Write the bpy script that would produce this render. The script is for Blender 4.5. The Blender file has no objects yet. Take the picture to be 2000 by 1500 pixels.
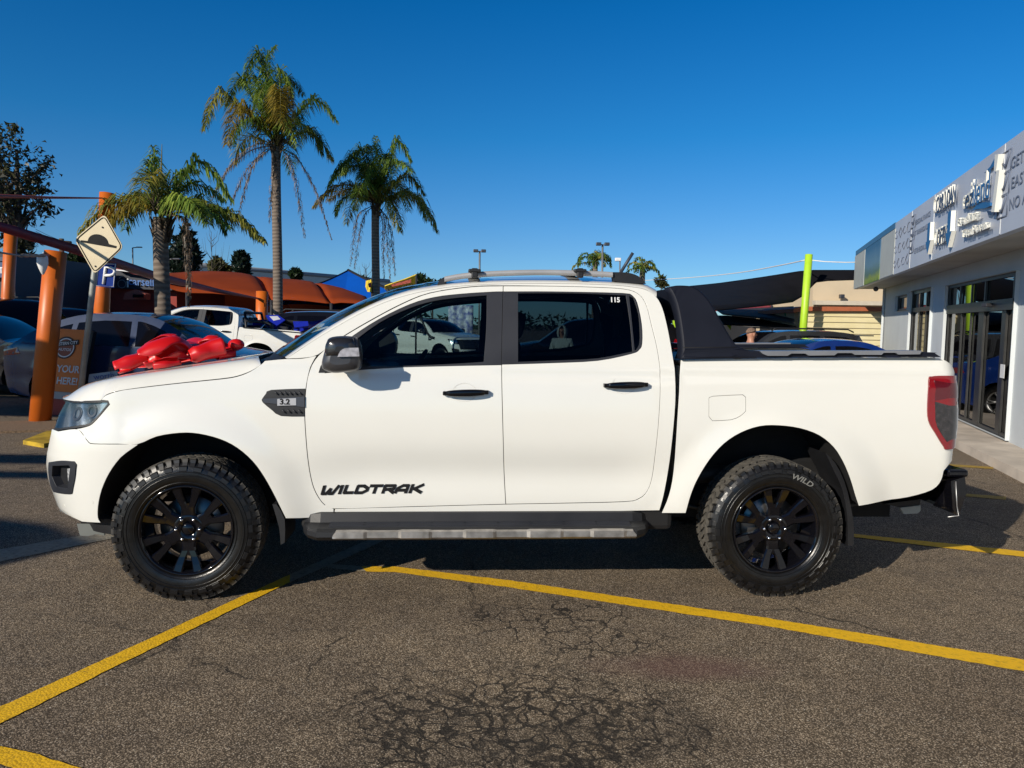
import bpy, bmesh, math, random
import numpy as np
from mathutils import Vector, Matrix
from mathutils.geometry import delaunay_2d_cdt
S = bpy.context.scene
COL = S.collection
R = math.radians

# ------------------------------------------------------------------ camera
CAMH, PITCH, ROLL, FPX = 1.508, R(4.466), R(0.908), 1500.0
cR = np.array([1., 0, 0]); cF = np.array([0, math.cos(PITCH), -math.sin(PITCH)]); cU = np.array([0, math.sin(PITCH), math.cos(PITCH)])
cR, cU = cR*math.cos(ROLL)+cU*math.sin(ROLL), cU*math.cos(ROLL)-cR*math.sin(ROLL)
cam_d = bpy.data.cameras.new('camera'); cam = bpy.data.objects.new('camera', cam_d); COL.objects.link(cam)
cam_d.sensor_width = 36; cam_d.lens = 27.0; cam_d.clip_start = 0.05; cam_d.clip_end = 6000
M = Matrix.Identity(4)
for i in range(3):
    M[i][0] = cR[i]; M[i][1] = cU[i]; M[i][2] = -cF[i]
M[2][3] = CAMH
cam.matrix_world = M
S.camera = cam
CP = np.array([0, 0, CAMH])

# ------------------------------------------------------------------ sky and sun
SUN_EL, SUN_AZ = R(23), math.atan2(-0.66, -0.75)      # direction towards the sun: behind the camera, to its left
wd = bpy.data.worlds.new('World'); S.world = wd; wd.use_nodes = True
nt = wd.node_tree; bg = nt.nodes['Background']
sky = nt.nodes.new('ShaderNodeTexSky'); sky.sky_type = 'NISHITA'; sky.sun_disc = False
sky.sun_elevation = SUN_EL; sky.sun_rotation = SUN_AZ; sky.air_density = 0.9; sky.dust_density = 0.15; sky.ozone_density = 4.0
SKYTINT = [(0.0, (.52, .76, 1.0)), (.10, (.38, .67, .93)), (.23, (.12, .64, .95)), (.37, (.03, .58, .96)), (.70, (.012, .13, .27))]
# the low sky is paler and bluer than the clear-air model gives it
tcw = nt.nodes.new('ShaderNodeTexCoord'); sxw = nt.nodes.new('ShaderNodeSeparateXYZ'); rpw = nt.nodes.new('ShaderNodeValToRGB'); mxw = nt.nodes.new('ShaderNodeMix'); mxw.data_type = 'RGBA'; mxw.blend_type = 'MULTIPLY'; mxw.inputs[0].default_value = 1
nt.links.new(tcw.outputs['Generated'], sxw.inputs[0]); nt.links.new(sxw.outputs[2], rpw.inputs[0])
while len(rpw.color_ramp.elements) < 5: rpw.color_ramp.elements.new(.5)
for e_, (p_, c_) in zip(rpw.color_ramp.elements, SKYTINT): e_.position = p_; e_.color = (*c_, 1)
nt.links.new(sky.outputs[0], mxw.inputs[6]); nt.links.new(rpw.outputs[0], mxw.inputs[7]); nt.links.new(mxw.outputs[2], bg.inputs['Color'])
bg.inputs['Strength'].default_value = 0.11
sd = bpy.data.lights.new('sun', 'SUN'); sd.energy = 5.0; sd.angle = R(0.5); sd.color = (1.0, 0.915, 0.78)
so = bpy.data.objects.new('sun', sd); COL.objects.link(so)
sdir = Vector((math.sin(SUN_AZ)*math.cos(SUN_EL), math.cos(SUN_AZ)*math.cos(SUN_EL), math.sin(SUN_EL)))
so.rotation_euler = sdir.to_track_quat('Z', 'Y').to_euler()
so.location = sdir*50
S.view_settings.view_transform = 'Standard'; S.view_settings.look = 'None'
S.view_settings.exposure = 0.0; S.view_settings.gamma = 1.0
S.render.engine = 'CYCLES'

# ------------------------------------------------------------------ helpers
def proj(P):
    d = np.asarray(P, float)-CP
    f = d@cF
    return 1000+FPX*(d@cR)/f, 750-FPX*(d@cU)/f
def ray(u, v): return cF + cR*(u-1000)/FPX + cU*(750-v)/FPX
def at(u, v, Y):                       # point of the pixel's sight line at distance Y
    d = ray(u, v); return Vector(CP+d*(Y/d[1]))
def gnd(u, v, z=0.0):                  # point where it meets height z
    d = ray(u, v); return Vector(CP+d*((z-CAMH)/d[2]))
def tag(o, label=None, cat=None, group=None, kind=None):
    if label: o['label'] = label
    if cat: o['category'] = cat
    if group: o['group'] = group
    if kind: o['kind'] = kind
    return o
def thing(name, label, cat, loc=(0, 0, 0), rz=0, group=None):
    o = bpy.data.objects.new(name, None); COL.objects.link(o); o.location = loc; o.rotation_euler = (0, 0, rz)
    o.empty_display_size = 0.2
    return tag(o, label, cat, group)
def children(o): return [c for c in bpy.data.objects if c.parent == o]
def copy_tree(o, parent=None, skip=()):
    c = o.copy(); COL.objects.link(c); c.parent = parent
    for ch in children(o):
        if ch.name.split('.')[0] not in skip: copy_tree(ch, c, skip)
    return c
class MB:
    """collects shapes and links them as ONE mesh object"""
    def __init__(s): s.v = []; s.f = []; s.m = []; s.sm = []; s.cur = 0; s.smooth = False
    def add(s, vs, fs):
        b = len(s.v); s.v += [tuple(p) for p in vs]
        for f in fs: s.f.append(tuple(b+i for i in f)); s.m.append(s.cur); s.sm.append(s.smooth)
        return s
    def box(s, c, size, mat=None, taper=1.0):
        x, y, z = [k/2 for k in size]; c = Vector(c)
        P = [Vector((sx*x*(taper if sz > 0 else 1), sy*y*(taper if sz > 0 else 1), sz*z)) for sz in (-1, 1) for sy in (-1, 1) for sx in (-1, 1)]
        if mat is not None: P = [mat@p for p in P]
        return s.add([c+p for p in P], [(0, 2, 3, 1), (4, 5, 7, 6), (0, 1, 5, 4), (2, 6, 7, 3), (0, 4, 6, 2), (1, 3, 7, 5)])
    def bbox(s, c, size, b=0.01, mat=None):
        """box with chamfered edges"""
        x, y, z = [k/2 for k in size]; c = Vector(c); bm = bmesh.new(); bmesh.ops.create_cube(bm, size=1)
        for v in bm.verts: v.co = Vector((v.co.x*2*x, v.co.y*2*y, v.co.z*2*z))
        bmesh.ops.bevel(bm, geom=bm.edges[:]+bm.verts[:], offset=b, segments=2, affect='EDGES', profile=0.5)
        bm.verts.index_update()
        P = [v.co.copy() for v in bm.verts]
        if mat is not None: P = [mat@p for p in P]
        s.add([c+p for p in P], [[v.index for v in f.verts] for f in bm.faces]); bm.free(); return s
    def tube(s, pts, r, n=10, caps=True, flat=1.0):
        pts = [Vector(p) for p in pts]; rs = r if hasattr(r, '__len__') else [r]*len(pts)
        b = len(s.v); ref = None
        for i, p in enumerate(pts):
            t = (pts[min(i+1, len(pts)-1)]-pts[max(i-1, 0)]).normalized()
            if ref is None: ref = Vector((0, 0, 1)) if abs(t.z) < .9 else Vector((1, 0, 0))
            a = (ref-t*ref.dot(t)).normalized(); bb = t.cross(a); ref = a
            for k in range(n):
                an = 2*math.pi*k/n; s.v.append(tuple(p+(a*math.cos(an)*flat+bb*math.sin(an))*rs[i]))
        for i in range(len(pts)-1):
            for k in range(n):
                s.f.append((b+i*n+k, b+i*n+(k+1) % n, b+(i+1)*n+(k+1) % n, b+(i+1)*n+k)); s.m.append(s.cur); s.sm.append(True)
        if caps:
            s.f.append(tuple(b+k for k in range(n))[::-1]); s.m.append(s.cur); s.sm.append(False)
            e = b+(len(pts)-1)*n; s.f.append(tuple(e+k for k in range(n))); s.m.append(s.cur); s.sm.append(False)
        return s
    def lathe(s, prof, n=48, axis='Z', c=(0, 0, 0), close=False):
        b = len(s.v); c = Vector(c)
        for (r, h) in prof:
            for k in range(n):
                a = 2*math.pi*k/n; x, y = r*math.cos(a), r*math.sin(a)
                p = (x, y, h) if axis == 'Z' else ((x, h, y) if axis == 'Y' else (h, x, y))
                s.v.append(tuple(c+Vector(p)))
        L = len(prof)
        for i in range(L if close else L-1):
            for k in range(n):
                j = (i+1) % L
                s.f.append((b+i*n+k, b+i*n+(k+1) % n, b+j*n+(k+1) % n, b+j*n+k)); s.m.append(s.cur); s.sm.append(True)
        return s
    def grid(s, rows, smooth=True, closed=False):
        n = len(rows[0]); b = len(s.v)
        for r in rows: s.v += [tuple(p) for p in r]
        for i in range(len(rows)-1):
            for k in range(n if closed else n-1):
                s.f.append((b+i*n+k, b+i*n+(k+1) % n, b+(i+1)*n+(k+1) % n, b+(i+1)*n+k)); s.m.append(s.cur); s.sm.append(smooth)
        return s
    def prism(s, poly, dvec, cap2=True):
        """extrude a 3-D polygon along dvec"""
        n = len(poly); d = Vector(dvec); P = [Vector(p) for p in poly]
        s.add(P+[p+d for p in P], [tuple(range(n))[::-1]]+([tuple(range(n, 2*n))] if cap2 else [])+[(i, (i+1) % n, n+(i+1) % n, n+i) for i in range(n)])
        return s
    def blob(s, c, rad, seg=10, rings=7, mat=None):
        rad = Vector(rad) if hasattr(rad, '__len__') else Vector((rad, rad, rad)); c = Vector(c)
        rows = []
        for i in range(rings+1):
            th = math.pi*i/rings
            row = []
            for k in range(seg):
                p = Vector((rad.x*math.sin(th)*math.cos(2*math.pi*k/seg), rad.y*math.sin(th)*math.sin(2*math.pi*k/seg), rad.z*math.cos(th)))
                if mat is not None: p = mat@p
                row.append(c+p)
            rows.append(row)
        return s.grid(rows, closed=True)
    def build(s, name, mats, parent=None, recalc=True):
        me = bpy.data.meshes.new(name); me.from_pydata(s.v, [], s.f)
        mats = mats if isinstance(mats, (list, tuple)) else [mats]
        for m in mats: me.materials.append(m)
        me.polygons.foreach_set('material_index', s.m); me.polygons.foreach_set('use_smooth', s.sm)
        if recalc:
            bm = bmesh.new(); bm.from_mesh(me); bmesh.ops.recalc_face_normals(bm, faces=bm.faces[:]); bm.to_mesh(me); bm.free()
        me.update()
        o = bpy.data.objects.new(name, me); COL.objects.link(o)
        if parent: o.parent = parent
        return o
def rotz(a): return Matrix.Rotation(a, 3, 'Z')
def single(mb, name, mat, label, cat, group=None, kind=None, recalc=True):
    o = mb.build(name, mat, None, recalc); return tag(o, label, cat, group, kind)

# ------------------------------------------------------------------ materials
def node(t, typ, **kw):
    n = t.nodes.new(typ)
    for k, v in kw.items(): setattr(n, k, v)
    return n
def ramp(t, fac, stops, interp='LINEAR'):
    n = node(t, 'ShaderNodeValToRGB'); n.color_ramp.interpolation = interp
    while len(n.color_ramp.elements) < len(stops): n.color_ramp.elements.new(0.5)
    for e, (p, c) in zip(n.color_ramp.elements, stops):
        e.position = p; e.color = (c, c, c, 1) if not hasattr(c, '__len__') else (*c, 1)
    t.links.new(fac, n.inputs[0]); return n
MATS = {}
def mat(name, col=(.5, .5, .5), rough=.5, metal=0., coat=0., var=.08, scale=6., bump=0., bscale=60., spec=.5, col2=None, trans=0., emit=0.):
    """principled with a little noise in colour and roughness"""
    if name in MATS: return MATS[name]
    m = bpy.data.materials.new(name); m.use_nodes = True; t = m.node_tree; p = t.nodes['Principled BSDF']
    p.inputs['Roughness'].default_value = rough; p.inputs['Metallic'].default_value = metal
    p.inputs['Coat Weight'].default_value = coat; p.inputs['Coat Roughness'].default_value = .03
    p.inputs['Specular IOR Level'].default_value = spec; p.inputs['Transmission Weight'].default_value = trans
    tc = node(t, 'ShaderNodeTexCoord'); nz = node(t, 'ShaderNodeTexNoise'); nz.inputs['Scale'].default_value = scale; nz.inputs['Detail'].default_value = 5
    t.links.new(tc.outputs['Object'], nz.inputs['Vector'])
    c2 = col2 or tuple(c*(1-var*2) for c in col)
    rp = ramp(t, nz.outputs[0], [(.3, c2), (.62, col)])
    t.links.new(rp.outputs[0], p.inputs['Base Color'])
    if rough > .12:
        mr = node(t, 'ShaderNodeMapRange'); mr.inputs['To Min'].default_value = rough*.85; mr.inputs['To Max'].default_value = min(1, rough*1.15)
        t.links.new(nz.outputs[0], mr.inputs[0]); t.links.new(mr.outputs[0], p.inputs['Roughness'])
    if bump:
        n2 = node(t, 'ShaderNodeTexNoise'); n2.inputs['Scale'].default_value = bscale; n2.inputs['Detail'].default_value = 3
        t.links.new(tc.outputs['Object'], n2.inputs['Vector'])
        b = node(t, 'ShaderNodeBump'); b.inputs['Strength'].default_value = bump; b.inputs['Distance'].default_value = .01
        t.links.new(n2.outputs[0], b.inputs['Height']); t.links.new(b.outputs[0], p.inputs['Normal'])
    if emit: p.inputs['Emission Color'].default_value = (*col, 1); p.inputs['Emission Strength'].default_value = emit
    MATS[name] = m; return m
def glass_mat(name, tint, rough=0.0, ior=1.5):
    """thin tinted glazing: transparent tint + fresnel gloss"""
    if name in MATS: return MATS[name]
    m = bpy.data.materials.new(name); m.use_nodes = True; t = m.node_tree; t.nodes.clear()
    o = node(t, 'ShaderNodeOutputMaterial'); mx = node(t, 'ShaderNodeMixShader'); tr = node(t, 'ShaderNodeBsdfTransparent'); gl = node(t, 'ShaderNodeBsdfGlossy')
    fr = node(t, 'ShaderNodeFresnel'); fr.inputs[0].default_value = ior
    tr.inputs[0].default_value = (*tint, 1); gl.inputs['Roughness'].default_value = rough; gl.inputs[0].default_value = (1, 1, 1, 1)
    t.links.new(fr.outputs[0], mx.inputs[0]); t.links.new(tr.outputs[0], mx.inputs[1]); t.links.new(gl.outputs[0], mx.inputs[2]); t.links.new(mx.outputs[0], o.inputs[0])
    MATS[name] = m; return m
M_WHITE = mat('white_paint', (.785, .78, .735), .22, coat=1., var=.012, scale=2., spec=.5)
M_BLACKP = mat('black_plastic', (.012, .0125, .015), .5, var=.15, bump=.08, bscale=400)
M_SATIN = mat('satin_black_trim', (.024, .026, .034), .5, var=.1)
M_GLOSSB = mat('gloss_black', (.004, .004, .006), .07, coat=0., var=.05)
M_DARK = mat('dark_void', (.006, .006, .007), .8, var=.1)
M_INT = mat('interior_trim', (.02, .02, .022), .7, var=.1)
M_SILV = mat('silver_trim', (.36, .36, .36), .38, metal=.75, var=.1, scale=14)
M_GRAPH = mat('graphite_trim', (.10, .10, .11), .32, metal=.6, var=.12)
M_CHROME = mat('chrome', (.75, .75, .77), .12, metal=1., var=.03)
M_RUB = mat('tyre_rubber', (.006, .006, .0065), .30, var=.3, scale=25, bump=.12, bscale=150)
M_RUBD = mat('dusty_tread_rubber', (.075, .068, .058), .85, var=.3, scale=30, bump=.3, bscale=200)
M_RED = mat('red_lens', (.24, .003, .007), .10, coat=1., var=.1)
M_SMOKE = mat('smoked_lens', (.035, .03, .032), .08, coat=1., var=.4, scale=40)
M_CLEAR = mat('clear_lens_white', (.55, .56, .58), .1, coat=1., var=.3, scale=60)
M_GFRONT = glass_mat('light_tint_glass', (.44, .53, .54))
M_GREAR = glass_mat('privacy_tint_glass', (.21, .26, .28))
M_GSCREEN = glass_mat('windscreen_glass', (.62, .72, .74))
M_WHITEDECAL = mat('white_marking', (.78, .78, .78), .5, var=.05)
M_BLKDECAL = mat('black_decal', (.010, .010, .011), .65, var=.05, spec=.2)

def text_geo(txt, size=1.0, extrude=.004, bold=0.0, shear=0.0, width=1.0, align='CENTER'):
    cu = bpy.data.curves.new('t', 'FONT'); cu.body = txt; cu.size = size; cu.extrude = extrude; cu.offset = bold; cu.shear = shear
    cu.align_x = align; cu.align_y = 'CENTER'; cu.resolution_u = 3
    ob = bpy.data.objects.new('t', cu); COL.objects.link(ob)
    bpy.context.view_layer.update()
    dg = bpy.context.evaluated_depsgraph_get(); me = bpy.data.meshes.new_from_object(ob.evaluated_get(dg))
    vs = [Vector((v.co.x*width, v.co.y, v.co.z)) for v in me.vertices]; fs = [tuple(p.vertices) for p in me.polygons]
    bpy.data.objects.remove(ob); bpy.data.curves.remove(cu); bpy.data.meshes.remove(me)
    return vs, fs
def add_text(mb, txt, origin, ex, ey, **kw):
    """lettering on the plane origin + x*ex + y*ey"""
    vs, fs = text_geo(txt, **kw); ex = Vector(ex).normalized(); ey = Vector(ey).normalized(); en = ex.cross(ey); o = Vector(origin)
    mb.add([o+ex*v.x+ey*v.y+en*v.z for v in vs], fs); return mb
M_BAR = mat('navy_black_bar', (.007, .009, .018), .6, var=.1, spec=.25)
# ------------------------------------------------------------------ the white pickup
TH = 0.0630; TO = np.array([-1.7823, 4.9029, 0.0])
LX = np.array([math.cos(TH), math.sin(TH), 0]); LY = np.array([-math.sin(TH), math.cos(TH), 0])
WB = 3.22
def l2w(p): return TO+LX*p[0]+LY*p[1]+np.array([0, 0, p[2]])
def lproj(p): return proj(l2w(p))
def sstep(a, b, x): t = min(1, max(0, (x-a)/(b-a))); return t*t*(3-2*t)
XC = -0.30
NOSE_A = [(0.30, .40), (0.45, .52), (0.60, .56), (0.75, .57), (0.9, .56), (1.0, .52), (1.1, .48), (1.2, .40)]
XR = 4.15; REAR_B = .14
def noseA(z):
    P = NOSE_A
    if z <= P[0][0]: return P[0][1]
    for (a, b), (c, d) in zip(P, P[1:]):
        if z <= c: return b+(d-b)*(z-a)/(c-a)
    return P[-1][1]
def halfw(x, z):
    w = .915
    if z < .95: w -= .055*((.95-z)/.5)**2
    else: w -= .035*((z-.95)/.35)**2 if z < 1.30 else .035+(z-1.30)*.20
    zb = 1.27
    if True:
        k = sstep(1.20, 1.34, z); w -= .40*max(0, z-zb)*k+(0 if z < 1.3 else -(z-1.30)*.20)
        w += -.006*math.exp(-((z-1.24)/.03)**2)
    # flares
    for cx in (0, WB):
        r = math.hypot(x-cx, z-.40)
        if z > .15: w += .032*(1-sstep(.50, .70, r))*(1 if z < 1.2 else 0)*sstep(-.6, .0, .3+(1.15-z))
    # doors scoop between the arches
    if .5 < x < 2.75: w -= .030*sstep(.45, 1.0, x)*(1-sstep(2.3, 2.8, x))*math.exp(-((z-.69)/.12)**2)
    return w
def side(xf, z, inset=0.0):
    """surface of the near flank; xf runs past XC round the nose and past XR round the tail"""
    if xf < XC:
        ph = min(math.pi/2, (XC-xf)/1.25*math.pi/2); a = noseA(z)
        w = halfw(XC, z) if XC > -9 else 0
        x = XC-(a-inset)*math.sin(ph); y = (w-inset)*max(1e-4, math.cos(ph))**.62
    elif xf > XR:
        ph = min(math.pi/2, (xf-XR)/.22*math.pi/2); b = .11
        x = XR+(b-inset)*math.sin(ph); y = halfw(XR, z)-inset-.12*(1-math.cos(ph))
    else:
        x = xf; y = halfw(xf, z)-inset
    return np.array([x, -y, z])
def nrm(xf, z, fn=None):
    fn = fn or side; e = .004
    a = fn(xf+e, z)-fn(xf-e, z); b = fn(xf, z+e)-fn(xf, z-e)
    n = np.cross(a, b); return n/(np.linalg.norm(n)+1e-12)
_pc = {}
def p2s(u, v):
    """pixel of the photo -> (xf, z) on the flank"""
    if (u, v) in _pc: return _pc[(u, v)]
    # start from the plane y=-.9
    d = ray(u, v); dl = np.array([d@LX, d@LY, d[2]]); o = CP-TO; ol = np.array([o@LX, o@LY, o[2]])
    t = (-.9-ol[1])/dl[1]; q = ol+dl*t; x, z = max(q[0], XC-.45), q[2]
    for it in range(40):
        p = lproj(side(x, z)); ex, ez = u-p[0], v-p[1]
        if abs(ex)+abs(ez) < .02: break
        e = .002; pa = lproj(side(x+e, z)); pb = lproj(side(x, z+e))
        J = np.array([[(pa[0]-p[0])/e, (pb[0]-p[0])/e], [(pa[1]-p[1])/e, (pb[1]-p[1])/e]])
        try: s = np.linalg.solve(J, [ex, ez])
        except Exception: break
        s = np.clip(s, -.08, .08); x += s[0]; z += s[1]
        x = min(max(x, XC-1.2), XR+.2)
    _pc[(u, v)] = (x, z); return x, z
# fit the nose so that its outline falls where the photo has it
for _ in range(3):
    new = []
    for (z, a) in NOSE_A:
        tgt = {.30: 140, .45: 112, .60: 94, .75: 86, .90: 96, 1.0: 114, 1.1: 126, 1.2: 150}[z]
        lo, hi = .15, .95
        for it in range(18):
            m_ = (lo+hi)/2; NOSE_T = m_
            best = min(proj(l2w(np.array([XC-m_*math.sin(p), -halfw(XC, z)*math.cos(p)**.62, z])))[0] for p in np.linspace(0, 1.45, 30))
            if best > tgt: lo = m_
            else: hi = m_
        new.append((z, (lo+hi)/2))
    NOSE_A = new
    break
print('NOSE', [(z, round(a, 3)) for z, a in NOSE_A])

def px(pts):
    out = []
    for p in pts:
        out.append((p[1], p[2]) if p[0] == 'p' else p2s(*p))
    return out
def smooth_poly(pts, sub=4, closed=True, corner=50):
    """catmull-rom through the points, keeping sharp corners"""
    n = len(pts); P = [np.array(p, float) for p in pts]; out = []
    def is_c(i):
        if not closed and i in (0, n-1): return True
        a = P[i]-P[i-1]; b = P[(i+1) % n]-P[i]
        ca = (a@b)/((np.linalg.norm(a)*np.linalg.norm(b))+1e-12)
        return ca < math.cos(R(corner))
    for i in range(n if closed else n-1):
        p1, p2 = P[i], P[(i+1) % n]
        p0 = P[i-1] if (closed or i > 0) else p1; p3 = P[(i+2) % n] if (closed or i+2 < n) else p2
        if is_c(i): p0 = p1*2-p2
        if is_c((i+1) % n): p3 = p2*2-p1
        for k in range(sub):
            t = k/sub; t2 = t*t; t3 = t2*t
            out.append(tuple(.5*((2*p1)+(p2-p0)*t+(2*p0-5*p1+4*p2-p3)*t2+(3*p1-p0-3*p2+p3)*t3)))
    if not closed: out.append(tuple(P[-1]))
    return out
def area2(P): return sum(P[i][0]*P[(i+1) % len(P)][1]-P[(i+1) % len(P)][0]*P[i][1] for i in range(len(P)))/2
def inset_poly(P, d):
    if d == 0: return list(P)
    s = 1 if area2(P) > 0 else -1; n = len(P); out = []
    for i in range(n):
        a = np.array(P[i-1]); b = np.array(P[i]); c = np.array(P[(i+1) % n])
        e1 = b-a; e2 = c-b; e1 /= np.linalg.norm(e1)+1e-12; e2 /= np.linalg.norm(e2)+1e-12
        n1 = np.array([-e1[1], e1[0]])*s; n2 = np.array([-e2[1], e2[0]])*s
        m = n1+n2; L = m@m
        m = m*2/max(L, .6) if L > 1e-9 else n1
        out.append(tuple(b+m*d/ (1 if L > .6 else 1)*.5*1.0 if False else b+m/ max(1, np.linalg.norm(m)/1.6)*d))
    return out
def inside(P, x, y):
    c = False; n = len(P)
    for i in range(n):
        x1, y1 = P[i]; x2, y2 = P[(i+1) % n]
        if (y1 > y) != (y2 > y) and x < (x2-x1)*(y-y1)/(y2-y1)+x1: c = not c
    return c
def dist_poly(P, x, y):
    A = np.array(P); B = np.roll(A, -1, 0); d = B-A; q = np.array([x, y])-A
    t = np.clip((q*d).sum(1)/((d*d).sum(1)+1e-12), 0, 1); return np.sqrt(((q-d*t[:, None])**2).sum(1)).min()
def fill(P, res, holes=()):
    """triangulated polygon with an inner grid"""
    vs = [Vector(p) for p in P]; loops = [list(range(len(P)))]
    for h in holes:
        b = len(vs); vs += [Vector(p) for p in h]; loops.append(list(range(b, len(vs))))
    edges = [(l[i], l[(i+1) % len(l)]) for l in loops for i in range(len(l))]
    A = np.array(P); x0, y0 = A.min(0); x1, y1 = A.max(0)
    j = 0; y = y0+res/2
    while y < y1:
        x = x0+res/2+(res/2 if j % 2 else 0)
        while x < x1:
            if inside(P, x, y) and dist_poly(P, x, y) > res*.45 and not any(inside(h, x, y) or dist_poly(h, x, y) < res*.45 for h in holes):
                vs.append(Vector((x, y)))
            x += res
        y += res*.87; j += 1
    r = delaunay_2d_cdt(vs, edges, [], 0, 1e-6)
    V, F = r[0], r[2]
    F = [f for f in F if inside(P, *(sum((V[i] for i in f), Vector((0, 0)))/3)) and not any(inside(h, *(sum((V[i] for i in f), Vector((0, 0)))/3)) for h in holes)]
    return [tuple(v) for v in V], F
def panel(name, P, parent, m, res=.05, fn=None, gap=0., ret=.012, off=0., holes=(), mirror=False, thick=0., flip=False, round_edge=True):
    """a skin panel cut to the outline P on the surface fn, its edges folded inwards by ret"""
    fn = fn or side
    P = inset_poly(P, gap) if gap else list(P)
    V, F = fill(P, res, holes)
    pts = []; nrs = []
    for (a, b) in V:
        n = nrm(a, b, fn); 
        if flip: n = -n
        pts.append(np.array(fn(a, b))+n*off); nrs.append(n)
    faces = []
    for f in F:
        p = [pts[i] for i in f]; nn = np.cross(p[1]-p[0], p[2]-p[0])
        faces.append(tuple(f) if nn@nrs[f[0]] > 0 else tuple(reversed(f)))
    nv = len(pts); sm = [True]*len(faces); dk_ = []
    allv = list(pts); alln = list(nrs)
    # folded return
    cnt = {}
    for f in faces:
        for i in range(3):
            e = (f[i], f[(i+1) % 3]); cnt[tuple(sorted(e))] = cnt.get(tuple(sorted(e)), []) + [e]
    for k, es in cnt.items():
        if len(es) == 1:
            a, b = es[0]
            pa, pb = pts[a], pts[b]; na, nb = nrs[a], nrs[b]
            t = pb-pa; on = np.cross(t, (na+nb)/2); on /= np.linalg.norm(on)+1e-12
            base = len(allv)
            c = .0025
            # rounded lip then straight return
            allv += [pa, pb, pb-nb*c+on*c*.6, pa-na*c+on*c*.6, pb-nb*ret+on*c*.6, pa-na*ret+on*c*.6]
            alln += [na, nb, on, on, on, on]
            faces += [(base+1, base, base+3, base+2), (base+2, base+3, base+5, base+4)]
            sm += [True, True]; dk_.append(len(faces)-1)
    def mk(sgn):
        vv = [(p[0], p[1]*sgn, p[2]) for p in allv]; nn = [(n[0], n[1]*sgn, n[2]) for n in alln]
        ff = faces if sgn > 0 else [tuple(reversed(f)) for f in faces]
        me = bpy.data.meshes.new(name); me.from_pydata(vv, [], ff); me.materials.append(m)
        if m is M_WHITE:
            me.materials.append(M_DARK)  # white panel returns coloured near-black to stand for shade in the shut lines
            for q in dk_: me.polygons[q].material_index = 1
        me.polygons.foreach_set('use_smooth', [True]*len(ff))
        me.normals_split_custom_set_from_vertices(nn)
        me.update(); o = bpy.data.objects.new(name, me); COL.objects.link(o); o.parent = parent; return o
    o = mk(1)
    if mirror: return o, mk(-1)
    return o
def decal(name, P, parent, m, off=.003, res=.04, fn=None, mirror=False, ret=.003, holes=()):
    return panel(name, P, parent, m, res=res, fn=fn, ret=ret, off=off, mirror=mirror, holes=holes)
def sp(u, v, inset=0.0):
    return Vector(side(*p2s(u, v), inset))
def yplane(u, v, y):
    """pixel -> point on the local plane y (local coordinates)"""
    d = ray(u, v); dl = np.array([d@LX, d@LY, d[2]]); o = CP-TO; ol = np.array([o@LX, o@LY, o[2]])
    return Vector(ol+dl*((y-ol[1])/dl[1]))

T = thing('pickup_truck', 'large white dual-cab pickup in the foreground with black alloy wheels and black sports bar', 'pickup truck', TO, TH)

# -- outlines traced from the photo (pixels of the 2000x1500 picture)
B_EDGE = [(983, 558), (981, 640), (980, 708), (981, 780), (984, 900), (988, 985)]
F_DOOR = [(983, 558), (920, 560), (840, 572), (784, 594), (720, 628), (660, 664), (622, 694), (604, 726), (597, 764), (595, 804), (598, 860), (603, 908), (610, 944), (620, 968), (634, 986), (654, 994), (800, 990), (988, 985)]+B_EDGE[-2:0:-1]
R_DOOR = B_EDGE+[(1100, 983), (1220, 980), (1248, 974), (1264, 960), (1274, 932), (1281, 880), (1287, 820), (1290, 760), (1288, 708), (1282, 672), (1272, 632), (1262, 594), (1246, 573), (1218, 564), (1160, 560.5), (1080, 558.5)]
F_WIN = [(636, 712), (650, 686), (690, 655), (740, 623), (800, 594), (848, 580), (900, 573.5), (960, 569.5), (982, 569), (979, 713), (880, 715), (780, 718), (700, 723), (634, 729)]
R_WIN = [(983, 569), (1080, 569), (1216, 572), (1236, 577), (1245, 590), (1254, 632), (1255, 670), (1249, 683), (1234, 691), (1168, 704.5), (1080, 709), (980, 712)]
F_GLASS = [(668, 715), (672, 680), (740, 630), (800, 601), (848, 587), (900, 580), (951, 576), (950, 640), (945, 706), (860, 711), (760, 715)]
R_GLASS = [(1012, 572), (1120, 572), (1223, 576), (1231, 630), (1236, 686), (1168, 699), (1090, 703), (1012, 706)]
Q_GLASS = [(1229, 577), (1238, 581), (1247, 610), (1250, 640), (1250, 668), (1244, 681), (1240, 684), (1235, 632)]
HOODE = [(510, 711), (489, 725), (463, 735), (433, 740), (359, 747.5), (284, 756), (230, 764), (206, 772), (197, 781.5)]

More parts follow.
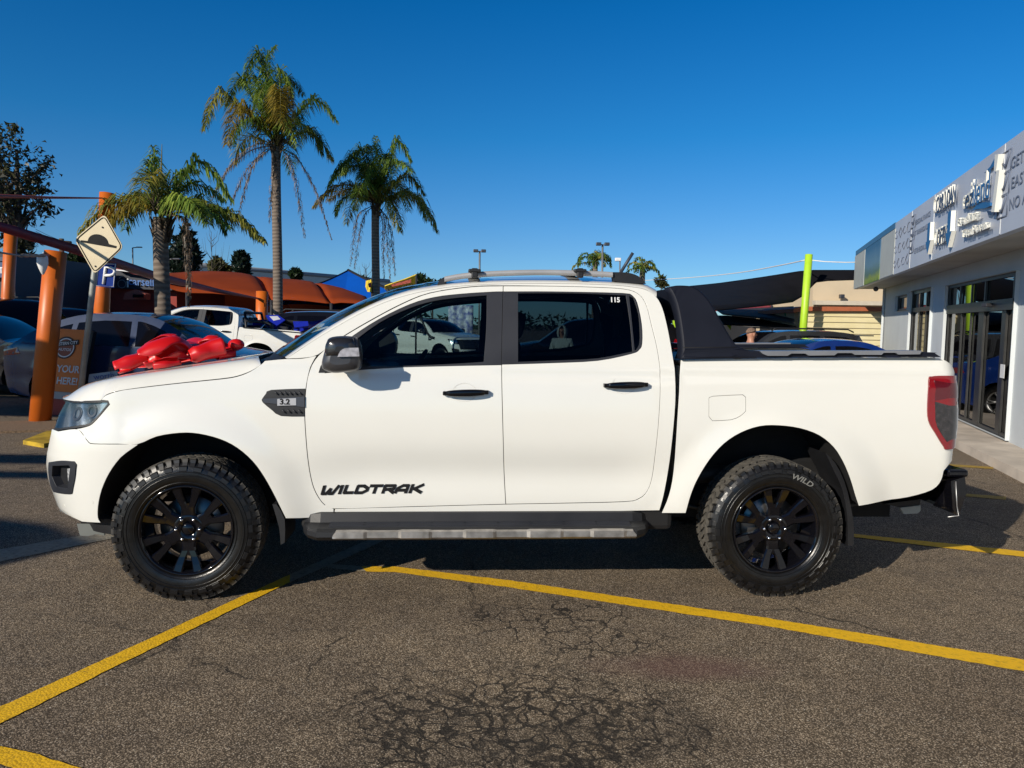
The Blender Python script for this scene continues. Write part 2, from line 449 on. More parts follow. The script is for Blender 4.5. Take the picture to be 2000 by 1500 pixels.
cab_top = [(560, 700), (608, 668), (652, 641), (700, 614), (752, 590), (800, 575), (840, 566.5), (888, 559.5), (960, 555), (1040, 553.5), (1120, 554), (1200, 557), (1240, 561), (1262, 566), (1282, 580), (1294, 602), (1303, 636), (1310, 672), (1316, 708)]
cab_rear = [(1319, 740), (1319, 790), (1313, 860), (1305, 920), (1296, 968), (1288, 997)]
sill_bot = [(1180, 999), (1080, 1001), (900, 1006), (760, 1009), (652, 1011)]
cabside_out = cab_top+cab_rear+sill_bot+[(652, 994), (634, 986), (620, 968), (610, 944), (603, 908), (598, 860), (595, 804), (597, 764), (604, 726), (612, 700), (588, 697)]
def S_(pts, sub=4, corner=40): return smooth_poly(px(pts), sub, corner=corner)
def doors_hole():
    a = [(983, 558), (920, 560), (840, 572), (784, 594), (720, 628), (660, 664), (622, 694), (612, 712), (604, 726), (597, 764), (595, 804), (598, 860), (603, 908), (610, 944), (620, 968), (634, 986), (654, 994), (800, 990), (988, 985), (1100, 983), (1220, 980), (1248, 974), (1264, 960), (1274, 932), (1281, 880), (1287, 820), (1290, 760), (1288, 708), (1282, 672), (1272, 632), (1262, 594), (1246, 573), (1218, 564), (1160, 560.5), (1080, 558.5)]
    return a
cab_frame = cab_top+cab_rear+sill_bot+[(654, 994.5), (800, 990.5), (988, 985.5), (1100, 983.5), (1220, 980.5), (1249, 974), (1264, 960), (1274, 932), (1281, 880), (1287, 820), (1290, 760), (1288, 708), (1282, 672), (1272, 632), (1262, 594), (1246, 573), (1218, 564), (1160, 560.5), (1080, 558.5), (983, 557.5), (920, 559.5), (840, 571.5), (784, 593), (720, 627), (660, 663), (621, 692.5), (590, 699)]
panel('cab_side', S_(cab_frame, 3), T, M_WHITE, gap=.0018, res=.06, mirror=True)
def door(name, P, W, ln, hands):
    for o in panel(name, S_(P, 4), T, M_WHITE, gap=.003, res=.045, holes=[inset_poly(S_(W, 3), -.001)], mirror=True): ln.append(o)
fdoors, rdoors = [], []
door('front_door', F_DOOR, F_WIN, fdoors, None); door('rear_door', R_DOOR, R_WIN, rdoors, None)
def winframe(W, G, parts, mt, gmats):
    pr = panel('window_frame', S_(W, 3), None, M_SATIN, gap=.001, off=-.004, ret=.02, res=.06, holes=[inset_poly(S_(g, 3), -.001) for g in G], mirror=True)
    for o, d in zip(pr, parts): o.parent = d
    for g in G:
        pr = panel('window_glass', S_(g, 3), None, mt, off=-.010, ret=.002, res=.08, mirror=True)
        for o, d in zip(pr, parts): o.parent = d
winframe(F_WIN, [F_GLASS], fdoors, M_GFRONT, None)
winframe(R_WIN, [R_GLASS, Q_GLASS], rdoors, M_GREAR, None)

# -- front fender, bumper, lamps
ARCH_F = [(558, 1013), (549, 995), (534, 965), (515, 931), (493, 901), (463, 875), (429.5, 858), (388, 847.5), (351, 846), (306, 853), (269, 868)]
ARCH_FB = [(269, 868), (235, 894), (213, 924), (198, 957), (191, 990), (192.5, 1013), (211, 1024)]
fender = [(197, 781.5)]+HOODE[::-1][1:]+[(517, 704), (556, 700.5), (590, 699.5), (619, 694), (611, 708), (604, 726), (597, 764), (595, 804), (598, 860), (603, 908), (610, 944), (620, 968), (634, 986), (652, 994), (652, 1010), (600, 1012)]+ARCH_F+[(230, 867.5), (183, 867), (172, 863), (159, 845), (149, 838), (172, 832), (183, 825), (202, 804), (214, 790), (211, 783)]
panel('front_fender', S_(fender, 3, 35), T, M_WHITE, gap=.003, res=.04, mirror=True)
def zP(pts): return px(pts)
PB = S_([(269, 868.5), (235, 894), (213, 924), (198, 957), (191, 990), (192.5, 1013), (205, 1024)], 3)[:19]
bz = [(x, z) for x, z in PB]
xe = XC-1.25
# bumper skin goes all the way round the nose; lower edge at constant height
zlow = p2s(192.5, 1018)[1]
lamp_low = px([(112, 841)])[0]
bump_poly = smooth_poly(px([(269, 868.5), (235, 894), (213, 924), (198, 957), (191, 990), (191, 1012), (196, 1021), (160, 1019)]), 3, closed=False)
zl = bump_poly[-1][1]; ztop = px([(159, 845)])[0][1]
bump_poly += [(XC-.75, zl+.01), (xe+.01, zl+.015), (xe+.01, .71), (XC-.72, .715), (XC-.66, ztop-.005)]
bump_poly += smooth_poly(px([(113, 842.5), (146, 838), (159, 845.5), (172, 864), (183, 867.5), (230, 868)]), 3, closed=False)
FOG = [(97, 903), (120, 900), (146, 901.5), (150, 907), (147, 935), (142, 961), (136, 964.5), (106, 960), (101, 948), (96.5, 922)]
fogP = S_(FOG, 3)
bl = panel('front_bumper', bump_poly, T, M_WHITE, gap=.0015, res=.035, holes=[fogP], mirror=True)
for o in panel('fog_lamp', fogP, T, M_BLACKP, off=-.035, ret=.002, res=.04, mirror=True): fogo = o
fr = panel('fog_lamp_surround', fogP, T, M_SATIN, off=.006, ret=.045, res=.03, holes=[inset_poly(S_([(104, 909), (136, 908), (139, 912), (134, 954), (112, 950), (103, 930)], 3), 0)], mirror=True)
for o in panel('fog_light', S_([(124, 918), (133, 917), (132, 943), (126, 942)], 3), T, M_CLEAR, off=-.02, ret=.01, res=.03, mirror=True): pass
HEAD = [(127, 782.6), (198, 781.5), (211, 783), (214, 790), (202, 804), (183, 825), (172, 832), (146, 836.5), (113, 841), (112, 833), (114, 819), (120, 797)]
hp = smooth_poly(px(HEAD[:9]), 3, closed=False); hzt = hp[0][1]; hzb = hp[-1][1]
hp = hp+[(XC-.62, hzb), (XC-.66, (hzb+hzt)/2), (XC-.60, hzt-.005)]
def lampglass():
    m = bpy.data.materials.new('headlamp_inner'); m.use_nodes = True; t = m.node_tree; p = t.nodes['Principled BSDF']
    tc = node(t, 'ShaderNodeTexCoord'); w = node(t, 'ShaderNodeTexWave'); w.inputs['Scale'].default_value = 2.6; w.bands_direction = 'X'; w.inputs['Distortion'].default_value = 5
    t.links.new(tc.outputs['Object'], w.inputs['Vector']); r = ramp(t, w.outputs[0], [(.2, (.16, .19, .22)), (.5, (.34, .38, .42)), (.8, (.62, .66, .7))]); t.links.new(r.outputs[0], p.inputs['Base Color'])
    p.inputs['Metallic'].default_value = .85; p.inputs['Roughness'].default_value = .22; p.inputs['Coat Weight'].default_value = 1.; p.inputs['Coat Roughness'].default_value = .02
    b = node(t, 'ShaderNodeBump'); b.inputs['Strength'].default_value = .25; b.inputs['Distance'].default_value = .02; t.links.new(w.outputs[0], b.inputs['Height']); t.links.new(b.outputs[0], p.inputs['Normal'])
    return m
M_LAMP = lampglass()
hl = panel('headlight', hp, T, M_BLACKP, gap=.002, off=-.030, res=.03, mirror=True)
fr = panel('lamp_bezel', hp, None, M_BLACKP, gap=.002, off=.000, ret=.03, res=.03, holes=[inset_poly(hp, .012)], mirror=True)
for o, d in zip(fr, hl): o.parent = d
fr = panel('reflector', inset_poly(hp, .013), None, M_LAMP, off=-.018, res=.03, mirror=True)
for o, d in zip(fr, hl): o.parent = d
for cx_, cy_, rr in ((146, 808, .035), (175, 803, .032)):
    c0 = np.array(p2s(cx_, cy_)); P = [(c0[0]+rr*1.4*math.cos(a), c0[1]+rr*math.sin(a)) for a in np.linspace(0, 2*math.pi, 18, endpoint=False)]
    fr = panel('projector', P, None, M_GRAPH, off=-.012, ret=.01, res=.03, holes=[[(c0[0]+rr*.95*math.cos(a), c0[1]+rr*.68*math.sin(a)) for a in np.linspace(0, 2*math.pi, 18, endpoint=False)]], mirror=True)
    for o, d in zip(fr, hl): o.parent = d
fr = panel('lens', inset_poly(hp, .012), None, glass_mat('lamp_lens', (.9, .93, .95)), off=.0, ret=.001, res=.03, mirror=True)
for o, d in zip(fr, hl): o.parent = d
# grille across the nose
gp = [(XC-.62, hzt-.02), (xe+.01, hzt-.02), (xe+.01, .72), (XC-.72, .725), (XC-.66, hzb-.01)]
gr = panel('grille', gp, T, M_BLACKP, off=-.035, ret=.02, res=.05, mirror=True)
def noseline(z, off): return [Vector(side(x, z))+Vector(nrm(x, z))*off for x in np.linspace(XC-.84, xe+.005, 14)]
for zz in (.80, .87, .94, 1.0):
    b = MB(); L = noseline(zz, -.028); L2 = [Vector((p.x, -p.y, p.z)) for p in L[::-1]]; b.tube(L+L2, .012, 8); b.build('grille_bar', M_SATIN, T)
# lower black intake lip and flap
b = MB(); L = [Vector(side(x, zl+.03))+Vector(nrm(x, zl+.03))*-.06 for x in np.linspace(XC-.2, xe+.005, 14)]
b.grid([L+[Vector((p.x, -p.y, p.z)) for p in L[::-1]], [p-Vector((-.06, 0, .12)) for p in L]+[Vector((p.x, -p.y, p.z))-Vector((-.06, 0, .12)) for p in L[::-1]]]); b.build('lower_valance', M_BLACKP, T)
b = MB(); q = [(150, 1023), (202, 1024), (204, 1046), (188, 1043), (172, 1047), (156, 1046)]
b.prism([yplane(u, v, -.74) for u, v in q], (0, .01, 0)); b.build('air_deflector', mat('dusty_grey_rubber', (.16, .17, .16), .7), T)
for c in ((179.5, 980), (126, 989)):
    c0 = np.array(p2s(*c)); P = [(c0[0]+.011*math.cos(a), c0[1]+.011*math.sin(a)) for a in np.linspace(0, 2*math.pi, 14, endpoint=False)]
    panel('parking_sensor', P, T, M_WHITE, off=.0015, ret=.003, mirror=True)

# -- side vent on the fender
VENT = [(512, 780), (520, 769), (530, 762), (596, 759.5), (594.5, 813), (549, 812), (532, 801), (514, 786)]
vp = S_(VENT, 2)
vt = panel('side_vent', vp, T, M_BLACKP, off=.004, ret=.006, res=.03, mirror=True)
for P_, off_, mt, nm in (([(514, 779), (595, 775), (595, 795), (516, 786)], .010, M_GRAPH, 'vent_bar'), ([(543, 779.5), (579, 778), (579, 791), (543, 792)], .013, mat('badge_silver', (.42, .43, .46), .4), 'badge')):
    fr = panel(nm, px(P_), None, mt, off=off_, ret=.004, res=.03, mirror=True)
    for o, d in zip(fr, vt): o.parent = d
def flank_text(mb, txt, uv, size, **kw):
    x0, z0 = p2s(*uv); vs, fs = text_geo(txt, size=size, **kw)
    mb.add([Vector(side(x0+v.x, z0+v.y))+Vector(nrm(x0+v.x, z0+v.y))*(.0035+v.z+kw.get('extrude', 0)) for v in vs], fs); return mb
def mirror_ob(o, name=None):
    me = o.data.copy(); 
    for v in me.vertices: v.co.y = -v.co.y
    me.flip_normals(); c = bpy.data.objects.new(name or o.name.split('.')[0], me); COL.objects.link(c); c.parent = o.parent; return c
b = MB(); x0, z0 = p2s(561, 785); vs, fs = text_geo('3.2', size=.04, extrude=.001, bold=.001, width=1.1)
b.add([Vector(side(x0-.010+v.x, z0+v.y))+Vector(nrm(x0+v.x, z0+v.y))*(.0145+v.z) for v in vs], fs); o = b.build('lettering', M_BLKDECAL, vt[0])
b = MB()
for (q0, q1, zz, n_) in ((536, 592, 767.5, 6), (550, 592, 803, 4)):
    b = MB()
    for k in range(n_):
        u = q0+(q1-q0)*(k+.5)/n_; a = sp(u-4, zz-3); c = sp(u+3, zz+3); nn = Vector((0, -.008, 0)); b.tube([a+nn, c+nn], .004, 6)
    b.build('mesh_insert', M_SATIN, vt[0])

# -- WILDTRAK decal: stencil strokes
def strokes(letters, uv0, w, h, thick, lean=.18):
    """letters given as polylines in a unit cell; returns strips on the flank"""
    b = MB(); x0, z0 = p2s(*uv0); x = 0.
    for adv, pls in letters:
        for pl in pls:
            pts = [(x+p[0]*adv*w, p[1]*h) for p in pl]
            for (a, c) in zip(pts, pts[1:]):
                d = np.array(c)-np.array(a); L = np.hypot(*d); d /= L; n = np.array([-d[1], d[0]]); e = thick/2
                q = [np.array(a)-d*e*.5-n*e, np.array(c)+d*e*.5-n*e, np.array(c)+d*e*.5+n*e, np.array(a)-d*e*.5+n*e]
                P = []
                for s in q:
                    X, Z = x0+s[0]+s[1]*lean, z0+s[1]+s[0]*.012
                    P.append(Vector(side(X, Z))+Vector(nrm(X, Z))*.004)
                b.add(P, [(0, 1, 2, 3)])
        x += (adv+.16)*w
    return b
LT = [(1.15, [[(0, 1), (.05, .0), (.3, 0), (.5, .6), (.52, 0), (.75, 0), (1, 1)]]), (.25, [[(.5, 0), (.5, 1)]]), (.75, [[(.1, 1), (.1, .08), (1, .08)]]),
      (.95, [[(.1, 0), (.1, .92), (.6, .92), (1, .6), (1, .35), (.65, .05), (.1, .05)]]), (.95, [[(0, .92), (1, .92)], [(.5, 0), (.5, .92)]]),
      (.95, [[(.1, 0), (.1, .92), (.9, .92), (.95, .5), (.2, .42)], [(.55, .42), (1, 0)]]), (.95, [[(0, 0), (.1, .6), (.45, .92), (.9, .92), (.9, 0)], [(.15, .32), (.9, .32)]]),
      (.95, [[(.1, 0), (.1, 1)], [(1, 1), (.35, .5), (1.05, 0)], [(.1, .5), (.35, .5)]])]
tot = sum(a+.16 for a, _ in LT)
o = strokes(LT, (628, 964), .538/tot, .042, .0165, .38).build('model_decal', M_BLKDECAL, T, recalc=False)
o2 = mirror_ob(o)
xc_ = sum(v.co.x for v in o2.data.vertices)/len(o2.data.vertices)
for v in o2.data.vertices: v.co.x = 2*xc_-v.co.x
b = MB(); x0, z0 = p2s(1201, 586); 
vs, fs = text_geo('115', size=.038, extrude=.0005, bold=.0012); b.add([Vector(side(x0+v.x, z0+v.y, -.001))+Vector((0, -.002-v.z, 0)) for v in vs], fs); b.build('stock_number', M_WHITEDECAL, rdoors[0])

# -- door handles with their bowls
for (u0, v0, u1, v1, ds) in ((868, 767.5, 951, 765.5, fdoors), (1181, 752.5, 1261, 750.5, rdoors)):
    um = u0*.5+u1*.5-2; vm = (v0+v1)/2
    c0 = np.array(p2s(um, vm)); 
    P = [(c0[0]+.062*math.cos(a), c0[1]+.048*math.sin(a)) for a in np.linspace(0, 2*math.pi, 28, endpoint=False)]
    cc = c0.copy()
    def bowl(x, z, cc=cc):
        p = side(x, z); r = math.hypot((x-cc[0])/.062, (z-cc[1])/.048); d = .018*max(0, 1-r*r); return p+np.array([0, d+.0, 0])
    pr = panel('handle_recess', P, None, M_WHITE, fn=bowl, off=.0012, ret=.001, res=.012, mirror=True)
    for o, d in zip(pr, ds): o.parent = d
    b = MB(); a = sp(u0, v0); c = sp(u1, v1); rows = []
    for i in range(15):
        t = i/14; p = a.lerp(c, t); bul = .030+.010*math.sin(math.pi*t); hh = .019*min(1, (math.sin(math.pi*min(max(t, .02), .98)))**.22); dd = .010
        if i in (0, 14): bul = .006; hh = .006
        rows.append([p+Vector((0, -bul+dd*math.cos(th)*-1*.9, hh*math.sin(th))) for th in np.linspace(0, 2*math.pi, 12, endpoint=False)])
    b.grid(rows, closed=True); b.add(rows[0], [tuple(range(12))]); b.add(rows[-1], [tuple(range(12))])
    for tt in (0.03, .97):
        p = a.lerp(c, tt); b.bbox(p+Vector((0, -.010, 0)), (.03, .04, .022), .004)
    o = b.build('door_handle', M_GLOSSB, ds[0]); m2 = mirror_ob(o); m2.parent = ds[1]

# -- mirrors
def mirror_geo():
    out = [(629, 714), (631, 700), (638, 675), (641, 663), (650, 658), (668, 656), (690, 657), (699, 661), (706, 676), (708, 700), (706, 715), (700, 723), (672, 727), (652, 728), (634, 722)]
    out = smooth_poly(out, 2)
    y0 = -1.04
    rows = []
    c = np.array([669, 694.])
    for dy, k in ((-.075, .50), (-.068, .78), (-.045, .94), (-.015, 1.0), (.03, .98), (.06, .9)):
        rows.append([yplane(*(c+(np.array(p)-c)*k), y0+dy) if False else yplane(*(c+(np.array(p)-c)*k), y0)+Vector((0, dy, 0)) for p in out])
    return rows
rows = mirror_geo()
b = MB(); b.grid(rows, closed=True); n = len(rows[0]); b.add(rows[0], [tuple(range(n))]); b.add(rows[-1], [tuple(range(n))])
me_ = b.build('wing_mirror', M_GRAPH, T)
cu = [(640, 694), (640, 676), (645, 663), (668, 659), (692, 661), (699, 678), (700, 694)]
cu = smooth_poly(cu, 3, corner=30)
def mfn(pts, y, k=0): return [yplane(u, v, y) for u, v in pts]
b = MB(); c = np.array([669, 682.]); b.grid([[yplane(*(c+(np.array(p)-c)*kk), -1.04)+Vector((0, dy, 0)) for p in cu] for kk, dy in ((1.03, -.055), (1.0, -.072), (.75, -.086), (.3, -.09))], closed=True); b.add(b.v[-len(cu):], [tuple(range(len(cu)))]); m1_ = b.build('mirror_cap', mat('mirror_cap_black', (.02, .02, .023), .22, coat=.6), me_)
b = MB(); q = smooth_poly([(659, 697), (664, 686), (674, 680), (700, 679), (702, 696)], 3, corner=30); b.prism(mfn(q, -1.04-.092), (0, .03, 0)); m2_ = b.build('indicator', mat('indicator_lens', (.42, .42, .47), .15, coat=1., var=.25, scale=40), me_)
b = MB(); b.prism([yplane(*p, -.89) for p in ((622, 728), (626, 715), (644, 690), (664, 675), (672, 715), (668, 726))], (0, .03, 0)); b.tube([yplane(650, 712, -1.04), yplane(660, 706, -.88)], [.03, .04], 10, flat=.8); m3_ = b.build('mirror_mount', M_BLACKP, me_)
b = MB(); P = [p+Vector((.004, 0, 0)) for p in []]
om = mirror_ob(me_)
for q in (m1_, m2_, m3_):
    k = mirror_ob(q); k.parent = om

# -- hood as a plan-view height field
he = [side(*p2s(*p)) for p in HOODE]
h_front = [side(x, hzt+.004) for x in np.linspace(p2s(196, 781.5)[0]-.03, xe+.001, 22)]
hb = [(p[0]+0, p[1], p[2]) for p in he]+[tuple(p) for p in h_front]
rear_c = [(he[0][0]-.02*0+.0+(-.16)*(1-(abs(t))**2), he[0][1]*t, 0) for t in np.linspace(0, 1, 8)]   # cowl edge bows forward in the middle
near3 = smooth_poly([tuple(p) for p in hb], 3, closed=False, corner=60); near = [(p[0], p[1]) for p in near3]; NZ = np.array([p[2] for p in near3])
hz_tab = np.array([[p[0], p[1], p[2]] for p in hb])
zs_ = sorted([(p.x, p.z) for p in [yplane(u, v, -.60) for u, v in ((140, 764), (150, 757), (168, 750), (209, 740.5), (284, 727.5), (359, 717), (433, 706.5), (508, 696.5))]])
zs_ = [(zs_[0][0]-.16, hzt+.012), (zs_[0][0]-.07, zs_[0][1]-.035)]+zs_+[(zs_[-1][0]+.25, zs_[-1][1]+.022)]
zsX = np.linspace(zs_[0][0], zs_[-1][0], 120); zsZ = np.interp(zsX, *zip(*zs_)); ker = np.hanning(13); ker /= ker.sum(); zsZ = np.convolve(np.pad(zsZ, 6, mode='reflect', reflect_type='odd'), ker, 'valid')
far_ = [(x, -y) for x, y in near[::-1]]
hood_poly = [(x, y) for x, y in near if True]+far_[1:]
hood_poly += [(x, -y) for x, y, _ in rear_c[::-1][1:]]+[(x, y) for x, y, _ in rear_c[1:-1]]
NB = np.array(near)
def hoodfn(x, y):
    ya = -abs(y); q = np.array([x, ya]); A = NB[:-1]; B = NB[1:]; d = B-A; t = np.clip(((q-A)*d).sum(1)/((d*d).sum(1)+1e-12), 0, 1)
    pp = A+d*t[:, None]; ds = np.hypot(*(q-pp).T); i = ds.argmin(); near_p = pp[i]; dd = ds[i]
    ze = NZ[i]*(1-t[i])+NZ[i+1]*t[i]
    zt_ = float(np.interp(x, zsX, zsZ)); D = .15; s_ = 1-(1-min(1, dd/D))**2.4
    ridge = .010*math.exp(-((abs(y)-.60)/.05)**2)*sstep(.05, .35, dd)
    crown = .012*max(0, 1-(y/.6)**2)*min(1, dd/.3)
    return np.array([x, y, ze*(1-s_)+zt_*s_+crown+ridge])
panel('bonnet', hood_poly, T, M_WHITE, fn=hoodfn, gap=.0035, res=.035, ret=.02)

# -- windscreen, roof, cab back: lofts between the near edge and its mirror
edge_px = [(556, 697), (604, 664), (648, 635), (700, 606), (752, 582.5), (800, 566.5), (840, 558.5), (888, 552), (960, 547.5), (1040, 546), (1120, 547), (1200, 550), (1240, 553), (1262, 556.5), (1281, 566)]
low_px = cab_top[:15]
def rail(i):
    a = Vector(side(*p2s(*low_px[i]))); s = i/(len(low_px)-1)
    inb = .055 if i < 6 else .075
    y = a.y+inb; e = yplane(*edge_px[i], y); return a, e
RA = [rail(i)[0] for i in range(len(low_px))]; RE = [rail(i)[1] for i in range(len(low_px))]
def crs(P, sub):
    q = smooth_poly([tuple(p) for p in P], sub, closed=False, corner=60); return [Vector(p) for p in q]
RA2 = crs(RA, 3); RE2 = crs(RE, 3)
def strip_rows(sg):
    rows = []
    for a, e in zip(RA2, RE2):
        m = Vector((a.x*.5+e.x*.5, a.y*.80+e.y*.2, a.z*.30+e.z*.70)); r = []
        for t in (0, .2, .4, .6, .8, 1):
            p = a*(1-t)**2+m*2*t*(1-t)+e*t*t; r.append(Vector((p.x, p.y*sg, p.z)))
        rows.append(r)
    return rows
nW = 3*8   # index along the rail where windscreen ends and roof begins
b = MB(); b.grid(strip_rows(1)); b.build('roof_rail_skin', M_WHITE, T); b = MB(); b.grid(strip_rows(-1)); b.build('roof_rail_skin', M_WHITE, T)
def cross(E, bow, crown, n=20, inset=0.):
    rows = []
    for i, e in enumerate(E):
        r = []
        s = i/(len(E)-1)
        for k in range(n+1):
            t = -1+2*k/n; bb = bow(s) if callable(bow) else bow; cc = crown(s) if callable(crown) else crown
            r.append(Vector((e.x+bb*(1-abs(t)**2.2), e.y*-t if e.y > 0 else e.y*-t*-1*-1, e.z+cc*(1-abs(t)**2.4)-inset)))
        rows.append(r)
    return rows
# windscreen: bows forward 0.17 at the base and 0.09 at the top
iw = 3*7
ws = cross(RE2[:iw+1], lambda s: -.19+.08*s, lambda s: .01+.02*s)
b = MB(); b.grid(ws); b.build('windscreen', M_GSCREEN, T)
rf = [ws[-1]]+cross(RE2[iw+1:], lambda s: -.10*(1-s)**2+.03*s, lambda s: .03+.02*math.sin(math.pi*s))
b = MB(); b.grid(rf); b.build('roof', M_WHITE, T)
b = MB()
for r in (ws[0], ws[-1]): pass
b.grid([[p+Vector((0, 0, .002)) for p in ws[-1]], [p+Vector((0, 0, .002)) for p in ws[-3]]]); b.grid([[p+Vector((-.002, 0, .002)) for p in ws[0]], [p+Vector((-.002, 0, .002)) for p in ws[1]]]); b.build('windscreen_border', M_GLOSSB, T)
# cowl and wiper arms
b = MB()
c0 = [Vector((x+.01, y, hoodfn(x-.02, y*.97)[2]-.02)) for x, y, _ in rear_c[::-1]]
c0 = [Vector((p.x, p.y, p.z)) for p in c0]
full0 = [Vector((p.x, p.y, p.z)) for p in c0]+[Vector((p.x, -p.y, p.z)) for p in c0[::-1][1:]]
w0 = ws[0]; full1 = []
for k, p in enumerate(full0):
    t = k/(len(full0)-1)*20; i = min(19, int(t)); q = w0[i].lerp(w0[i+1], t-i) if w0[0].y < 0 else w0[20-i].lerp(w0[19-i], t-i); full1.append(q)
b.grid([full0, [a.lerp(c, .5)-Vector((0, 0, .01)) for a, c in zip(full0, full1)], full1]); b.build('cowl', M_BLACKP, T)
b = MB()
for yy in (-.62, .12):
    p0 = Vector((.72, yy, 1.20)); b.tube([p0, p0+Vector((-.05, .12, .035)), p0+Vector((.02, .5, .07))], [.014, .009, .006], 6)
b.build('wiper', M_BLACKP, T)
# cab back
rear_edge = [side(*p2s(*p)) for p in [(1281, 579), (1294, 602), (1303, 636), (1310, 672), (1316, 708), (1319, 740), (1319, 790), (1313, 860), (1305, 920), (1296, 968), (1288, 997)]]
re_ = [Vector(p) for p in rear_edge]
rows = []
top = [Vector(p) for p in rf[-1]]
for e in re_:
    r = []
    for k in range(21):
        t = -1+2*k/20; sgn = -1 if t < 0 else 1; at_ = abs(t); r.append(Vector((e.x+.05*(1-at_**6), e.y*(-t)*-1*-1, e.z+(.03*(1-at_**2) if e is re_[0] else 0))))
    rows.append(r)
if (top[0].y > 0) != (rows[0][0].y > 0): top = top[::-1]
b = MB(); b.grid([top]+rows[:1]); b.grid(rows[:1]+rows[1:]) ; b.build('cab_back', M_WHITE, T)
b = MB(); W_ = [rows[0][k]+Vector((.012, 0, -.03)) for k in range(3, 18)]; W2 = [rows[4][k]+Vector((.006, 0, 0)) for k in range(3, 18)]; b.grid([W_, W2]); b.build('rear_window', M_GLOSSB, T)

# -- cargo bed
ARCH_R = [(1678, 988), (1671, 967), (1661, 934), (1647, 901), (1629, 873), (1601, 850), (1563, 836), (1521, 830.5), (1484, 832), (1447, 844.5), (1414, 866), (1386, 897), (1363, 934), (1349, 967), (1339, 1002)]
TAIL = [(1813, 741), (1819, 735.5), (1845, 734), ('p', XR+.20, p2s(1845, 735)[1]), ('p', XR+.20, p2s(1845, 876)[1]), (1849, 877), (1843, 873), (1826, 846), (1813, 822), (1811, 789)]
zt = p2s(1845, 735)[1]
ztb = p2s(1790, 697.5)[1]
bedp = smooth_poly(px([(1330, 703), (1500, 700), (1650, 698.5), (1790, 697.5)])+[(XR-.04, ztb-.003), (XR+.02, ztb-.014), (XR+.08, ztb-.04), (XR+.13, ztb-.075), (XR+.16, ztb-.11), (XR+.18, ztb-.16)], 3, closed=False, corner=60)
bedp += [(XR+.20, ztb-.2), (XR+.20, p2s(1840, 911)[1])]
bedp += smooth_poly(px([(1843, 920), (1838, 938), (1820, 957), (1773, 971), (1727, 978), (1678, 988)]), 3, closed=False)
bedp += smooth_poly(px(ARCH_R), 3, closed=False)[1:]
bedp += smooth_poly(px([(1293, 1002), (1307, 967), (1316, 920), (1323, 827), (1328, 733)]), 3, closed=False)
FUEL = [(1385, 780), (1392, 774), (1451, 771), (1457, 776), (1457, 803), (1447, 812), (1428, 820), (1392, 822), (1385, 814)]
flp = S_(FUEL, 2)
tlp = smooth_poly(px(TAIL), 3, corner=45)
tlp = [(min(x, XR+.20), z) for x, z in tlp]
bedR = [p for p in bedp]
bs = panel('bed_side', bedR, T, M_WHITE, gap=.001, res=.04, holes=[inset_poly(flp, -.0022)], mirror=True)
fl = panel('fuel_flap', flp, None, M_WHITE, gap=.0022, off=-.0010, res=.04, ret=.008)
fl.parent = bs[0]
def tlfn(x, z): return side(x, z)
tl = panel('tail_light', tlp, T, M_RED, off=.010, ret=.016, res=.025, mirror=True)
inner = inset_poly(tlp, .030)
zs = p2s(1840, 784)[1]
xl_ = p2s(1824, 760)[0]; zz_ = lambda v: p2s(1838, v)[1]
fr = panel('smoked_lens', [(xl_, zz_(785)), (XR+.172, zz_(785)), (XR+.172, zz_(862)), p2s(1847, 862), p2s(1838, 849), p2s(1829, 834), p2s(1825, 820)], None, M_SMOKE, off=.0125, ret=.003, res=.03, mirror=True)
for o, d in zip(fr, tl): o.parent = d
fr = panel('reflector', [(xl_, zz_(744)), (XR+.172, zz_(744)), (XR+.172, zz_(782.5)), (xl_, zz_(782.5))], None, mat('dark_red_lens', (.10, .003, .008), .1, coat=1.), off=.0125, ret=.003, res=.03, mirror=True)
for o, d in zip(fr, tl): o.parent = d
fr = panel('reverse_lens', [(XR+.10, p2s(1845, 786)[1]), (XR+.155, p2s(1845, 786)[1]), (XR+.155, p2s(1848, 850)[1]), (XR+.105, p2s(1848, 850)[1])], None, M_CLEAR, off=.0145, ret=.003, res=.03, mirror=True)
for o, d in zip(fr, tl): o.parent = d
# tailgate
zTop = p2s(1790, 697.5)[1]; zBot = p2s(1820, 957)[1]
b = MB(); xr = XR+.11-.01; yy = .80
b.bbox((xr-.05, 0, (zTop-.03+.62)/2), (.08, 1.5, zTop-.65), .02); b.build('tailgate', M_WHITE, T)
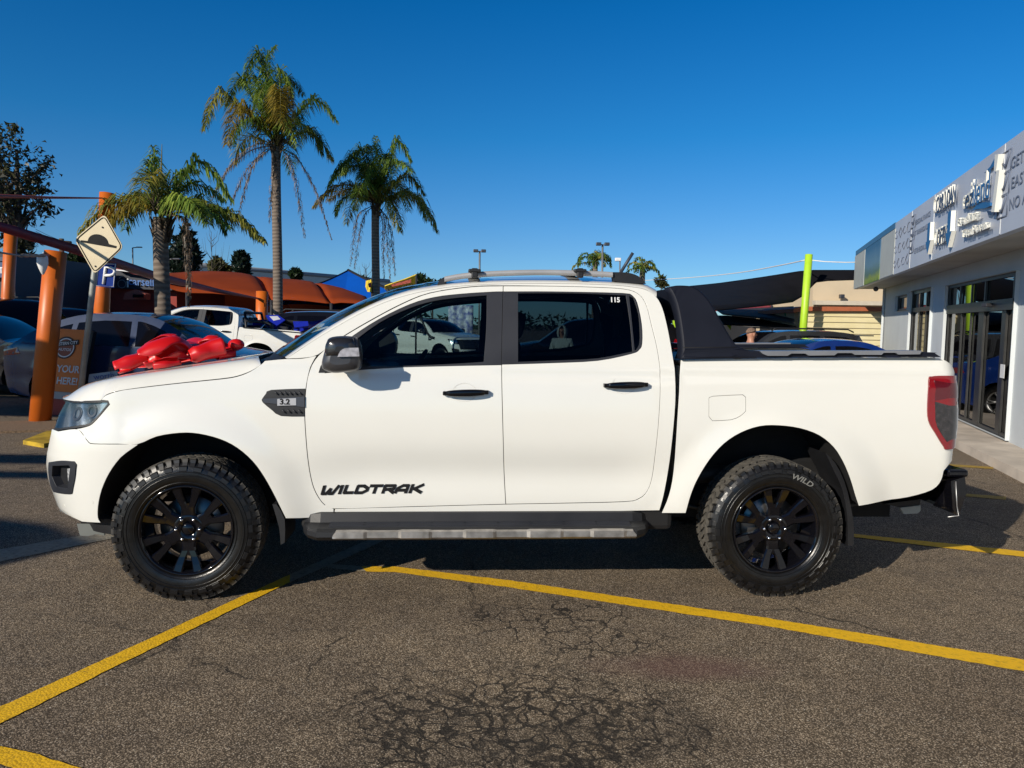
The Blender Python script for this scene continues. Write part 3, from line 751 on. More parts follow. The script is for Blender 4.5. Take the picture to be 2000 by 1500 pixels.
# bed interior, rails and roller cover
zr = zTop; x_0 = side(*p2s(1330, 703))[0]; x_1 = XR-.02
b = MB(); b.bbox(((x_0+x_1)/2, 0, zr-.045), (x_1-x_0, 1.60, .02), .005)
for k in range(int((x_1-x_0-.55)/.095)): b.box((x_0+.45+k*.095, 0, zr-.033), (.085, 1.44, .008))
b.build('tonneau_cover', M_SATIN, T)
RT = smooth_poly([(1330, 702), (1338, 683), (1425, 681), (1469, 686), (1650, 688.5), (1815, 688), (1826, 690), (1838, 697.5), (1650, 697.5), (1480, 699)], 2, corner=20)
def bedrail(sg):
    b = MB(); P0 = [yplane(u, v, -.885) for u, v in RT]; P0 = [Vector((p.x, p.y*sg, p.z)) for p in P0]
    b.prism(P0, (0, .13*sg, 0)); o = b.build('bed_rail_cap', M_BAR, T)
    c = MB(); q = [(1484, 686)]; seg = []
    top_ = [(1486, 684.5), (1801, 684.5)]; low = [(1801, 692)]
    lowp = [(1797, 692), (1755, 692.5), (1750, 689), (1726, 689), (1722, 693), (1670, 693), (1664, 689.5), (1636, 689.5), (1630, 694), (1580, 694.5), (1573, 690.5), (1546, 690.5), (1538, 695), (1500, 695), (1490, 691)]
    P1 = [yplane(u, v, -.905) for u, v in [(1484, 685.5), (1801, 685)]+lowp]; P1 = [Vector((p.x, p.y*sg, p.z)) for p in P1]
    c.prism(P1, (0, .10*sg, 0)); c.build('rail_trim', mat('silver_rail_paint', (.30, .31, .34), .35, metal=.5), o)
bedrail(1); bedrail(-1)
# sports bar
SAIL = [(1306, 561), (1322, 557.5), (1345, 558), (1358, 561), (1371, 570), (1384, 584), (1396, 602), (1408, 624), (1426, 655), (1436, 670), (1450, 680), (1470, 686), (1480, 700), (1331, 702), (1333, 680), (1329, 640), (1320, 593)]
sl = smooth_poly(SAIL, 3, corner=35)
def sail(sg):
    b = MB(); c = [sum(p[0] for p in sl)/len(sl), sum(p[1] for p in sl)/len(sl)]
    def pt(u, v, d, k=1.):
        # the slab leans inwards evenly with height
        p = yplane(c[0]+(u-c[0])*k, c[1]+(v-c[1])*k, -.80)
        z = p.z; y = -(.895-.32*max(0, z-1.33))+d
        q = yplane(c[0]+(u-c[0])*k, c[1]+(v-c[1])*k, y); y = -(.895-.32*max(0, q.z-1.33))+d; q = yplane(c[0]+(u-c[0])*k, c[1]+(v-c[1])*k, y)
        return Vector((q.x, q.y*sg, q.z))
    base = [pt(u, v, 0) for u, v in sl]
    cen = sum(base, Vector())/len(base)
    def scl(P, k, dy): return [Vector((cen.x+(p.x-cen.x)*k, p.y+dy*sg, cen.z+(p.z-cen.z)*k)) for p in P]
    def insetp(P, d, dy):
        q = inset_poly([(p.x, p.z) for p in P], d); return [Vector((x, p.y+dy*sg, z)) for (x, z), p in zip(q, P)]
    rws = [insetp(base, .012, 0.), insetp(base, .004, .004), insetp(base, 0, .012), insetp(base, 0, .10)]
    b.grid(rws, closed=True)
    for R_, up_ in ((rws[0], 1), (rws[-1], 0)):
        V, F_ = fill([(p.x, p.z) for p in R_], .3); b.smooth = False
        b.add([Vector((x, (R_[i].y if i < len(R_) else np.mean([p.y for p in R_])), z)) for i, (x, z) in enumerate(V)], [tuple(f) for f in F_])
    o = b.build('sports_bar', M_BAR, T)
    return base
bs1 = sail(1); bs2 = sail(-1)
b = MB(); L = [yplane(u, v, -.70) for u, v in ((1316, 562), (1362, 566), (1398, 606), (1372, 624), (1326, 624))]
ymx = .69; b.prism([Vector((p.x, -ymx, p.z)) for p in L], (0, 2*ymx, 0)); b.build('sports_bar_crossbar', M_BAR, T)
# gap infill line on the sail
b = MB(); b.tube([yplane(1334, 679, -.897), yplane(1440, 678, -.897)], .0025, 5); b.build('sports_bar_seam', M_DARK, T)

# -- roof rails
def roofrail(sg):
    b = MB(); Y = -.66
    top_ = [(868, 541), (904, 534.5), (960, 530), (1040, 527.5), (1100, 528), (1160, 530), (1196, 532)]
    P = [yplane(u, v+4.5, Y) for u, v in top_]; P = crs(P, 3); P = [Vector((p.x, p.y*sg, p.z)) for p in P]
    b.grid([[p+Vector((0, sg*y_, z_)) for y_, z_ in ((-.012, -.014), (-.016, 0), (-.012, .014), (.012, .016), (.016, 0), (.012, -.016))] for p in P], closed=True); o = b.build('roof_rail', mat('roof_rail_silver', (.46, .46, .47), .45, metal=.35), T)
    c = MB()
    f = smooth_poly([(854, 556), (858, 547), (868, 541), (873, 541), (873, 549), (866, 556)], 2); c.prism([yplane(u, v, Y) for u, v in f] if sg > 0 else [Vector((p.x, -p.y, p.z)) for p in [yplane(u, v, Y) for u, v in f]], (0, .04*sg, 0)); c.build('rail_foot', M_BLACKP, o); c = MB()
    f = smooth_poly([(1195, 531.5), (1222, 532), (1240, 536), (1252, 543), (1262, 554), (1225, 553), (1198, 549)], 2, corner=45); c.prism([yplane(u, v, Y) for u, v in f] if sg > 0 else [Vector((p.x, -p.y, p.z)) for p in [yplane(u, v, Y) for u, v in f]], (0, .045*sg, 0))
    c.build('rail_foot', M_BLACKP, o)
    return P
roofrail(1); roofrail(-1)
for (u, w) in ((927, 12), (1132, 12)):
    b = MB(); P = yplane(u, 525, -.67); p2 = yplane(u, 544, -.67); hgt = P.z-p2.z
    for sg in (1, -1): b.bbox((P.x, -.69*sg, (P.z+p2.z)/2+.002), (.036, .03, hgt), .006)
    b.bbox((P.x, 0, P.z-.012), (.07, 1.42, .018), .006); b.build('roof_crossbar', M_BLACKP, T)
    
# -- running board
b = MB()
zb_ = yplane(900, 1030, -.90).z
pt_b = [(581, 1037), (596, 1020), (760, 1014), (1000, 1008), (1200, 1004), (1270, 1003), (1279, 1014), (1277, 1030), (1268, 1042), (1244, 1050), (1000, 1056), (800, 1060), (649, 1062), (600, 1060), (583, 1055)]
lo_ = yplane(900, 1058, -1.02).z
x0b = yplane(583, 1050, -1.0).x; x1b = yplane(1277, 1040, -1.0).x
prof = [(-.80, .10), (-.885, .085), (-.905, .04), (-.99, .030), (-1.015, .016), (-1.018, -.01), (-.985, -.035), (-.85, -.04)]
rows = []
zc = lo_+.035
for i, s in enumerate([0, .02, .05, .5, .95, .98, 1]):
    x = x0b+(x1b-x0b)*s; k = {0: .30, 1: .75, 5: .75, 6: .30}.get(i, 1.); rows.append([Vector((x, -.82+(y+.82)*k, zc+h*(.6+.4*k)+.004*(x-1.2))) for y, h in prof])
b.grid(rows, closed=True, smooth=False)
b.add(rows[0], [tuple(range(8))]); b.add(rows[-1], [tuple(range(8))]); rb = b.build('running_board', M_BLACKP, T)
b = MB()
for i in range(9):
    x = x0b+.14+i*(x1b-x0b-.28)/9
    for j in range(4): b.box((x+.105, -.918-j*.018, zc+.042-j*.0035+.004*(x-1.2)), (.19, .009, .007))
b.build('tread_pad', M_SATIN, rb)
b = MB(); xa = yplane(649, 1052, -1.03).x; xb = yplane(1244, 1044, -1.03).x; N = 90; rows = []
for i in range(N+1):
    s = i/N; x = xa+(xb-xa)*s; ph = (s*9.4) % 2; w = 1 if ph < 1 else 0; e = sstep(0, .012, s)*sstep(0, .012, 1-s)
    zz = zc+.004*(x-1.2); hh = (.021+.003*w)*e+.003; yo = -1.022-.010*w
    rows.append([Vector((x, -1.005, zz+hh+.0)), Vector((x, yo, zz+hh-.006)), Vector((x, yo-.002, zz-.012)), Vector((x, -1.005, zz-.026))])
b.grid(rows, smooth=False); b.build('step_trim', mat('brushed_step_trim', (.46, .43, .40), .38, metal=.7, var=.2, scale=18), rb)
for o in (rb,):
    for q in [o]+children(o):
        m2 = mirror_ob(q)
        if q is not o: m2.parent = far_rb
        else: far_rb = m2

# -- rear bumper step, mud flaps, underside
b = MB(); xs = XR+.10
b.bbox((xs+.03, 0, .70), (.13, 1.72, .045), .015); b.bbox((xs+.025, 0, .58), (.09, 1.62, .20), .03)
b.build('rear_bumper', M_GLOSSB, T)
for sg in (1, -1):
    b = MB(); P = [(xs-.02, .66), (xs+.06, .685), (xs+.078, .60), (xs+.05, .50), (xs+.03, .465), (xs+.00, .50)]
    b.prism([Vector((x, -.875*sg, z)) for x, z in P], (0, .22*sg, 0)); b.build('bumper_corner', M_GLOSSB, T)
    b = MB(); b.tube([Vector((xs+.005, -.88*sg, .66)), Vector((xs+.02, -.88*sg, .52)), Vector((xs+.035, -.88*sg, .462)), Vector((xs-.03, -.88*sg, .455))], .004, 6); b.build('bumper_trim', M_SILV, T)
def flap(P, y0, sg, nm='mud_flap', m=M_BLACKP, w=.26):
    b = MB(); P1 = [yplane(u, v, y0) for u, v in P]; b.prism([Vector((p.x, p.y*sg, p.z)) for p in P1], (0, w*sg, 0)); return b.build(nm, m, T)
for sg in (1, -1):
    flap(smooth_poly([(1612, 884), (1632, 905), (1650, 942), (1661, 985), (1668, 1030), (1667, 1066), (1656, 1067), (1655, 1010), (1645, 955), (1628, 918)], 2), -.865, sg)
    flap(smooth_poly([(540, 985), (556, 1014), (556, 1060), (548, 1064), (545, 1030), (532, 985)], 2), -.86, sg)
# wheel arch liners
def liner(cx, zc_, r, x0, x1, sg):
    rows = []
    for k in range(25):
        a = R(-10)+R(200)*k/24; rows.append([Vector((cx+r*math.cos(a), y*sg, zc_+r*math.sin(a))) for y in (-.885, -.70, -.52)])
    b = MB(); b.grid(rows); b.add([rows[k][2] for k in range(25)], [tuple(range(25))]); b.build('wheel_arch_liner', M_DARK, T)
AF = [side(*p2s(*p)) for p in ARCH_F+ARCH_FB[1:]]; AR = [side(*p2s(*p)) for p in ARCH_R]
for A, sgs in ((AF, (1, -1)), (AR, (1, -1))):
    for sg in sgs:
        A3 = smooth_poly([(p[0], p[1], p[2]) for p in A], 2, closed=False)
        rows = [[Vector((p[0], (p[1]+d)*sg, p[2]+up)) for (d, up) in ((.008, .0), (.05, .012), (.2, .02), (.42, .02))] for p in A3]
        b = MB(); b.grid(rows); b.add([r[-1] for r in rows], [tuple(range(len(rows)))]); b.build('wheel_arch_liner', M_DARK, T)
# inner body so that shut lines read dark
inner_body = []
b = MB()
b.bbox((1.62, 0, .62), (2.05, 1.70, .50), .03)
b.box((1.95, 0, .44), (4.3, 1.0, .16)); 
b.box((3.0, .0, .66), (2.3, .9, .36)); b.box((0.1, 0, .75), (.9, .85, .5)); b.box((.60, 0, .95), (.10, 1.5, .5)); b.box((-.55, 0, .72), (.15, 1.2, .5)); b.box((3.9, 0, .8), (.55, 1.6, .35))
b.build('chassis', M_DARK, T)
b = MB()
for sg in (1, -1):
    b.tube([(2.4, -.50*sg, .50), (2.9, -.50*sg, .62), (3.4, -.50*sg, .64), (3.75, -.50*sg, .55), (4.2, -.50*sg, .53)], .055, 8)
    b.tube([(2.55, -.55*sg, .50), (3.22, -.57*sg, .36), (3.95, -.55*sg, .47)], .03, 6, flat=.5)
    b.tube([(3.22, -.45*sg, .36), (3.45, -.5*sg, .68)], .035, 8)
b.tube([(3.22, -.75, .385), (3.22, .75, .385)], .05, 10); b.blob((3.22, 0, .385), (.16, .12, .14))
b.build('rear_axle', mat('chassis_steel', (.03, .03, .03), .6), T)
b = MB(); b.tube([(0, -.75, .385), (0, .75, .385)], .035, 8)
b.build('front_axle', mat('chassis_steel', (.03, .03, .03), .6), T)
b = MB(); b.prism([yplane(u, v, -.55) for u, v in ((1728, 984), (1798, 975), (1797, 988), (1760, 992))], (0, .2, 0)); b.build('tow_bracket', M_BLACKP, T)
b = MB(); b.prism([yplane(u, v, -.56) for u, v in ((1758, 992), (1798, 987), (1798, 998), (1792, 1003), (1765, 1004))], (0, .02, 0)); b.build('tow_plate', mat('pale_plastic', (.36, .38, .36), .5), T)
# dark backing of bed and doors
def backing(poly, holes=()):
    for o in panel('inner_panel', poly, T, M_DARK, off=-.022, ret=.002, res=.12, mirror=True): pass
backing(S_([(604, 800), (606, 908), (640, 990), (988, 982), (1240, 974), (1276, 930), (1288, 760), (1280, 716), (982, 722), (630, 735), (606, 760)], 2))
backing(S_([(1258, 600), (1296, 612), (1312, 708), (1315, 760), (1306, 900), (1290, 985), (1262, 985), (1285, 860), (1292, 740), (1282, 660)], 2))
# bed front wall
b = MB(); b.box((x_0+.03, 0, .95), (.03, 1.74, .68)); b.build('bed_front_wall', M_WHITE, T)

# -- cabin
b = MB()
b.bbox((.80, 0, 1.12), (.42, 1.46, .20), .05); b.bbox((.72, 0, 1.17), (.3, 1.40, .12), .04); b.build('dashboard', M_INT, T)
for (x, ys) in ((1.42, (-.38, .38)), (2.28, (-.42, 0, .42))):
    for y in ys:
        b = MB(); mt_ = Matrix.Rotation(R(14), 3, 'Y')
        b.bbox((x+.02, y, .86), (.5, .46, .14), .05); b.bbox((x+.26, y, 1.14), (.13, .46, .58), .05, mat=mt_)
        o = b.build('seat', M_INT, T)
        b = MB(); b.bbox((x+.36, y, 1.50), (.09, .25, .16), .035, mat=mt_); b.tube([(x+.35, y-.05, 1.36), (x+.355, y-.05, 1.46)], .007, 6); b.tube([(x+.35, y+.05, 1.36), (x+.355, y+.05, 1.46)], .007, 6); b.build('headrest', M_INT, o)
b = MB(); cc = Vector((1.10, .38, 1.16)); ax = Vector((-.5, 0, .35)).normalized(); u1 = Vector((0, 1, 0)); u2 = ax.cross(u1)
b.tube([cc+(u1*math.cos(a)+u2*math.sin(a))*.185 for a in np.linspace(0, 2*math.pi, 25)], .014, 8, caps=False); b.tube([cc, cc+Vector((-.25, 0, -.12))], .03, 8); b.tube([cc-u1*.18, cc+u1*.18], .012, 6); b.build('steering_wheel', M_INT, T)
b = MB(); b.bbox((1.02, 0, 1.63), (.03, .24, .07), .012); b.tube([(1.02, 0, 1.65), (.97, 0, 1.72)], .01, 6); b.build('rear_view_mirror', M_INT, T)
b = MB(); b.box((2.0, 0, 1.715), (1.15, 1.1, .006)); b.build('headlining', M_INT, T)

# -- wheels
def wheel(parent, loc, steer=0., flip=False, mark=None):
    W = bpy.data.objects.new('wheel', None); COL.objects.link(W); W.parent = parent; W.location = loc; W.rotation_euler = (0, 0, steer+(math.pi if flip else 0)); W.empty_display_size = .1
    return W
def tyre_mesh():
    b = MB(); Rr = .388
    prof = [(.240, -.105), (.244, -.120), (.258, -.130), (.29, -.136), (.325, -.134), (.352, -.124), (.368, -.112), (.3755, -.10), (.377, -.05), (.377, .05), (.3755, .10), (.368, .112), (.34, .13), (.29, .137), (.25, .128), (.238, .105)]
    b.lathe(prof, 96, 'Y'); o1 = b
    for rr_, yy_ in ((.262, .1318), (.300, .1368), (.318, .1362)): b.lathe([(rr_-.003, -yy_+.002), (rr_-.0015, -yy_-.0022), (rr_+.0015, -yy_-.0022), (rr_+.003, -yy_+.002)], 96, 'Y')
    t = MB(); n = 56; random.seed(4)
    def seg(a0, a1, y0, y1, r0, r1, sk=0., r0b=None):
        P = []
        for (a, y, r) in ((a0, y0, r0), (a1, y0, r0), (a1+sk, y1, r0), (a0+sk, y1, r0), (a0, y0, r1), (a1, y0, r1), (a1+sk, y1, r1 if r0b is None else r0b), (a0+sk, y1, r1 if r0b is None else r0b)):
            P.append((r*math.cos(a), y, r*math.sin(a)))
        t.add(P, [(0, 1, 2, 3), (7, 6, 5, 4), (0, 4, 5, 1), (1, 5, 6, 2), (2, 6, 7, 3), (3, 7, 4, 0)])
    for k in range(n):
        a = 2*math.pi*k/n; w = 2*math.pi/n
        for sg in (-1, 1):
            o_ = 0 if k % 2 else .006
            seg(a, a+w*.72, sg*.082, sg*(.118-o_), .370, .388, .03*sg, .3845)
            # side lug going down the shoulder
            P = []
            for (aa) in (a+.03*sg*1, a+w*.60+.03*sg):
                for (r, y) in ((.3845, .117-o_), (.366, .1215-o_*.5), (.348 if k % 2 else .336, .1325), (.345 if k % 2 else .335, .127), (.362, .112), (.378, .10)):
                    P.append((r*math.cos(aa), sg*y, r*math.sin(aa)))
            t.add(P, [(0, 1, 7, 6), (1, 2, 8, 7), (2, 3, 9, 8), (0, 5, 4, 3, 2, 1), (6, 7, 8, 9, 10, 11)])
            if k % 2 == 0:
                P = [(r_*math.cos(aa), sg*y_, r_*math.sin(aa)) for aa in (a-w*.3, a+w*.75) for r_, y_ in ((.352, .127), (.345, .1345), (.326, .1372), (.322, .134))]; t.add(P, [(0, 1, 5, 4), (1, 2, 6, 5), (2, 3, 7, 6), (3, 2, 1, 0), (4, 5, 6, 7)])
            seg(a+w*.2, a+w*.86, sg*.042, sg*.074, .370, .387, -.05*sg)
            seg(a+w*.0, a+w*.66, sg*.004, sg*.034, .370, .3875, .06*sg)
    return o1, t
def rim_mesh():
    b = MB()
    # barrel and lip
    b.lathe([(.240, -.112), (.246, -.120), (.243, -.127), (.234, -.124), (.226, -.104), (.222, -.06), (.214, .02), (.222, .10), (.240, .112)], 72, 'Y')
    F = [];  yf = -.098
    def sec(pts, y0, y1): 
        P = [Vector((x, 0, z)) for x, z in pts]
    for k in range(6):
        a0 = 2*math.pi*k/6+R(30)
        ca, sa = math.cos(a0), math.sin(a0)
        def L(r, w, y): return Vector((r*ca-w*sa, y, r*sa+w*ca))
        # stem from hub to the fork, then two arms to the lip
        def bar(sections):
            rows = []
            for (r, w, hw, y, th) in sections:
                rows.append([L(r, w-hw, y+.006), L(r, w-hw*.72, y), L(r, w+hw*.72, y), L(r, w+hw, y+.006), L(r, w+hw*.9, y+th), L(r, w-hw*.9, y+th)])
            b.grid(rows, closed=True, smooth=False); b.add(rows[0], [tuple(range(6))]); b.add(rows[-1], [tuple(range(6))])
        bar([(.05, 0, .040, -.083, .03), (.10, 0, .036, -.088, .035), (.140, 0, .040, -.092, .04)])
        for s in (1, -1):
            bar([(.118, s*.018, .020, -.091, .038), (.150, s*.031, .0205, -.096, .04), (.190, s*.044, .024, -.106, .04), (.236, s*.056, .028, -.116, .03)])
    b.lathe([(.0, -.070), (.030, -.074), (.034, -.082), (.075, -.086), (.082, -.080), (.084, -.03), (.02, -.02)], 36, 'Y')
    c = MB(); c.lathe([(.0, -.094), (.026, -.093), (.032, -.088), (.033, -.07)], 24, 'Y')
    l = []
    for k in range(6):
        a = 2*math.pi*k/6; q = MB(); q.lathe([(.0, -.107), (.007, -.105), (.0105, -.098), (.011, -.075)], 10, 'Y', c=(.0605*math.cos(a), 0, .0605*math.sin(a))); l.append(q)
    d = MB(); d.lathe([(.06, -.02), (.165, -.02), (.168, -.015), (.168, -.004), (.165, -.0), (.06, -.0)], 40, 'Y')
    return b, c, l, d
def build_wheel(loc, steer, flip, hub=True):
    W = wheel(T, loc, steer, flip)
    a, t = tyre_mesh(); ty = a.build('tyre', M_RUB, W); t.build('tread_blocks', M_RUBD2, ty)
    r, c, l, d = rim_mesh(); rm = r.build('rim', M_GLOSSB, W); c.build('centre_cap', M_GLOSSB, rm)
    for q in l: q.build('wheel_nut', M_CHROME, rm)
    d.build('brake_disc', mat('brake_disc_steel', (.20, .19, .18), .35, metal=.9), W)
    return W
def tread_mat():
    m = bpy.data.materials.new('tyre_tread'); m.use_nodes = True; t = m.node_tree; p = t.nodes['Principled BSDF']
    tc = node(t, 'ShaderNodeTexCoord'); nz = node(t, 'ShaderNodeTexNoise'); nz.inputs['Scale'].default_value = 30; t.links.new(tc.outputs['Object'], nz.inputs['Vector'])
    # road-worn running surface is dustier than the dressed sidewall
    sx = node(t, 'ShaderNodeSeparateXYZ'); t.links.new(tc.outputs['Object'], sx.inputs[0])
    ab = node(t, 'ShaderNodeMath', operation='ABSOLUTE'); t.links.new(sx.outputs['Y'], ab.inputs[0])
    mr = node(t, 'ShaderNodeMapRange'); mr.inputs['From Min'].default_value = .108; mr.inputs['From Max'].default_value = .119; mr.inputs['To Min'].default_value = 1; mr.inputs['To Max'].default_value = 0
    t.links.new(ab.outputs[0], mr.inputs[0])
    rp = ramp(t, nz.outputs[0], [(.3, (.045, .042, .037)), (.7, (.105, .095, .08))])
    mx = node(t, 'ShaderNodeMix', data_type='RGBA'); mx.inputs[6].default_value = (.007, .007, .008, 1)
    t.links.new(mr.outputs[0], mx.inputs[0]); t.links.new(rp.outputs[0], mx.inputs[7]); t.links.new(mx.outputs[2], p.inputs['Base Color'])
    m2 = node(t, 'ShaderNodeMapRange'); m2.inputs['To Min'].default_value = .38; m2.inputs['To Max'].default_value = .85; t.links.new(mr.outputs[0], m2.inputs[0]); t.links.new(m2.outputs[0], p.inputs['Roughness'])
    return m
M_RUBD2 = tread_mat()
w1 = build_wheel((0, -.775, .385), R(3), False)
w2 = copy_tree(w1, T); w2.location = (WB, -.775, .385); w2.rotation_euler = (0, 0, 0)
w3 = copy_tree(w1, T); w3.location = (0, .775, .385); w3.rotation_euler = (0, 0, math.pi+R(3))
w4 = copy_tree(w1, T); w4.location = (WB, .775, .385); w4.rotation_euler = (0, 0, math.pi)
# raised white sidewall lettering on the rear tyre
b = MB(); vs, fs = text_geo('WILD', size=.042, extrude=.0006, bold=.0006, shear=.2, width=1.25)
rr = .315; a0 = R(66)
P = []
for v in vs:
    a = a0-v.x/rr; r = rr+v.y; P.append((r*math.cos(a), -.1395-v.z, r*math.sin(a)))
b.add(P, fs); lt = b.build('sidewall_lettering', mat('faded_white_lettering', (.20, .20, .19), .6), [c for c in children(w2) if c.name.startswith('tyre')][0])
# ------------------------------------------------------------------ setting
def rebase(t, loc):
    t.location = Vector(loc)
    for c in children(t): c.matrix_parent_inverse = Matrix.Translation(-Vector(loc))
def asphalt():
    m = bpy.data.materials.new('asphalt'); m.use_nodes = True; t = m.node_tree; p = t.nodes['Principled BSDF']; L = t.links.new
    g = node(t, 'ShaderNodeNewGeometry'); P = g.outputs['Position']
    def noise(sc, det=4, rough=.6, vec=None):
        n = node(t, 'ShaderNodeTexNoise'); n.inputs['Scale'].default_value = sc; n.inputs['Detail'].default_value = det; n.inputs['Roughness'].default_value = rough; L(vec or P, n.inputs['Vector']); return n
    def mixc(f, a, b, mode='MIX'):
        n = node(t, 'ShaderNodeMix', data_type='RGBA', blend_type=mode)
        for s, v in ((0, f), (6, a), (7, b)):
            if isinstance(v, (tuple, float, int)): n.inputs[s].default_value = (*v, 1) if isinstance(v, tuple) else v
            else: L(v, n.inputs[s])
        return n.outputs[2]
    def mth(op, a, b=None):
        n = node(t, 'ShaderNodeMath', operation=op)
        for i, v in enumerate((a, b)):
            if v is None: continue
            if isinstance(v, (int, float)): n.inputs[i].default_value = v
            else: L(v, n.inputs[i])
        return n.outputs[0]
    ag = node(t, 'ShaderNodeTexVoronoi'); ag.inputs['Scale'].default_value = 160; ag.inputs['Randomness'].default_value = 1; L(P, ag.inputs['Vector'])
    agc = node(t, 'ShaderNodeSeparateColor'); L(ag.outputs['Color'], agc.inputs[0])
    stone = ramp(t, agc.outputs[0], [(0, (.17,.132,.092)), (.35, (.32,.25,.178)), (.75, (.48,.385,.28)), (.97, (.66,.545,.41)), (1, (.80,.74,.62))])
    gapm = ramp(t, ag.outputs['Distance'], [(.25, 0), (.62, 1)])
    c1 = mixc(gapm.outputs[0], stone.outputs[0], (.085,.066,.045))
    big = noise(.55, 5, .65); med = noise(5, 5, .7)
    tone = ramp(t, big.outputs[0], [(.3, (.76, .74, .74)), (.5, (1, 1, 1)), (.72, (1.16, 1.13, 1.07))])
    c2 = mixc(1.0, c1, tone.outputs[0], 'MULTIPLY')
    t2 = ramp(t, med.outputs[0], [(.3, (.80, .80, .82)), (.6, (1.08, 1.06, 1.03))]); c3 = mixc(1.0, c2, t2.outputs[0], 'MULTIPLY')
    # map cracking, strongest on a patch near (0.15, 2.9)
    sx = node(t, 'ShaderNodeSeparateXYZ'); L(P, sx.inputs[0])
    def patch(cx, cy, rx, ry, soft=.6):
        dx = mth('DIVIDE', mth('SUBTRACT', sx.outputs[0], cx), rx); dy = mth('DIVIDE', mth('SUBTRACT', sx.outputs[1], cy), ry)
        d = mth('SQRT', mth('ADD', mth('MULTIPLY', dx, dx), mth('MULTIPLY', dy, dy)))
        d = mth('ADD', d, mth('MULTIPLY', mth('SUBTRACT', noise(2.2, 4).outputs[0], .5), 1.1))
        return ramp(t, d, [(1-soft, 1), (1.0, 0)]).outputs[0]
    wv = noise(3.5, 4); off = node(t, 'ShaderNodeMixRGB'); off.blend_type = 'ADD'; off.inputs[0].default_value = .30; L(P, off.inputs[1]); L(wv.outputs['Color'], off.inputs[2])
    def cracks(sc, w):
        v = node(t, 'ShaderNodeTexVoronoi', feature='DISTANCE_TO_EDGE'); v.inputs['Scale'].default_value = sc; L(off.outputs[0], v.inputs['Vector'])
        return ramp(t, v.outputs['Distance'], [(0, 1), (w, .8), (w*2.2, 0)]).outputs[0]
    pm = patch(.0, 2.72, .85, .80, .5); pm2 = patch(.32, 3.75, .62, .55, .5)
    brk = ramp(t, noise(1.7, 5, .7).outputs[0], [(.36, .1), (.5, 1)]).outputs[0]
    fine = mth('MULTIPLY', mth('MULTIPLY', cracks(12, .055), pm), ramp(t, noise(4.5, 5, .7).outputs[0], [(.34, .15), (.52, 1)]).outputs[0]); coarse = mth('MULTIPLY', mth('MULTIPLY', cracks(6.5, .022), mth('MAXIMUM', pm, pm2)), brk)
    longc = mth('MULTIPLY', cracks(.42, .0022), ramp(t, noise(.8, 5, .7).outputs[0], [(.47, 0), (.58, 1)]).outputs[0])
    ck = mth('MINIMUM', mth('ADD', mth('ADD', fine, coarse), longc), 1.0)
    c4 = mixc(mth('MULTIPLY', ck, .9), c3, (.014, .012, .010))
    # reddish stain and oil drips
    st = patch(.82, 3.30, .55, .16, .8); c5 = mixc(mth('MULTIPLY', st, .50), c4, (.13, .062, .058))
    pd = patch(.20, 2.70, .75, .32, .9); c5 = mixc(mth('MULTIPLY', pd, .35), c5, (.03, .027, .024))
    oil = ramp(t, noise(2.6, 3, .5).outputs[0], [(.715, 0), (.75, 1)]).outputs[0]; c6 = mixc(mth('MULTIPLY', oil, .6), c5, (.03, .026, .022))
    L(c6, p.inputs['Base Color']); p.inputs['Roughness'].default_value = .88; p.inputs['Specular IOR Level'].default_value = .3
    hgt = mth('SUBTRACT', mth('MULTIPLY', mth('SUBTRACT', 1.0, ag.outputs['Distance']), 1.0), mth('MULTIPLY', ck, 1.5))
    b = node(t, 'ShaderNodeBump'); b.inputs['Strength'].default_value = .4; b.inputs['Distance'].default_value = .005; L(hgt, b.inputs['Height']); L(b.outputs[0], p.inputs['Normal'])
    return m
M_ASPH = asphalt()
b = MB(); b.add([(-400, -60, 0), (400, -60, 0), (400, 900, 0), (-400, 900, 0)], [(0, 1, 2, 3)])
tag(b.build('ground', M_ASPH), 'weathered brown-grey asphalt of the car yard', kind='structure')
def paint(name, base, worn=.45, dark=(.10, .085, .065)):
    m = bpy.data.materials.new(name); m.use_nodes = True; t = m.node_tree; p = t.nodes['Principled BSDF']; L = t.links.new
    g = node(t, 'ShaderNodeNewGeometry'); n = node(t, 'ShaderNodeTexNoise'); n.inputs['Scale'].default_value = 28; n.inputs['Detail'].default_value = 7; n.inputs['Roughness'].default_value = .75; L(g.outputs['Position'], n.inputs['Vector'])
    v = node(t, 'ShaderNodeTexVoronoi'); v.inputs['Scale'].default_value = 95; L(g.outputs['Position'], v.inputs['Vector'])
    r = ramp(t, n.outputs[0], [(worn-.12, dark), (worn-.03, tuple(c*.72 for c in base)), (worn+.12, base)]); L(r.outputs[0], p.inputs['Base Color']); p.inputs['Roughness'].default_value = .7
    b = node(t, 'ShaderNodeBump'); b.inputs['Strength'].default_value = .4; b.inputs['Distance'].default_value = .005; b.invert = True; L(v.outputs['Distance'], b.inputs['Height']); L(b.outputs[0], p.inputs['Normal'])
    return m
M_YEL = paint('yellow_road_paint', (.86, .50, .006), .385); M_YELW = paint('worn_yellow_paint', (.42, .27, .035), .46); M_GREYL = paint('faded_line_paint', (.34, .30, .22), .46)
random.seed(3)
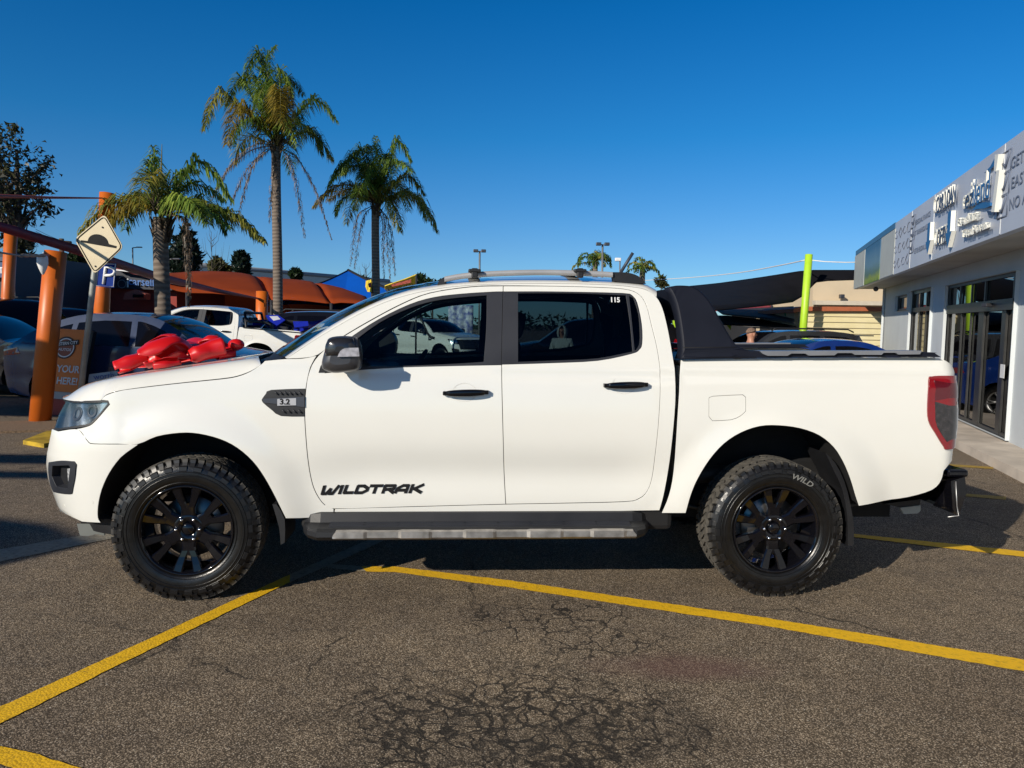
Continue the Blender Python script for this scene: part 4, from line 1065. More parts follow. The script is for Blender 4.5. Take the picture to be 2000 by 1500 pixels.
def marking(up, lo, m, z=.004, jag=.004):
    """painted line between two traced edges, with slightly ragged borders"""
    A = [gnd(u, v, z) for u, v in up]; B = [gnd(u, v, z) for u, v in lo]
    def dense(P):
        out = []
        for a, c in zip(P, P[1:]):
            n = max(2, int((c-a).length/.03))
            for i in range(n): out.append(a.lerp(c, i/n))
        return out+[P[-1]]
    def resamp(P, n):
        d = [0]
        for a, c in zip(P, P[1:]): d.append(d[-1]+(c-a).length)
        out = []; j = 0
        for i in range(n):
            s = d[-1]*i/(n-1)
            while j < len(d)-2 and d[j+1] < s: j += 1
            out.append(P[j].lerp(P[j+1], (s-d[j])/max(1e-9, d[j+1]-d[j])))
        return out
    n = max(6, int(sum((c-a).length for a, c in zip(A, A[1:]))/.03)); A = resamp(A, n); B = resamp(B, n)
    rows = []
    for a, c in zip(A, B):
        t = (c-a).normalized(); rows.append([a+t*random.uniform(-jag, jag), c+t*random.uniform(-jag, jag)])
    b = MB(); b.grid(rows, smooth=False); o = b.build('painted_line', m, recalc=False)
    for pl in o.data.polygons: pass
    return tag(o, 'painted parking line', kind='structure')
marking([(-60, 1407), (0, 1380), (250, 1266), (480, 1161), (566, 1122)], [(-60, 1441), (0, 1413), (250, 1289), (480, 1178), (566, 1137)], M_YEL)
marking([(566, 1122), (660, 1080), (735, 1047)], [(566, 1137), (672, 1091), (750, 1056)], M_GREYL)
marking([(705, 1106), (770, 1106), (1000, 1134), (1500, 1207), (2000, 1288), (2060, 1298)], [(715, 1116), (770, 1117), (1000, 1148), (1500, 1223), (2000, 1311), (2060, 1321)], M_YEL)
marking([(640, 1101), (705, 1106)], [(640, 1109), (715, 1116)], M_GREYL)
marking([(-80, 1440), (0, 1457), (60, 1469), (170, 1504)], [(-80, 1480), (0, 1492), (60, 1512), (120, 1525)], M_YEL)
marking([(1600, 1036), (1671, 1043), (1880, 1064), (2060, 1083)], [(1600, 1042), (1671, 1049), (1880, 1074), (2060, 1094)], M_YEL)
marking([(1800, 903), (1878, 908), (1940, 912)], [(1800, 907), (1878, 912), (1940, 916)], M_YELW)
marking([(1780, 953), (1862, 962), (1965, 970)], [(1780, 958), (1862, 967), (1965, 976)], M_YELW)
marking([(-40, 1078), (0, 1073), (215, 1036), (260, 1030)], [(-40, 1104), (0, 1097), (215, 1052), (260, 1044)], M_GREYL)
# gravel strip and the raised bed behind it
def grnd(pts, name, m, label, z=.006, h=0):
    b = MB(); P = [gnd(u, v, z) for u, v in pts]
    if h: b.prism([Vector((p.x, p.y, 0)) for p in P], (0, 0, h))
    else: b.add(P, [tuple(range(len(P)))])
    return tag(b.build(name, m), label, kind='structure')
gm = mat('gravel_mulch', (.30, .20, .12), .95, var=.3, scale=60, bump=.9, bscale=120, col2=(.10, .065, .04))
grnd([(-300, 856), (-300, 826), (0, 826), (240, 820), (700, 806), (700, 818), (240, 836), (0, 846)], 'gravel_strip', gm, 'strip of brown gravel along the yard edge', h=.03)
grnd([(45, 867), (92, 848), (130, 847), (150, 860), (86, 874)], 'kerb_paint', mat('kerb_yellow', (.55, .36, .02), .8, var=.25, scale=9), 'worn yellow paint at the end of the gravel strip', h=.05)
# concrete footpath by the office
WD = Vector((math.sin(R(17.2)), math.cos(R(17.2)), 0)); WN = Vector((-WD.y, WD.x, 0)); WP = Vector((6.3, 9.6, 0))
def conc():
    return mat('footpath_concrete', (.60, .52, .43), .85, var=.14, scale=3, bump=.15, bscale=90)
kp = gnd(1856, 870); kq = gnd(1999, 944); kd = (kp-kq).normalized()
b = MB(); a0 = kq-kd*9; a1 = kp+kd*22; n2 = WN*-1
b.prism([a0, a1, a1+n2*6, a0+n2*6], (0, 0, .11))
for i in range(16):
    p = kq-kd*6+kd*1.5*i+Vector((0, 0, .1125)); b.add([p+n2*.03, p+kd*.012+n2*.03, p+kd*.012+n2*3, p+n2*3], [(0, 1, 2, 3)]) if False else None
tag(b.build('footpath', conc()), 'pale concrete footpath in front of the office', kind='structure')
# ------------------------------------------------------------------ the grey office
def onplane(u, v, P0, N):
    d = Vector(ray(u, v)); c = Vector(CP); return c+d*((P0-c).dot(N)/d.dot(N))
OFF = thing('office_building', 'grey rendered loan office with a white lettered fascia and black framed glass doors', 'building')
M_REND = mat('grey_render', (.58, .615, .63), .8, var=.05, scale=1.5, bump=.1, bscale=160)
M_FASC = mat('fascia_panel', (.47, .51, .60), .5, var=.04, scale=1.2)
M_SOFF = mat('soffit_board', (.44, .43, .40), .8, var=.12, scale=1.5)
M_FRAME = mat('charcoal_window_frame', (.060, .062, .066), .45, var=.15)
M_FRAME2 = mat('bronze_door_frame', (.045, .045, .044), .4, var=.15, metal=.3)
M_PANE = glass_mat('office_glass', (.10, .12, .13), ior=1.9)
WP0 = WP
def wp(s, z, o=0.): return WP0+WD*s+WN*o+Vector((0, 0, z))
def wall_sz(u, v, o=0.):
    p = onplane(u, v, WP0+WN*o, WN); return ((p-WP0).dot(WD), p.z)
def wfn(x, z): p = wp(x, z); return np.array([p.x, p.y, p.z])
s_end = wall_sz(1727, 600)[0]
Wn1 = [wall_sz(1755, 579), wall_sz(1777, 577), wall_sz(1777, 606), wall_sz(1755, 608)]
def rect(u0, u1, vt, vb):
    s0, z1 = wall_sz(u0, vt); s1 = wall_sz(u1, vt)[0]; z0 = wall_sz(u0, vb)[1]; return [(s0, z0), (s1, z0), (s1, z1), (s0, z1)]
r1 = rect(1754, 1777, 579, 608); r2 = rect(1782, 1824, 569, 740); 
s0, s1 = wall_sz(1850, 600)[0], wall_sz(1982, 700)[0]; zt_ = wall_sz(1982, 530)[1]
r2 = [(r2[0][0], .14), (r2[1][0], .14), (r2[1][0], r2[2][1]), (r2[0][0], r2[2][1])]
r3 = [(s0, .13), (s1, .13), (s1, zt_), (s0, zt_)]
ws = wall_sz(1982, 700)[0]
wl = panel('wall', [(-12, 0), (s_end, 0), (s_end, 2.62), (-12, 2.62)], OFF, M_REND, res=1.5, fn=lambda x, z: wfn(-x, z) if False else wfn(x, z), holes=[r1, r2, r3], ret=.05)
b = MB(); e = wp(s_end, 0); b.prism([e, e+WN*-8, e+WN*-8+Vector((0, 0, 2.6)), e+Vector((0, 0, 2.6))], WD*-.2); b.build('side_wall', M_REND, OFF)
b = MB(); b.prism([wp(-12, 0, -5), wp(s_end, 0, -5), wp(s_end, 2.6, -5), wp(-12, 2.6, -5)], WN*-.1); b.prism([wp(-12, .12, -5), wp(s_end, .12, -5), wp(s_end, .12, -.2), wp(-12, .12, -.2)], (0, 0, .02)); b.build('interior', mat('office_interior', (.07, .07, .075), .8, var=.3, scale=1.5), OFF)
fo = .68; zs0 = 2.54; zf1 = 3.50
s_l = wall_sz(1670, 540, fo)[0]
def fz(u, v): return wall_sz(u, v, fo)
b = MB(); b.prism([wp(-12, zs0, fo), wp(s_l, zs0, fo), wp(s_l, zf1, fo), wp(-12, zf1, fo)], WN*-.10); b.build('fascia', M_FASC, OFF)
b = MB(); b.prism([wp(-12, zs0+.005, fo-.1), wp(s_l, zs0+.005, fo-.1), wp(s_l, zs0+.005, -.8), wp(-12, zs0+.005, -.8)], (0, 0, .06)); b.build('soffit', M_SOFF, OFF)
b = MB(); b.prism([wp(-12, zf1-.12, fo-.1), wp(s_l, zf1-.12, fo-.1), wp(s_l, zf1-.12, -8), wp(-12, zf1-.12, -8)], (0, 0, .08)); b.prism([wp(s_l, zs0+.07, fo-.1), wp(s_l, zs0+.07, -8), wp(s_l, zf1-.13, -8), wp(s_l, zf1-.13, fo-.1)], WD*-.1); b.build('roof', M_SOFF, OFF)
# darker blue capping over the lower end of the fascia, and its printed panels
sA = fz(1746, 500)[0]
b = MB(); b.prism([wp(sA, zf1-.10, fo+.012), wp(s_l, zf1-.10, fo+.012), wp(s_l, zf1+.012, fo+.012), wp(sA, zf1+.012, fo+.012)], WN*-.03); b.build('capping', mat('blue_capping', (.03, .10, .20), .4), OFF)
b = MB(); e0, e1 = fz(1678, 500)[0], fz(1691, 500)[0]
M_PALE = mat('pale_fascia_panel', (.44, .46, .44), .6, var=.05)
for ua, ub in ((1671, 1690), (1721, 1747)):
    b = MB(); a_, c_ = fz(ua, 500)[0], fz(ub, 500)[0]; b.prism([wp(a_, zs0+.01, fo+.011), wp(c_, zs0+.01, fo+.011), wp(c_, zf1-.11, fo+.011), wp(a_, zf1-.11, fo+.011)], WN*-.01); b.build('fascia_panel', M_PALE, OFF)
def poster():
    m = bpy.data.materials.new('printed_poster'); m.use_nodes = True; t = m.node_tree; p = t.nodes['Principled BSDF']
    g = node(t, 'ShaderNodeNewGeometry'); sx = node(t, 'ShaderNodeSeparateXYZ'); t.links.new(g.outputs['Position'], sx.inputs[0])
    n = node(t, 'ShaderNodeTexNoise'); n.inputs['Scale'].default_value = 3.5; n.inputs['Detail'].default_value = 4; t.links.new(g.outputs['Position'], n.inputs['Vector'])
    mr = node(t, 'ShaderNodeMapRange'); mr.inputs['From Min'].default_value = zs0; mr.inputs['From Max'].default_value = zf1; t.links.new(sx.outputs[2], mr.inputs[0])
    ad = node(t, 'ShaderNodeMath', operation='MULTIPLY_ADD'); ad.inputs[1].default_value = .35; t.links.new(n.outputs[0], ad.inputs[0]); t.links.new(mr.outputs[0], ad.inputs[2])
    r = ramp(t, ad.outputs[0], [(.15, (.10, .20, .03)), (.28, (.25, .32, .05)), (.38, (.10, .17, .14)), (.6, (.12, .22, .30)), (.85, (.07, .16, .27)), (1, (.03, .11, .22))]); t.links.new(r.outputs[0], p.inputs['Base Color']); return m
b = MB(); a_, c_ = fz(1691, 500)[0], fz(1720, 500)[0]; b.prism([wp(a_, zs0+.01, fo+.013), wp(c_, zs0+.01, fo+.013), wp(c_, zf1-.11, fo+.013), wp(a_, zf1-.11, fo+.013)], WN*-.01); b.build('printed_panel', poster(), OFF)
for u in (1782, 1824.5, 1955):
    b = MB(); s = fz(u, 420)[0]; b.prism([wp(s-.012, zs0+.01, fo+.006), wp(s+.012, zs0+.01, fo+.006), wp(s+.012, zf1-.005, fo+.006), wp(s-.012, zf1-.005, fo+.006)], WN*-.01); b.build('fascia_joint', mat('pale_joint', (.62, .64, .66), .5), OFF)
M_LBLUE = mat('sign_blue', (.02, .13, .33), .5); M_LDARK = mat('sign_navy', (.025, .05, .11), .5); M_LWHITE = mat('sign_white_return', (.80, .79, .72), .5, var=.03); M_TXT = mat('sign_grey_text', (.14, .17, .24), .6)
EX, EY = -WD, Vector((0, 0, 1))
def ftext(txt, u, v, h, wscale, m, ext=.002, off=.0, bold=.0, width_px=None, bm_=None, name='sign_lettering', shear=0.):
    p = onplane(u, v, WP0+WN*(fo+.004+off), WN)
    b = MB(); vs, fs = text_geo(txt, size=h, extrude=ext, bold=bold, shear=shear)
    w = max(x.x for x in vs)-min(x.x for x in vs); k = wscale/w
    b.add([p+EX*(x.x*k)+EY*x.y+WN*(x.z+ext) for x in vs], fs); return b.build(name, m, OFF)
def flen(u0, u1, v=430): return abs(fz(u0, v)[0]-fz(u1, v)[0])
# channel letters: blue face on a deep white return
def channel(txt, u, v, h, w, face=M_LDARK, ext=.045, bold=.001, shear=0.):
    ftext(txt, u, v, h, w, M_LWHITE, ext=ext/2, bold=bold, name='channel_letters', shear=shear)
    ftext(txt, u, v, h, w, face, ext=.002, off=ext+.002, bold=bold*.6, name='letter_faces', shear=shear)
channel('CAR LOAN', 1847, 392, .33, flen(1830, 1866), M_LDARK)
channel('OFFICE', 1843, 461, .33, flen(1831, 1856), M_LDARK)
def farrow(u, vt, vb):
    s = fz(u, (vt+vb)/2)[0]; z1 = fz(u, vt)[1]; z0 = fz(u, vb)[1]; zm = z0+(z1-z0)*.42; w = .16
    P = [(s-w*.5, z1), (s+w*.5, z1), (s+w*.5, zm), (s+w, zm), (s, z0), (s-w, zm), (s-w*.5, zm)]
    b = MB(); b.prism([wp(x, z, fo+.06) for x, z in P], WN*-.055); b.build('arrow_body', M_LWHITE, OFF)
    b = MB(); b.prism([wp(x, z, fo+.064) for x, z in P], WN*-.003); b.build('arrow_face', M_LBLUE, OFF)
farrow(1822, 436, 496); farrow(1863, 414, 482)
channel('ez', 1893, 388, .36, flen(1884, 1899), M_LDARK, ext=.035); channel('ilend', 1916, 372, .44, flen(1901, 1932), M_LBLUE, ext=.035)
def fpoly(P, m, off, d, nm):
    b = MB(); b.prism([onplane(u, v, WP0+WN*(fo+off), WN) for u, v in P], WN*-d); return b.build(nm, m, OFF)
SW = smooth_poly([(1899, 411), (1908, 399), (1920, 395), (1933, 396), (1934, 402), (1922, 407), (1910, 408)], 2)
fpoly(SW, M_LBLUE, .03, .025, 'logo_swoosh')
LB = [(1922, 338), (1934, 327), (1943, 305), (1947, 303), (1944, 410), (1938, 414), (1936, 340), (1927, 336)]
fpoly([(1922, 338), (1934, 325), (1943, 308), (1947, 302), (1947, 330), (1942, 332), (1941, 324), (1934, 331)], M_LBLUE, .03, .025, 'logo_corner')
fpoly([(1943, 302), (1950, 301), (1945, 335), (1941, 334)], M_LWHITE, .06, .055, 'logo_bar')
fpoly([(1946, 333), (1952, 332), (1942, 414), (1936, 414)], M_LWHITE, .06, .055, 'logo_bar')
fpoly([(1927, 412), (1937, 414), (1936, 420), (1930, 419)], M_LDARK, .03, .025, 'logo_foot')
channel('Funding', 1895, 427, .13, flen(1878, 1914), M_LWHITE, ext=.05, bold=.003); channel('Your Dream', 1909, 448, .12, flen(1885, 1932), M_LWHITE, ext=.05, bold=.003)
for txt, u, v in (('PERSONAL FINANCE', 1802, 427), ('FAST TURNAROUND', 1797, 451), ('BETTER PERSONAL LOANS', 1800, 485)):
    ftext(txt, u, v, .11, flen(1787, 1815), M_TXT)
def tickbox(u, v, h=.17):
    s, z = fz(u, v); w = .16
    b = MB(); P = [(s-w, z+h), (s+w, z+h), (s+w, z-h), (s-w, z-h)]
    for (a, c) in zip(P, P[1:]+P[:1]): b.tube([wp(*a, fo+.004), wp(*c, fo+.004)], .010, 4)
    b.tube([wp(s+w*.7, z, fo+.004), wp(s+w*.1, z-h*.5, fo+.004), wp(s-w*.7, z+h*.9, fo+.004)], .016, 4); b.build('tick_box', M_TXT, OFF)
for u, v in ((1785, 433), (1783, 457), (1781, 482)): tickbox(u, v, .10)
for txt, u, v in (('GET APPROVED', 1998, 309), ('EASY FINANCE', 1998, 348), ('NO APPOINTMENT', 2004, 390)):
    p0 = fz(1972, v+12); ln = {'GET APPROVED': 1.5, 'EASY FINANCE': 1.5, 'NO APPOINTMENT': 1.9}[txt]
    b = MB(); vs, fs = text_geo(txt, size=.165, extrude=.002, align='LEFT'); w = max(x.x for x in vs); k = ln/w
    o = onplane(1975 if txt[0] != 'N' else 1971, v+12, WP0+WN*(fo+.004), WN); b.add([o+EX*(x.x*k)+EY*x.y+WN*(x.z+.002) for x in vs], fs); b.build('sign_lettering', M_TXT, OFF)
for u, v in ((1967, 316), (1963, 360), (1959, 404)): tickbox(u, v, .11)
# faint icon panel
random.seed(5)
for i in range(4):
    for j in range(3):
        u = 1750+i*8; zz = zs0+.18+j*.27; s = fz(u, 480)[0]; b = MB(); b.tube([wp(s+.16*math.cos(a), zz+.07*math.sin(a)*(1+.3*(i % 2)), fo+.004) for a in np.linspace(0, 2*math.pi, 5+(i+j) % 3)], .005, 4); b.build('icon', mat('faint_print', (.24, .27, .34), .6), OFF)
# glazing
def frame_rect(r, nm, nv, m=M_FRAME, t=.06, zbars=(), setb=.012, pane=M_PANE, cuts=None):
    (s0, z0), (s1, _), (_, z1), _ = r[0], r[1], r[2], r[3]
    F = MB()
    def bar(sa, sb, za, zb, d=.025, o=-setb): 
        P = [wp(sa, za, o), wp(sb, za, o), wp(sb, zb, o), wp(sa, zb, o)]; F.prism(P, WN*-d)
    lo, hi = min(s0, s1), max(s0, s1)
    bar(lo, hi, z1-t, z1); bar(lo, hi, z0, z0+t); bar(lo, lo+t, z0+t, z1-t); bar(hi-t, hi, z0+t, z1-t)
    for s in (cuts or []): bar(s-t/2, s+t/2, z0+t, z1-t, o=-setb+.002)
    for z in zbars: bar(lo+t, hi-t, z-t*.6, z+t*.6, o=-setb+.006)
    w = F.build(nm, m, OFF)
    g = MB(); g.prism([wp(lo, z0, -setb-.03), wp(hi, z0, -setb-.03), wp(hi, z1, -setb-.03), wp(lo, z1, -setb-.03)], WN*-.006); g.build('pane', pane, w)
    return w
frame_rect(r1, 'window', 0, t=.05)
frame_rect(r2, 'window', 0, M_FRAME2, t=.07, zbars=[wall_sz(1782, 604)[1]-.02], cuts=[r2[0][0]+(r2[1][0]-r2[0][0])*.38, r2[0][0]+(r2[1][0]-r2[0][0])*.68])
zb = wall_sz(1982, 589)[1]
up = [(s0, zb), (s1, zb), (s1, zt_), (s0, zt_)]; dn = [(s0, .13), (s1, .13), (s1, zb-.004), (s0, zb-.004)]
frame_rect(up, 'window', 0, t=.05, cuts=[wall_sz(u, 570)[0] for u in (1874, 1896, 1922, 1978)])
d_ = frame_rect(dn, 'sliding_door', 0, M_FRAME2, t=.05, cuts=[wall_sz(u, 700)[0] for u in (1871, 1889)])
b = MB()
for (ua, ub) in ((1905, 1915), (1950, 1958), (1970, 1976)):
    sa, sb = wall_sz(ua, 700)[0], wall_sz(ub, 700)[0]; b = MB(); b.prism([wp(sa, .14, -.008), wp(sb, .14, -.008), wp(sb, zb-.06, -.008), wp(sa, zb-.06, -.008)], WN*-.03); b.build('door_stile', M_FRAME2, d_)
sa, sb = wall_sz(1852, 610)[0], wall_sz(1982, 610)[0]; b = MB(); b.prism([wp(sa, zb-.10, .03), wp(sb, zb-.10, .03), wp(sb, zb+.04, .03), wp(sa, zb+.04, .03)], WN*-.09); b.build('door_header', M_FRAME2, OFF)
b = MB(); s_ = wall_sz(1941, 595)[0]; b.bbox(wp(s_, zb-.02, .07), (.12, .12, .05), .01); b.build('door_sensor', M_GRAPH, OFF)
b = MB(); s_ = wall_sz(1958, 725)[0]; z_ = wall_sz(1958, 725)[1]; b.prism([wp(s_-.09, z_-.09, .004), wp(s_+.09, z_-.09, .004), wp(s_+.09, z_+.09, .004), wp(s_-.09, z_+.09, .004)], WN*-.004); b.build('paper_notice', M_WHITEDECAL, OFF)
b = MB(); q = wp(s_l-1.2, zs0-.05, fo*.5); b.blob(q, .06); b.build('security_camera', M_GRAPH, OFF)
rebase(OFF, wp(3, 0))
# ------------------------------------------------------------------ right background
M_BEIGE = mat('beige_wall', (.62, .50, .34), .85, var=.05, scale=1)
M_CREAM = mat('cream_trim', (.62, .54, .42), .7, var=.05)
M_TERRA = mat('terracotta_trim', (.42, .12, .05), .6, var=.1)
def weather():
    m = bpy.data.materials.new('weatherboard'); m.use_nodes = True; t = m.node_tree; p = t.nodes['Principled BSDF']
    g = node(t, 'ShaderNodeNewGeometry'); n = node(t, 'ShaderNodeTexNoise'); n.inputs['Scale'].default_value = 2; t.links.new(g.outputs['Position'], n.inputs['Vector'])
    r = ramp(t, n.outputs[0], [(.3, (.62, .54, .30)), (.7, (.72, .64, .40))]); t.links.new(r.outputs[0], p.inputs['Base Color']); p.inputs['Roughness'].default_value = .7; return m
bb = thing('beige_building', 'plain beige rendered building rising behind the cream weatherboard hut', 'building')
def wallpx(name, pts, Y, m, parent, depth=.2):
    b = MB(); P = [at(u, v, Y) for u, v in pts]
    if name in ('wall', 'end_wall', 'back_wall', 'pillar', 'corner_post'): P = [Vector((p.x, p.y, 0)) if v >= 605 and p.z < 1.75 and Y < 70 and v > max(q[1] for q in pts)-.1 else p for p, (u, v) in zip(P, pts)]
    b.prism(P, (0, depth, 0)); return b.build(name, m, parent)
wallpx('wall', [(1588, 545), (1760, 547), (1760, 700), (1586, 700)], 26, M_BEIGE, bb, 6)
wallpx('gutter', [(1593, 587), (1760, 589), (1760, 597), (1593, 595)], 25.6, M_CREAM, bb, .3)
b = MB(); b.bbox(at(1644, 579, 25.8), (.15, .15, .14), .02); b.build('vent_box', M_GRAPH, bb)
rebase(bb, (11, 27, 0))
hut = thing('weatherboard_hut', 'small cream weatherboard hut with terracotta roof edge beside the lime green post', 'hut')
M_WB = weather()
b = MB(); a_ = at(1571, 606, 21); c_ = at(1760, 608, 21); n_ = 14; zt0 = a_.z
for i in range(n_):
    z1 = zt0-i*.155; z0 = z1-.15
    b.prism([Vector((a_.x, 21, z1)), Vector((c_.x, 21, z1)), Vector((c_.x, 20.955, z0)), Vector((a_.x, 20.955, z0))], (0, .04, 0))
b.build('board_wall', M_WB, hut)
wallpx('end_wall', [(1552, 609), (1564, 608), (1564, 720), (1552, 720)], 21.3, M_CREAM, hut, 3)
wallpx('corner_post', [(1562, 606), (1572, 606), (1572, 720), (1562, 720)], 20.95, M_CREAM, hut, .1)
wallpx('roof_edge', [(1550, 603), (1566, 598.5), (1760, 600), (1760, 607.5), (1566, 607.5), (1550, 611)], 20.85, M_TERRA, hut, 3)
rebase(hut, (9, 21, 0))
M_LIME = mat('lime_paint', (.42, .68, .03), .45, var=.06)
def postpx(name, top, bot, Y, r, m, label, cat, group=None, n=20, rtop=None, Zb=0.0):
    T_ = at(*top, Y); B_ = at(*bot, Y); d = (T_-B_); B2 = B_+d*((Zb-B_.z)/d.z); b = MB(); b.tube([B2, T_, T_+d.normalized()*.01], [r, rtop or r, (rtop or r)*.6], n); o = b.build(name, m); o.data.transform(Matrix.Translation(-B2)); o.location = B2
    return tag(o, label, cat, group)
postpx('sail_post', (1580, 497), (1572, 600), 20.2, .095, M_LIME, 'tall lime green steel post in front of the hut', 'post')
M_BSAIL = mat('black_shade_cloth', (.006, .006, .009), .9, var=.2, scale=2, spec=.2)
def sail_mesh(name, edges, m, label, cat='shade sail', thick=.02, sag=.0, nu=14, nv=8):
    """edges: (u,v,Y) corners a,b,c,d with bowed top and bottom polylines given as lists"""
    top, bot = edges
    T_ = [Vector(at(u, v, Y)) for u, v, Y in top]; B_ = [Vector(at(u, v, Y)) for u, v, Y in bot]
    def rs(P, n):
        out = []
        for i in range(n+1):
            s = i/n*(len(P)-1); j = min(len(P)-2, int(s)); out.append(P[j].lerp(P[j+1], s-j))
        return out
    A, B2 = rs(T_, nu), rs(B_, nu); rows = []
    for a, c in zip(A, B2): rows.append([a.lerp(c, k/nv)-Vector((0, 0, sag*math.sin(math.pi*k/nv))) for k in range(nv+1)])
    b = MB(); b.grid(rows); o = b.build(name, m)
    md = o.modifiers.new('t', 'SOLIDIFY'); md.thickness = thick; return tag(o, label, cat)
sail_mesh('shade_sail', ([(1330, 560, 27), (1400, 553, 25), (1480, 542, 23), (1575, 527, 21.2), (1640, 527, 21.2), (1680, 527, 21.2)], [(1330, 606, 16), (1406, 604, 16), (1480, 597, 18), (1560, 588, 20.7), (1592, 548, 20.8), (1680, 545, 20.8)]), M_BSAIL, 'large black shade sail stretched from the lime green post', thick=.03)
sail_mesh('shade_sail', ([(1395, 607, 30), (1450, 600, 30), (1506, 592, 30)], [(1395, 608, 29), (1450, 606, 29), (1506, 603, 29)]), mat('maroon_shade_cloth', (.26, .03, .05), .8), 'thin maroon shade sail under the big black one')
sail_mesh('shade_sail', ([(1400, 607, 27), (1470, 603, 27), (1550, 599, 27)], [(1412, 615, 21), (1480, 622, 21), (1552, 632, 20)]), mat('charcoal_shade_cloth', (.04, .04, .045), .85), 'charcoal grey shade sail above the man and the parked cars')
sail_mesh('shade_sail', ([(1300, 616, 24), (1420, 616, 24), (1552, 630, 24)], [(1300, 628, 20), (1424, 634, 20), (1556, 640, 20)]), M_BSAIL, 'lowest black shade sail behind the grey wagon')
# backdrop wall coloured near-black for the shade under the sails
bk = thing('shade_backdrop', 'near-black backdrop wall painted to stand for the shade under the black sails', 'shed')
wallpx('back_wall', [(1230, 612), (1556, 620), (1556, 720), (1230, 720)], 34, mat('under_sail_shade', (.02, .022, .028), .8, var=.3, scale=.6), bk, .3)
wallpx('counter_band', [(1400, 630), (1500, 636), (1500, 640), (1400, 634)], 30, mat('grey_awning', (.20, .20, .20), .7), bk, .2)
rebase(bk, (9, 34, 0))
lg = [((1330, 626), (1331, 700), 17.5, .055, 'slim lime green post seen in the gap behind the cab'), ((1545, 600), (1546, 700), 24, .07, 'short lime green post left of the weatherboard hut'), ((1512, 632), (1512, 700), 23, .07, 'dark green post under the lowest sail')]
for top, bot, Y, r, lb in lg: postpx('sail_post', top, bot, Y, r, M_LIME if 'dark' not in lb else mat('dark_green_paint', (.04, .10, .02), .5), lb, 'post')
b = MB(); q = at(1544, 611, 22); b.lathe([(0, -.03), (.17, -.03), (.17, .03), (0, .03)], 24, 'Y', c=q); o = b.build('round_sign', mat('teal_sign', (.02, .22, .13), .5)); tag(o, 'round green sign with white stripes left of the hut', 'sign')
b = MB()
for dz in (-.07, 0, .07): b.box(q+Vector((0, -.035, dz)), (.24, .01, .02))
b.build('sign_stripe', M_WHITEDECAL, o).matrix_parent_inverse = Matrix.Identity(4)
b = MB(); b.prism([at(u, v, 23) for u, v in ((1419, 634), (1429, 634), (1427, 645))], (0, .05, 0)); b.prism([at(u, v, 19) for u, v in ((1314, 626), (1320, 626), (1320, 660), (1317, 662))], (0, .03, 0)); o = b.build('pennant', M_LIME); tag(o, 'lime green pennant hanging left of the man', 'flag')
b = MB(); b.tube(crs([at(u, v, Y) for u, v, Y in ((1240, 549, 40), (1350, 542, 34), (1440, 533, 28), (1520, 519, 23), (1575, 507.5, 20.2))], 5), .018, 5); single(b, 'overhead_cable', M_WHITEDECAL, 'thin white overhead cable running left from the green post', 'cable')
b = MB(); b.tube([at(u, v, Y) for u, v, Y in ((1580, 507.5, 20.2), (1610, 511, 20), (1650, 512.5, 20), (1700, 512, 20))], .014, 5); single(b, 'overhead_cable', M_WHITEDECAL, 'short white cable from the green post to the office', 'cable')
def lightpole(u, vt, vb, Y, label, head='flood', lean=0, r=.05):
    t_ = thing('light_pole', label, 'light pole', at(u, vb, Y)); P0 = at(u, vb, Y); P1 = at(u+lean, vt, Y); zb_ = Vector((P0.x, P0.y, 0)); t_.location = zb_
    b = MB(); b.tube([Vector((0, 0, 0)), P1-zb_], r, 8); b.build('pole', mat('galvanised_steel', (.33, .34, .34), .45, metal=.6), t_)
    b = MB(); q = P1-zb_
    if head == 'flood':
        for s in (-1, 1): b.bbox(q+Vector((s*r*4, -.05, .02)), (r*5, r*4, r*3), r*.5); b.tube([q, q+Vector((s*r*4, 0, 0))], r*.5, 6)
    elif head == 'arm': b.tube([q, q+Vector((r*8, 0, r))], r*.7, 6); b.bbox(q+Vector((r*10, 0, r)), (r*8, r*3, r*1.6), r*.4)
    else: b.bbox(q+Vector((-r*3, 0, 0)), (r*9, r*5, r*5), r)
    b.build('lamp_head', M_WHITEDECAL if head == 'cam' else M_GRAPH, t_)
lightpole(1177, 478, 560, 30, 'grey pole with twin floodlights above the cab roof by the far palm', r=.04)
lightpole(937, 491, 550, 40, 'thin pole with a small lamp above the front roof rail', r=.05)
lightpole(1211, 507, 560, 34, 'white camera head on a thin pole above the rear of the cab', 'cam', r=.03)
b = MB(); b.tube([at(1213, 531, 27), at(1236, 494, 27)], .055, 8); b.tube([at(1213, 531, 27), Vector((at(1213, 531, 27).x, 27, 0))], .05, 8); single(b, 'leaning_pole', mat('dark_steel', (.05, .06, .08), .5), 'dark pole leaning to the right above the cab roof', 'pole')
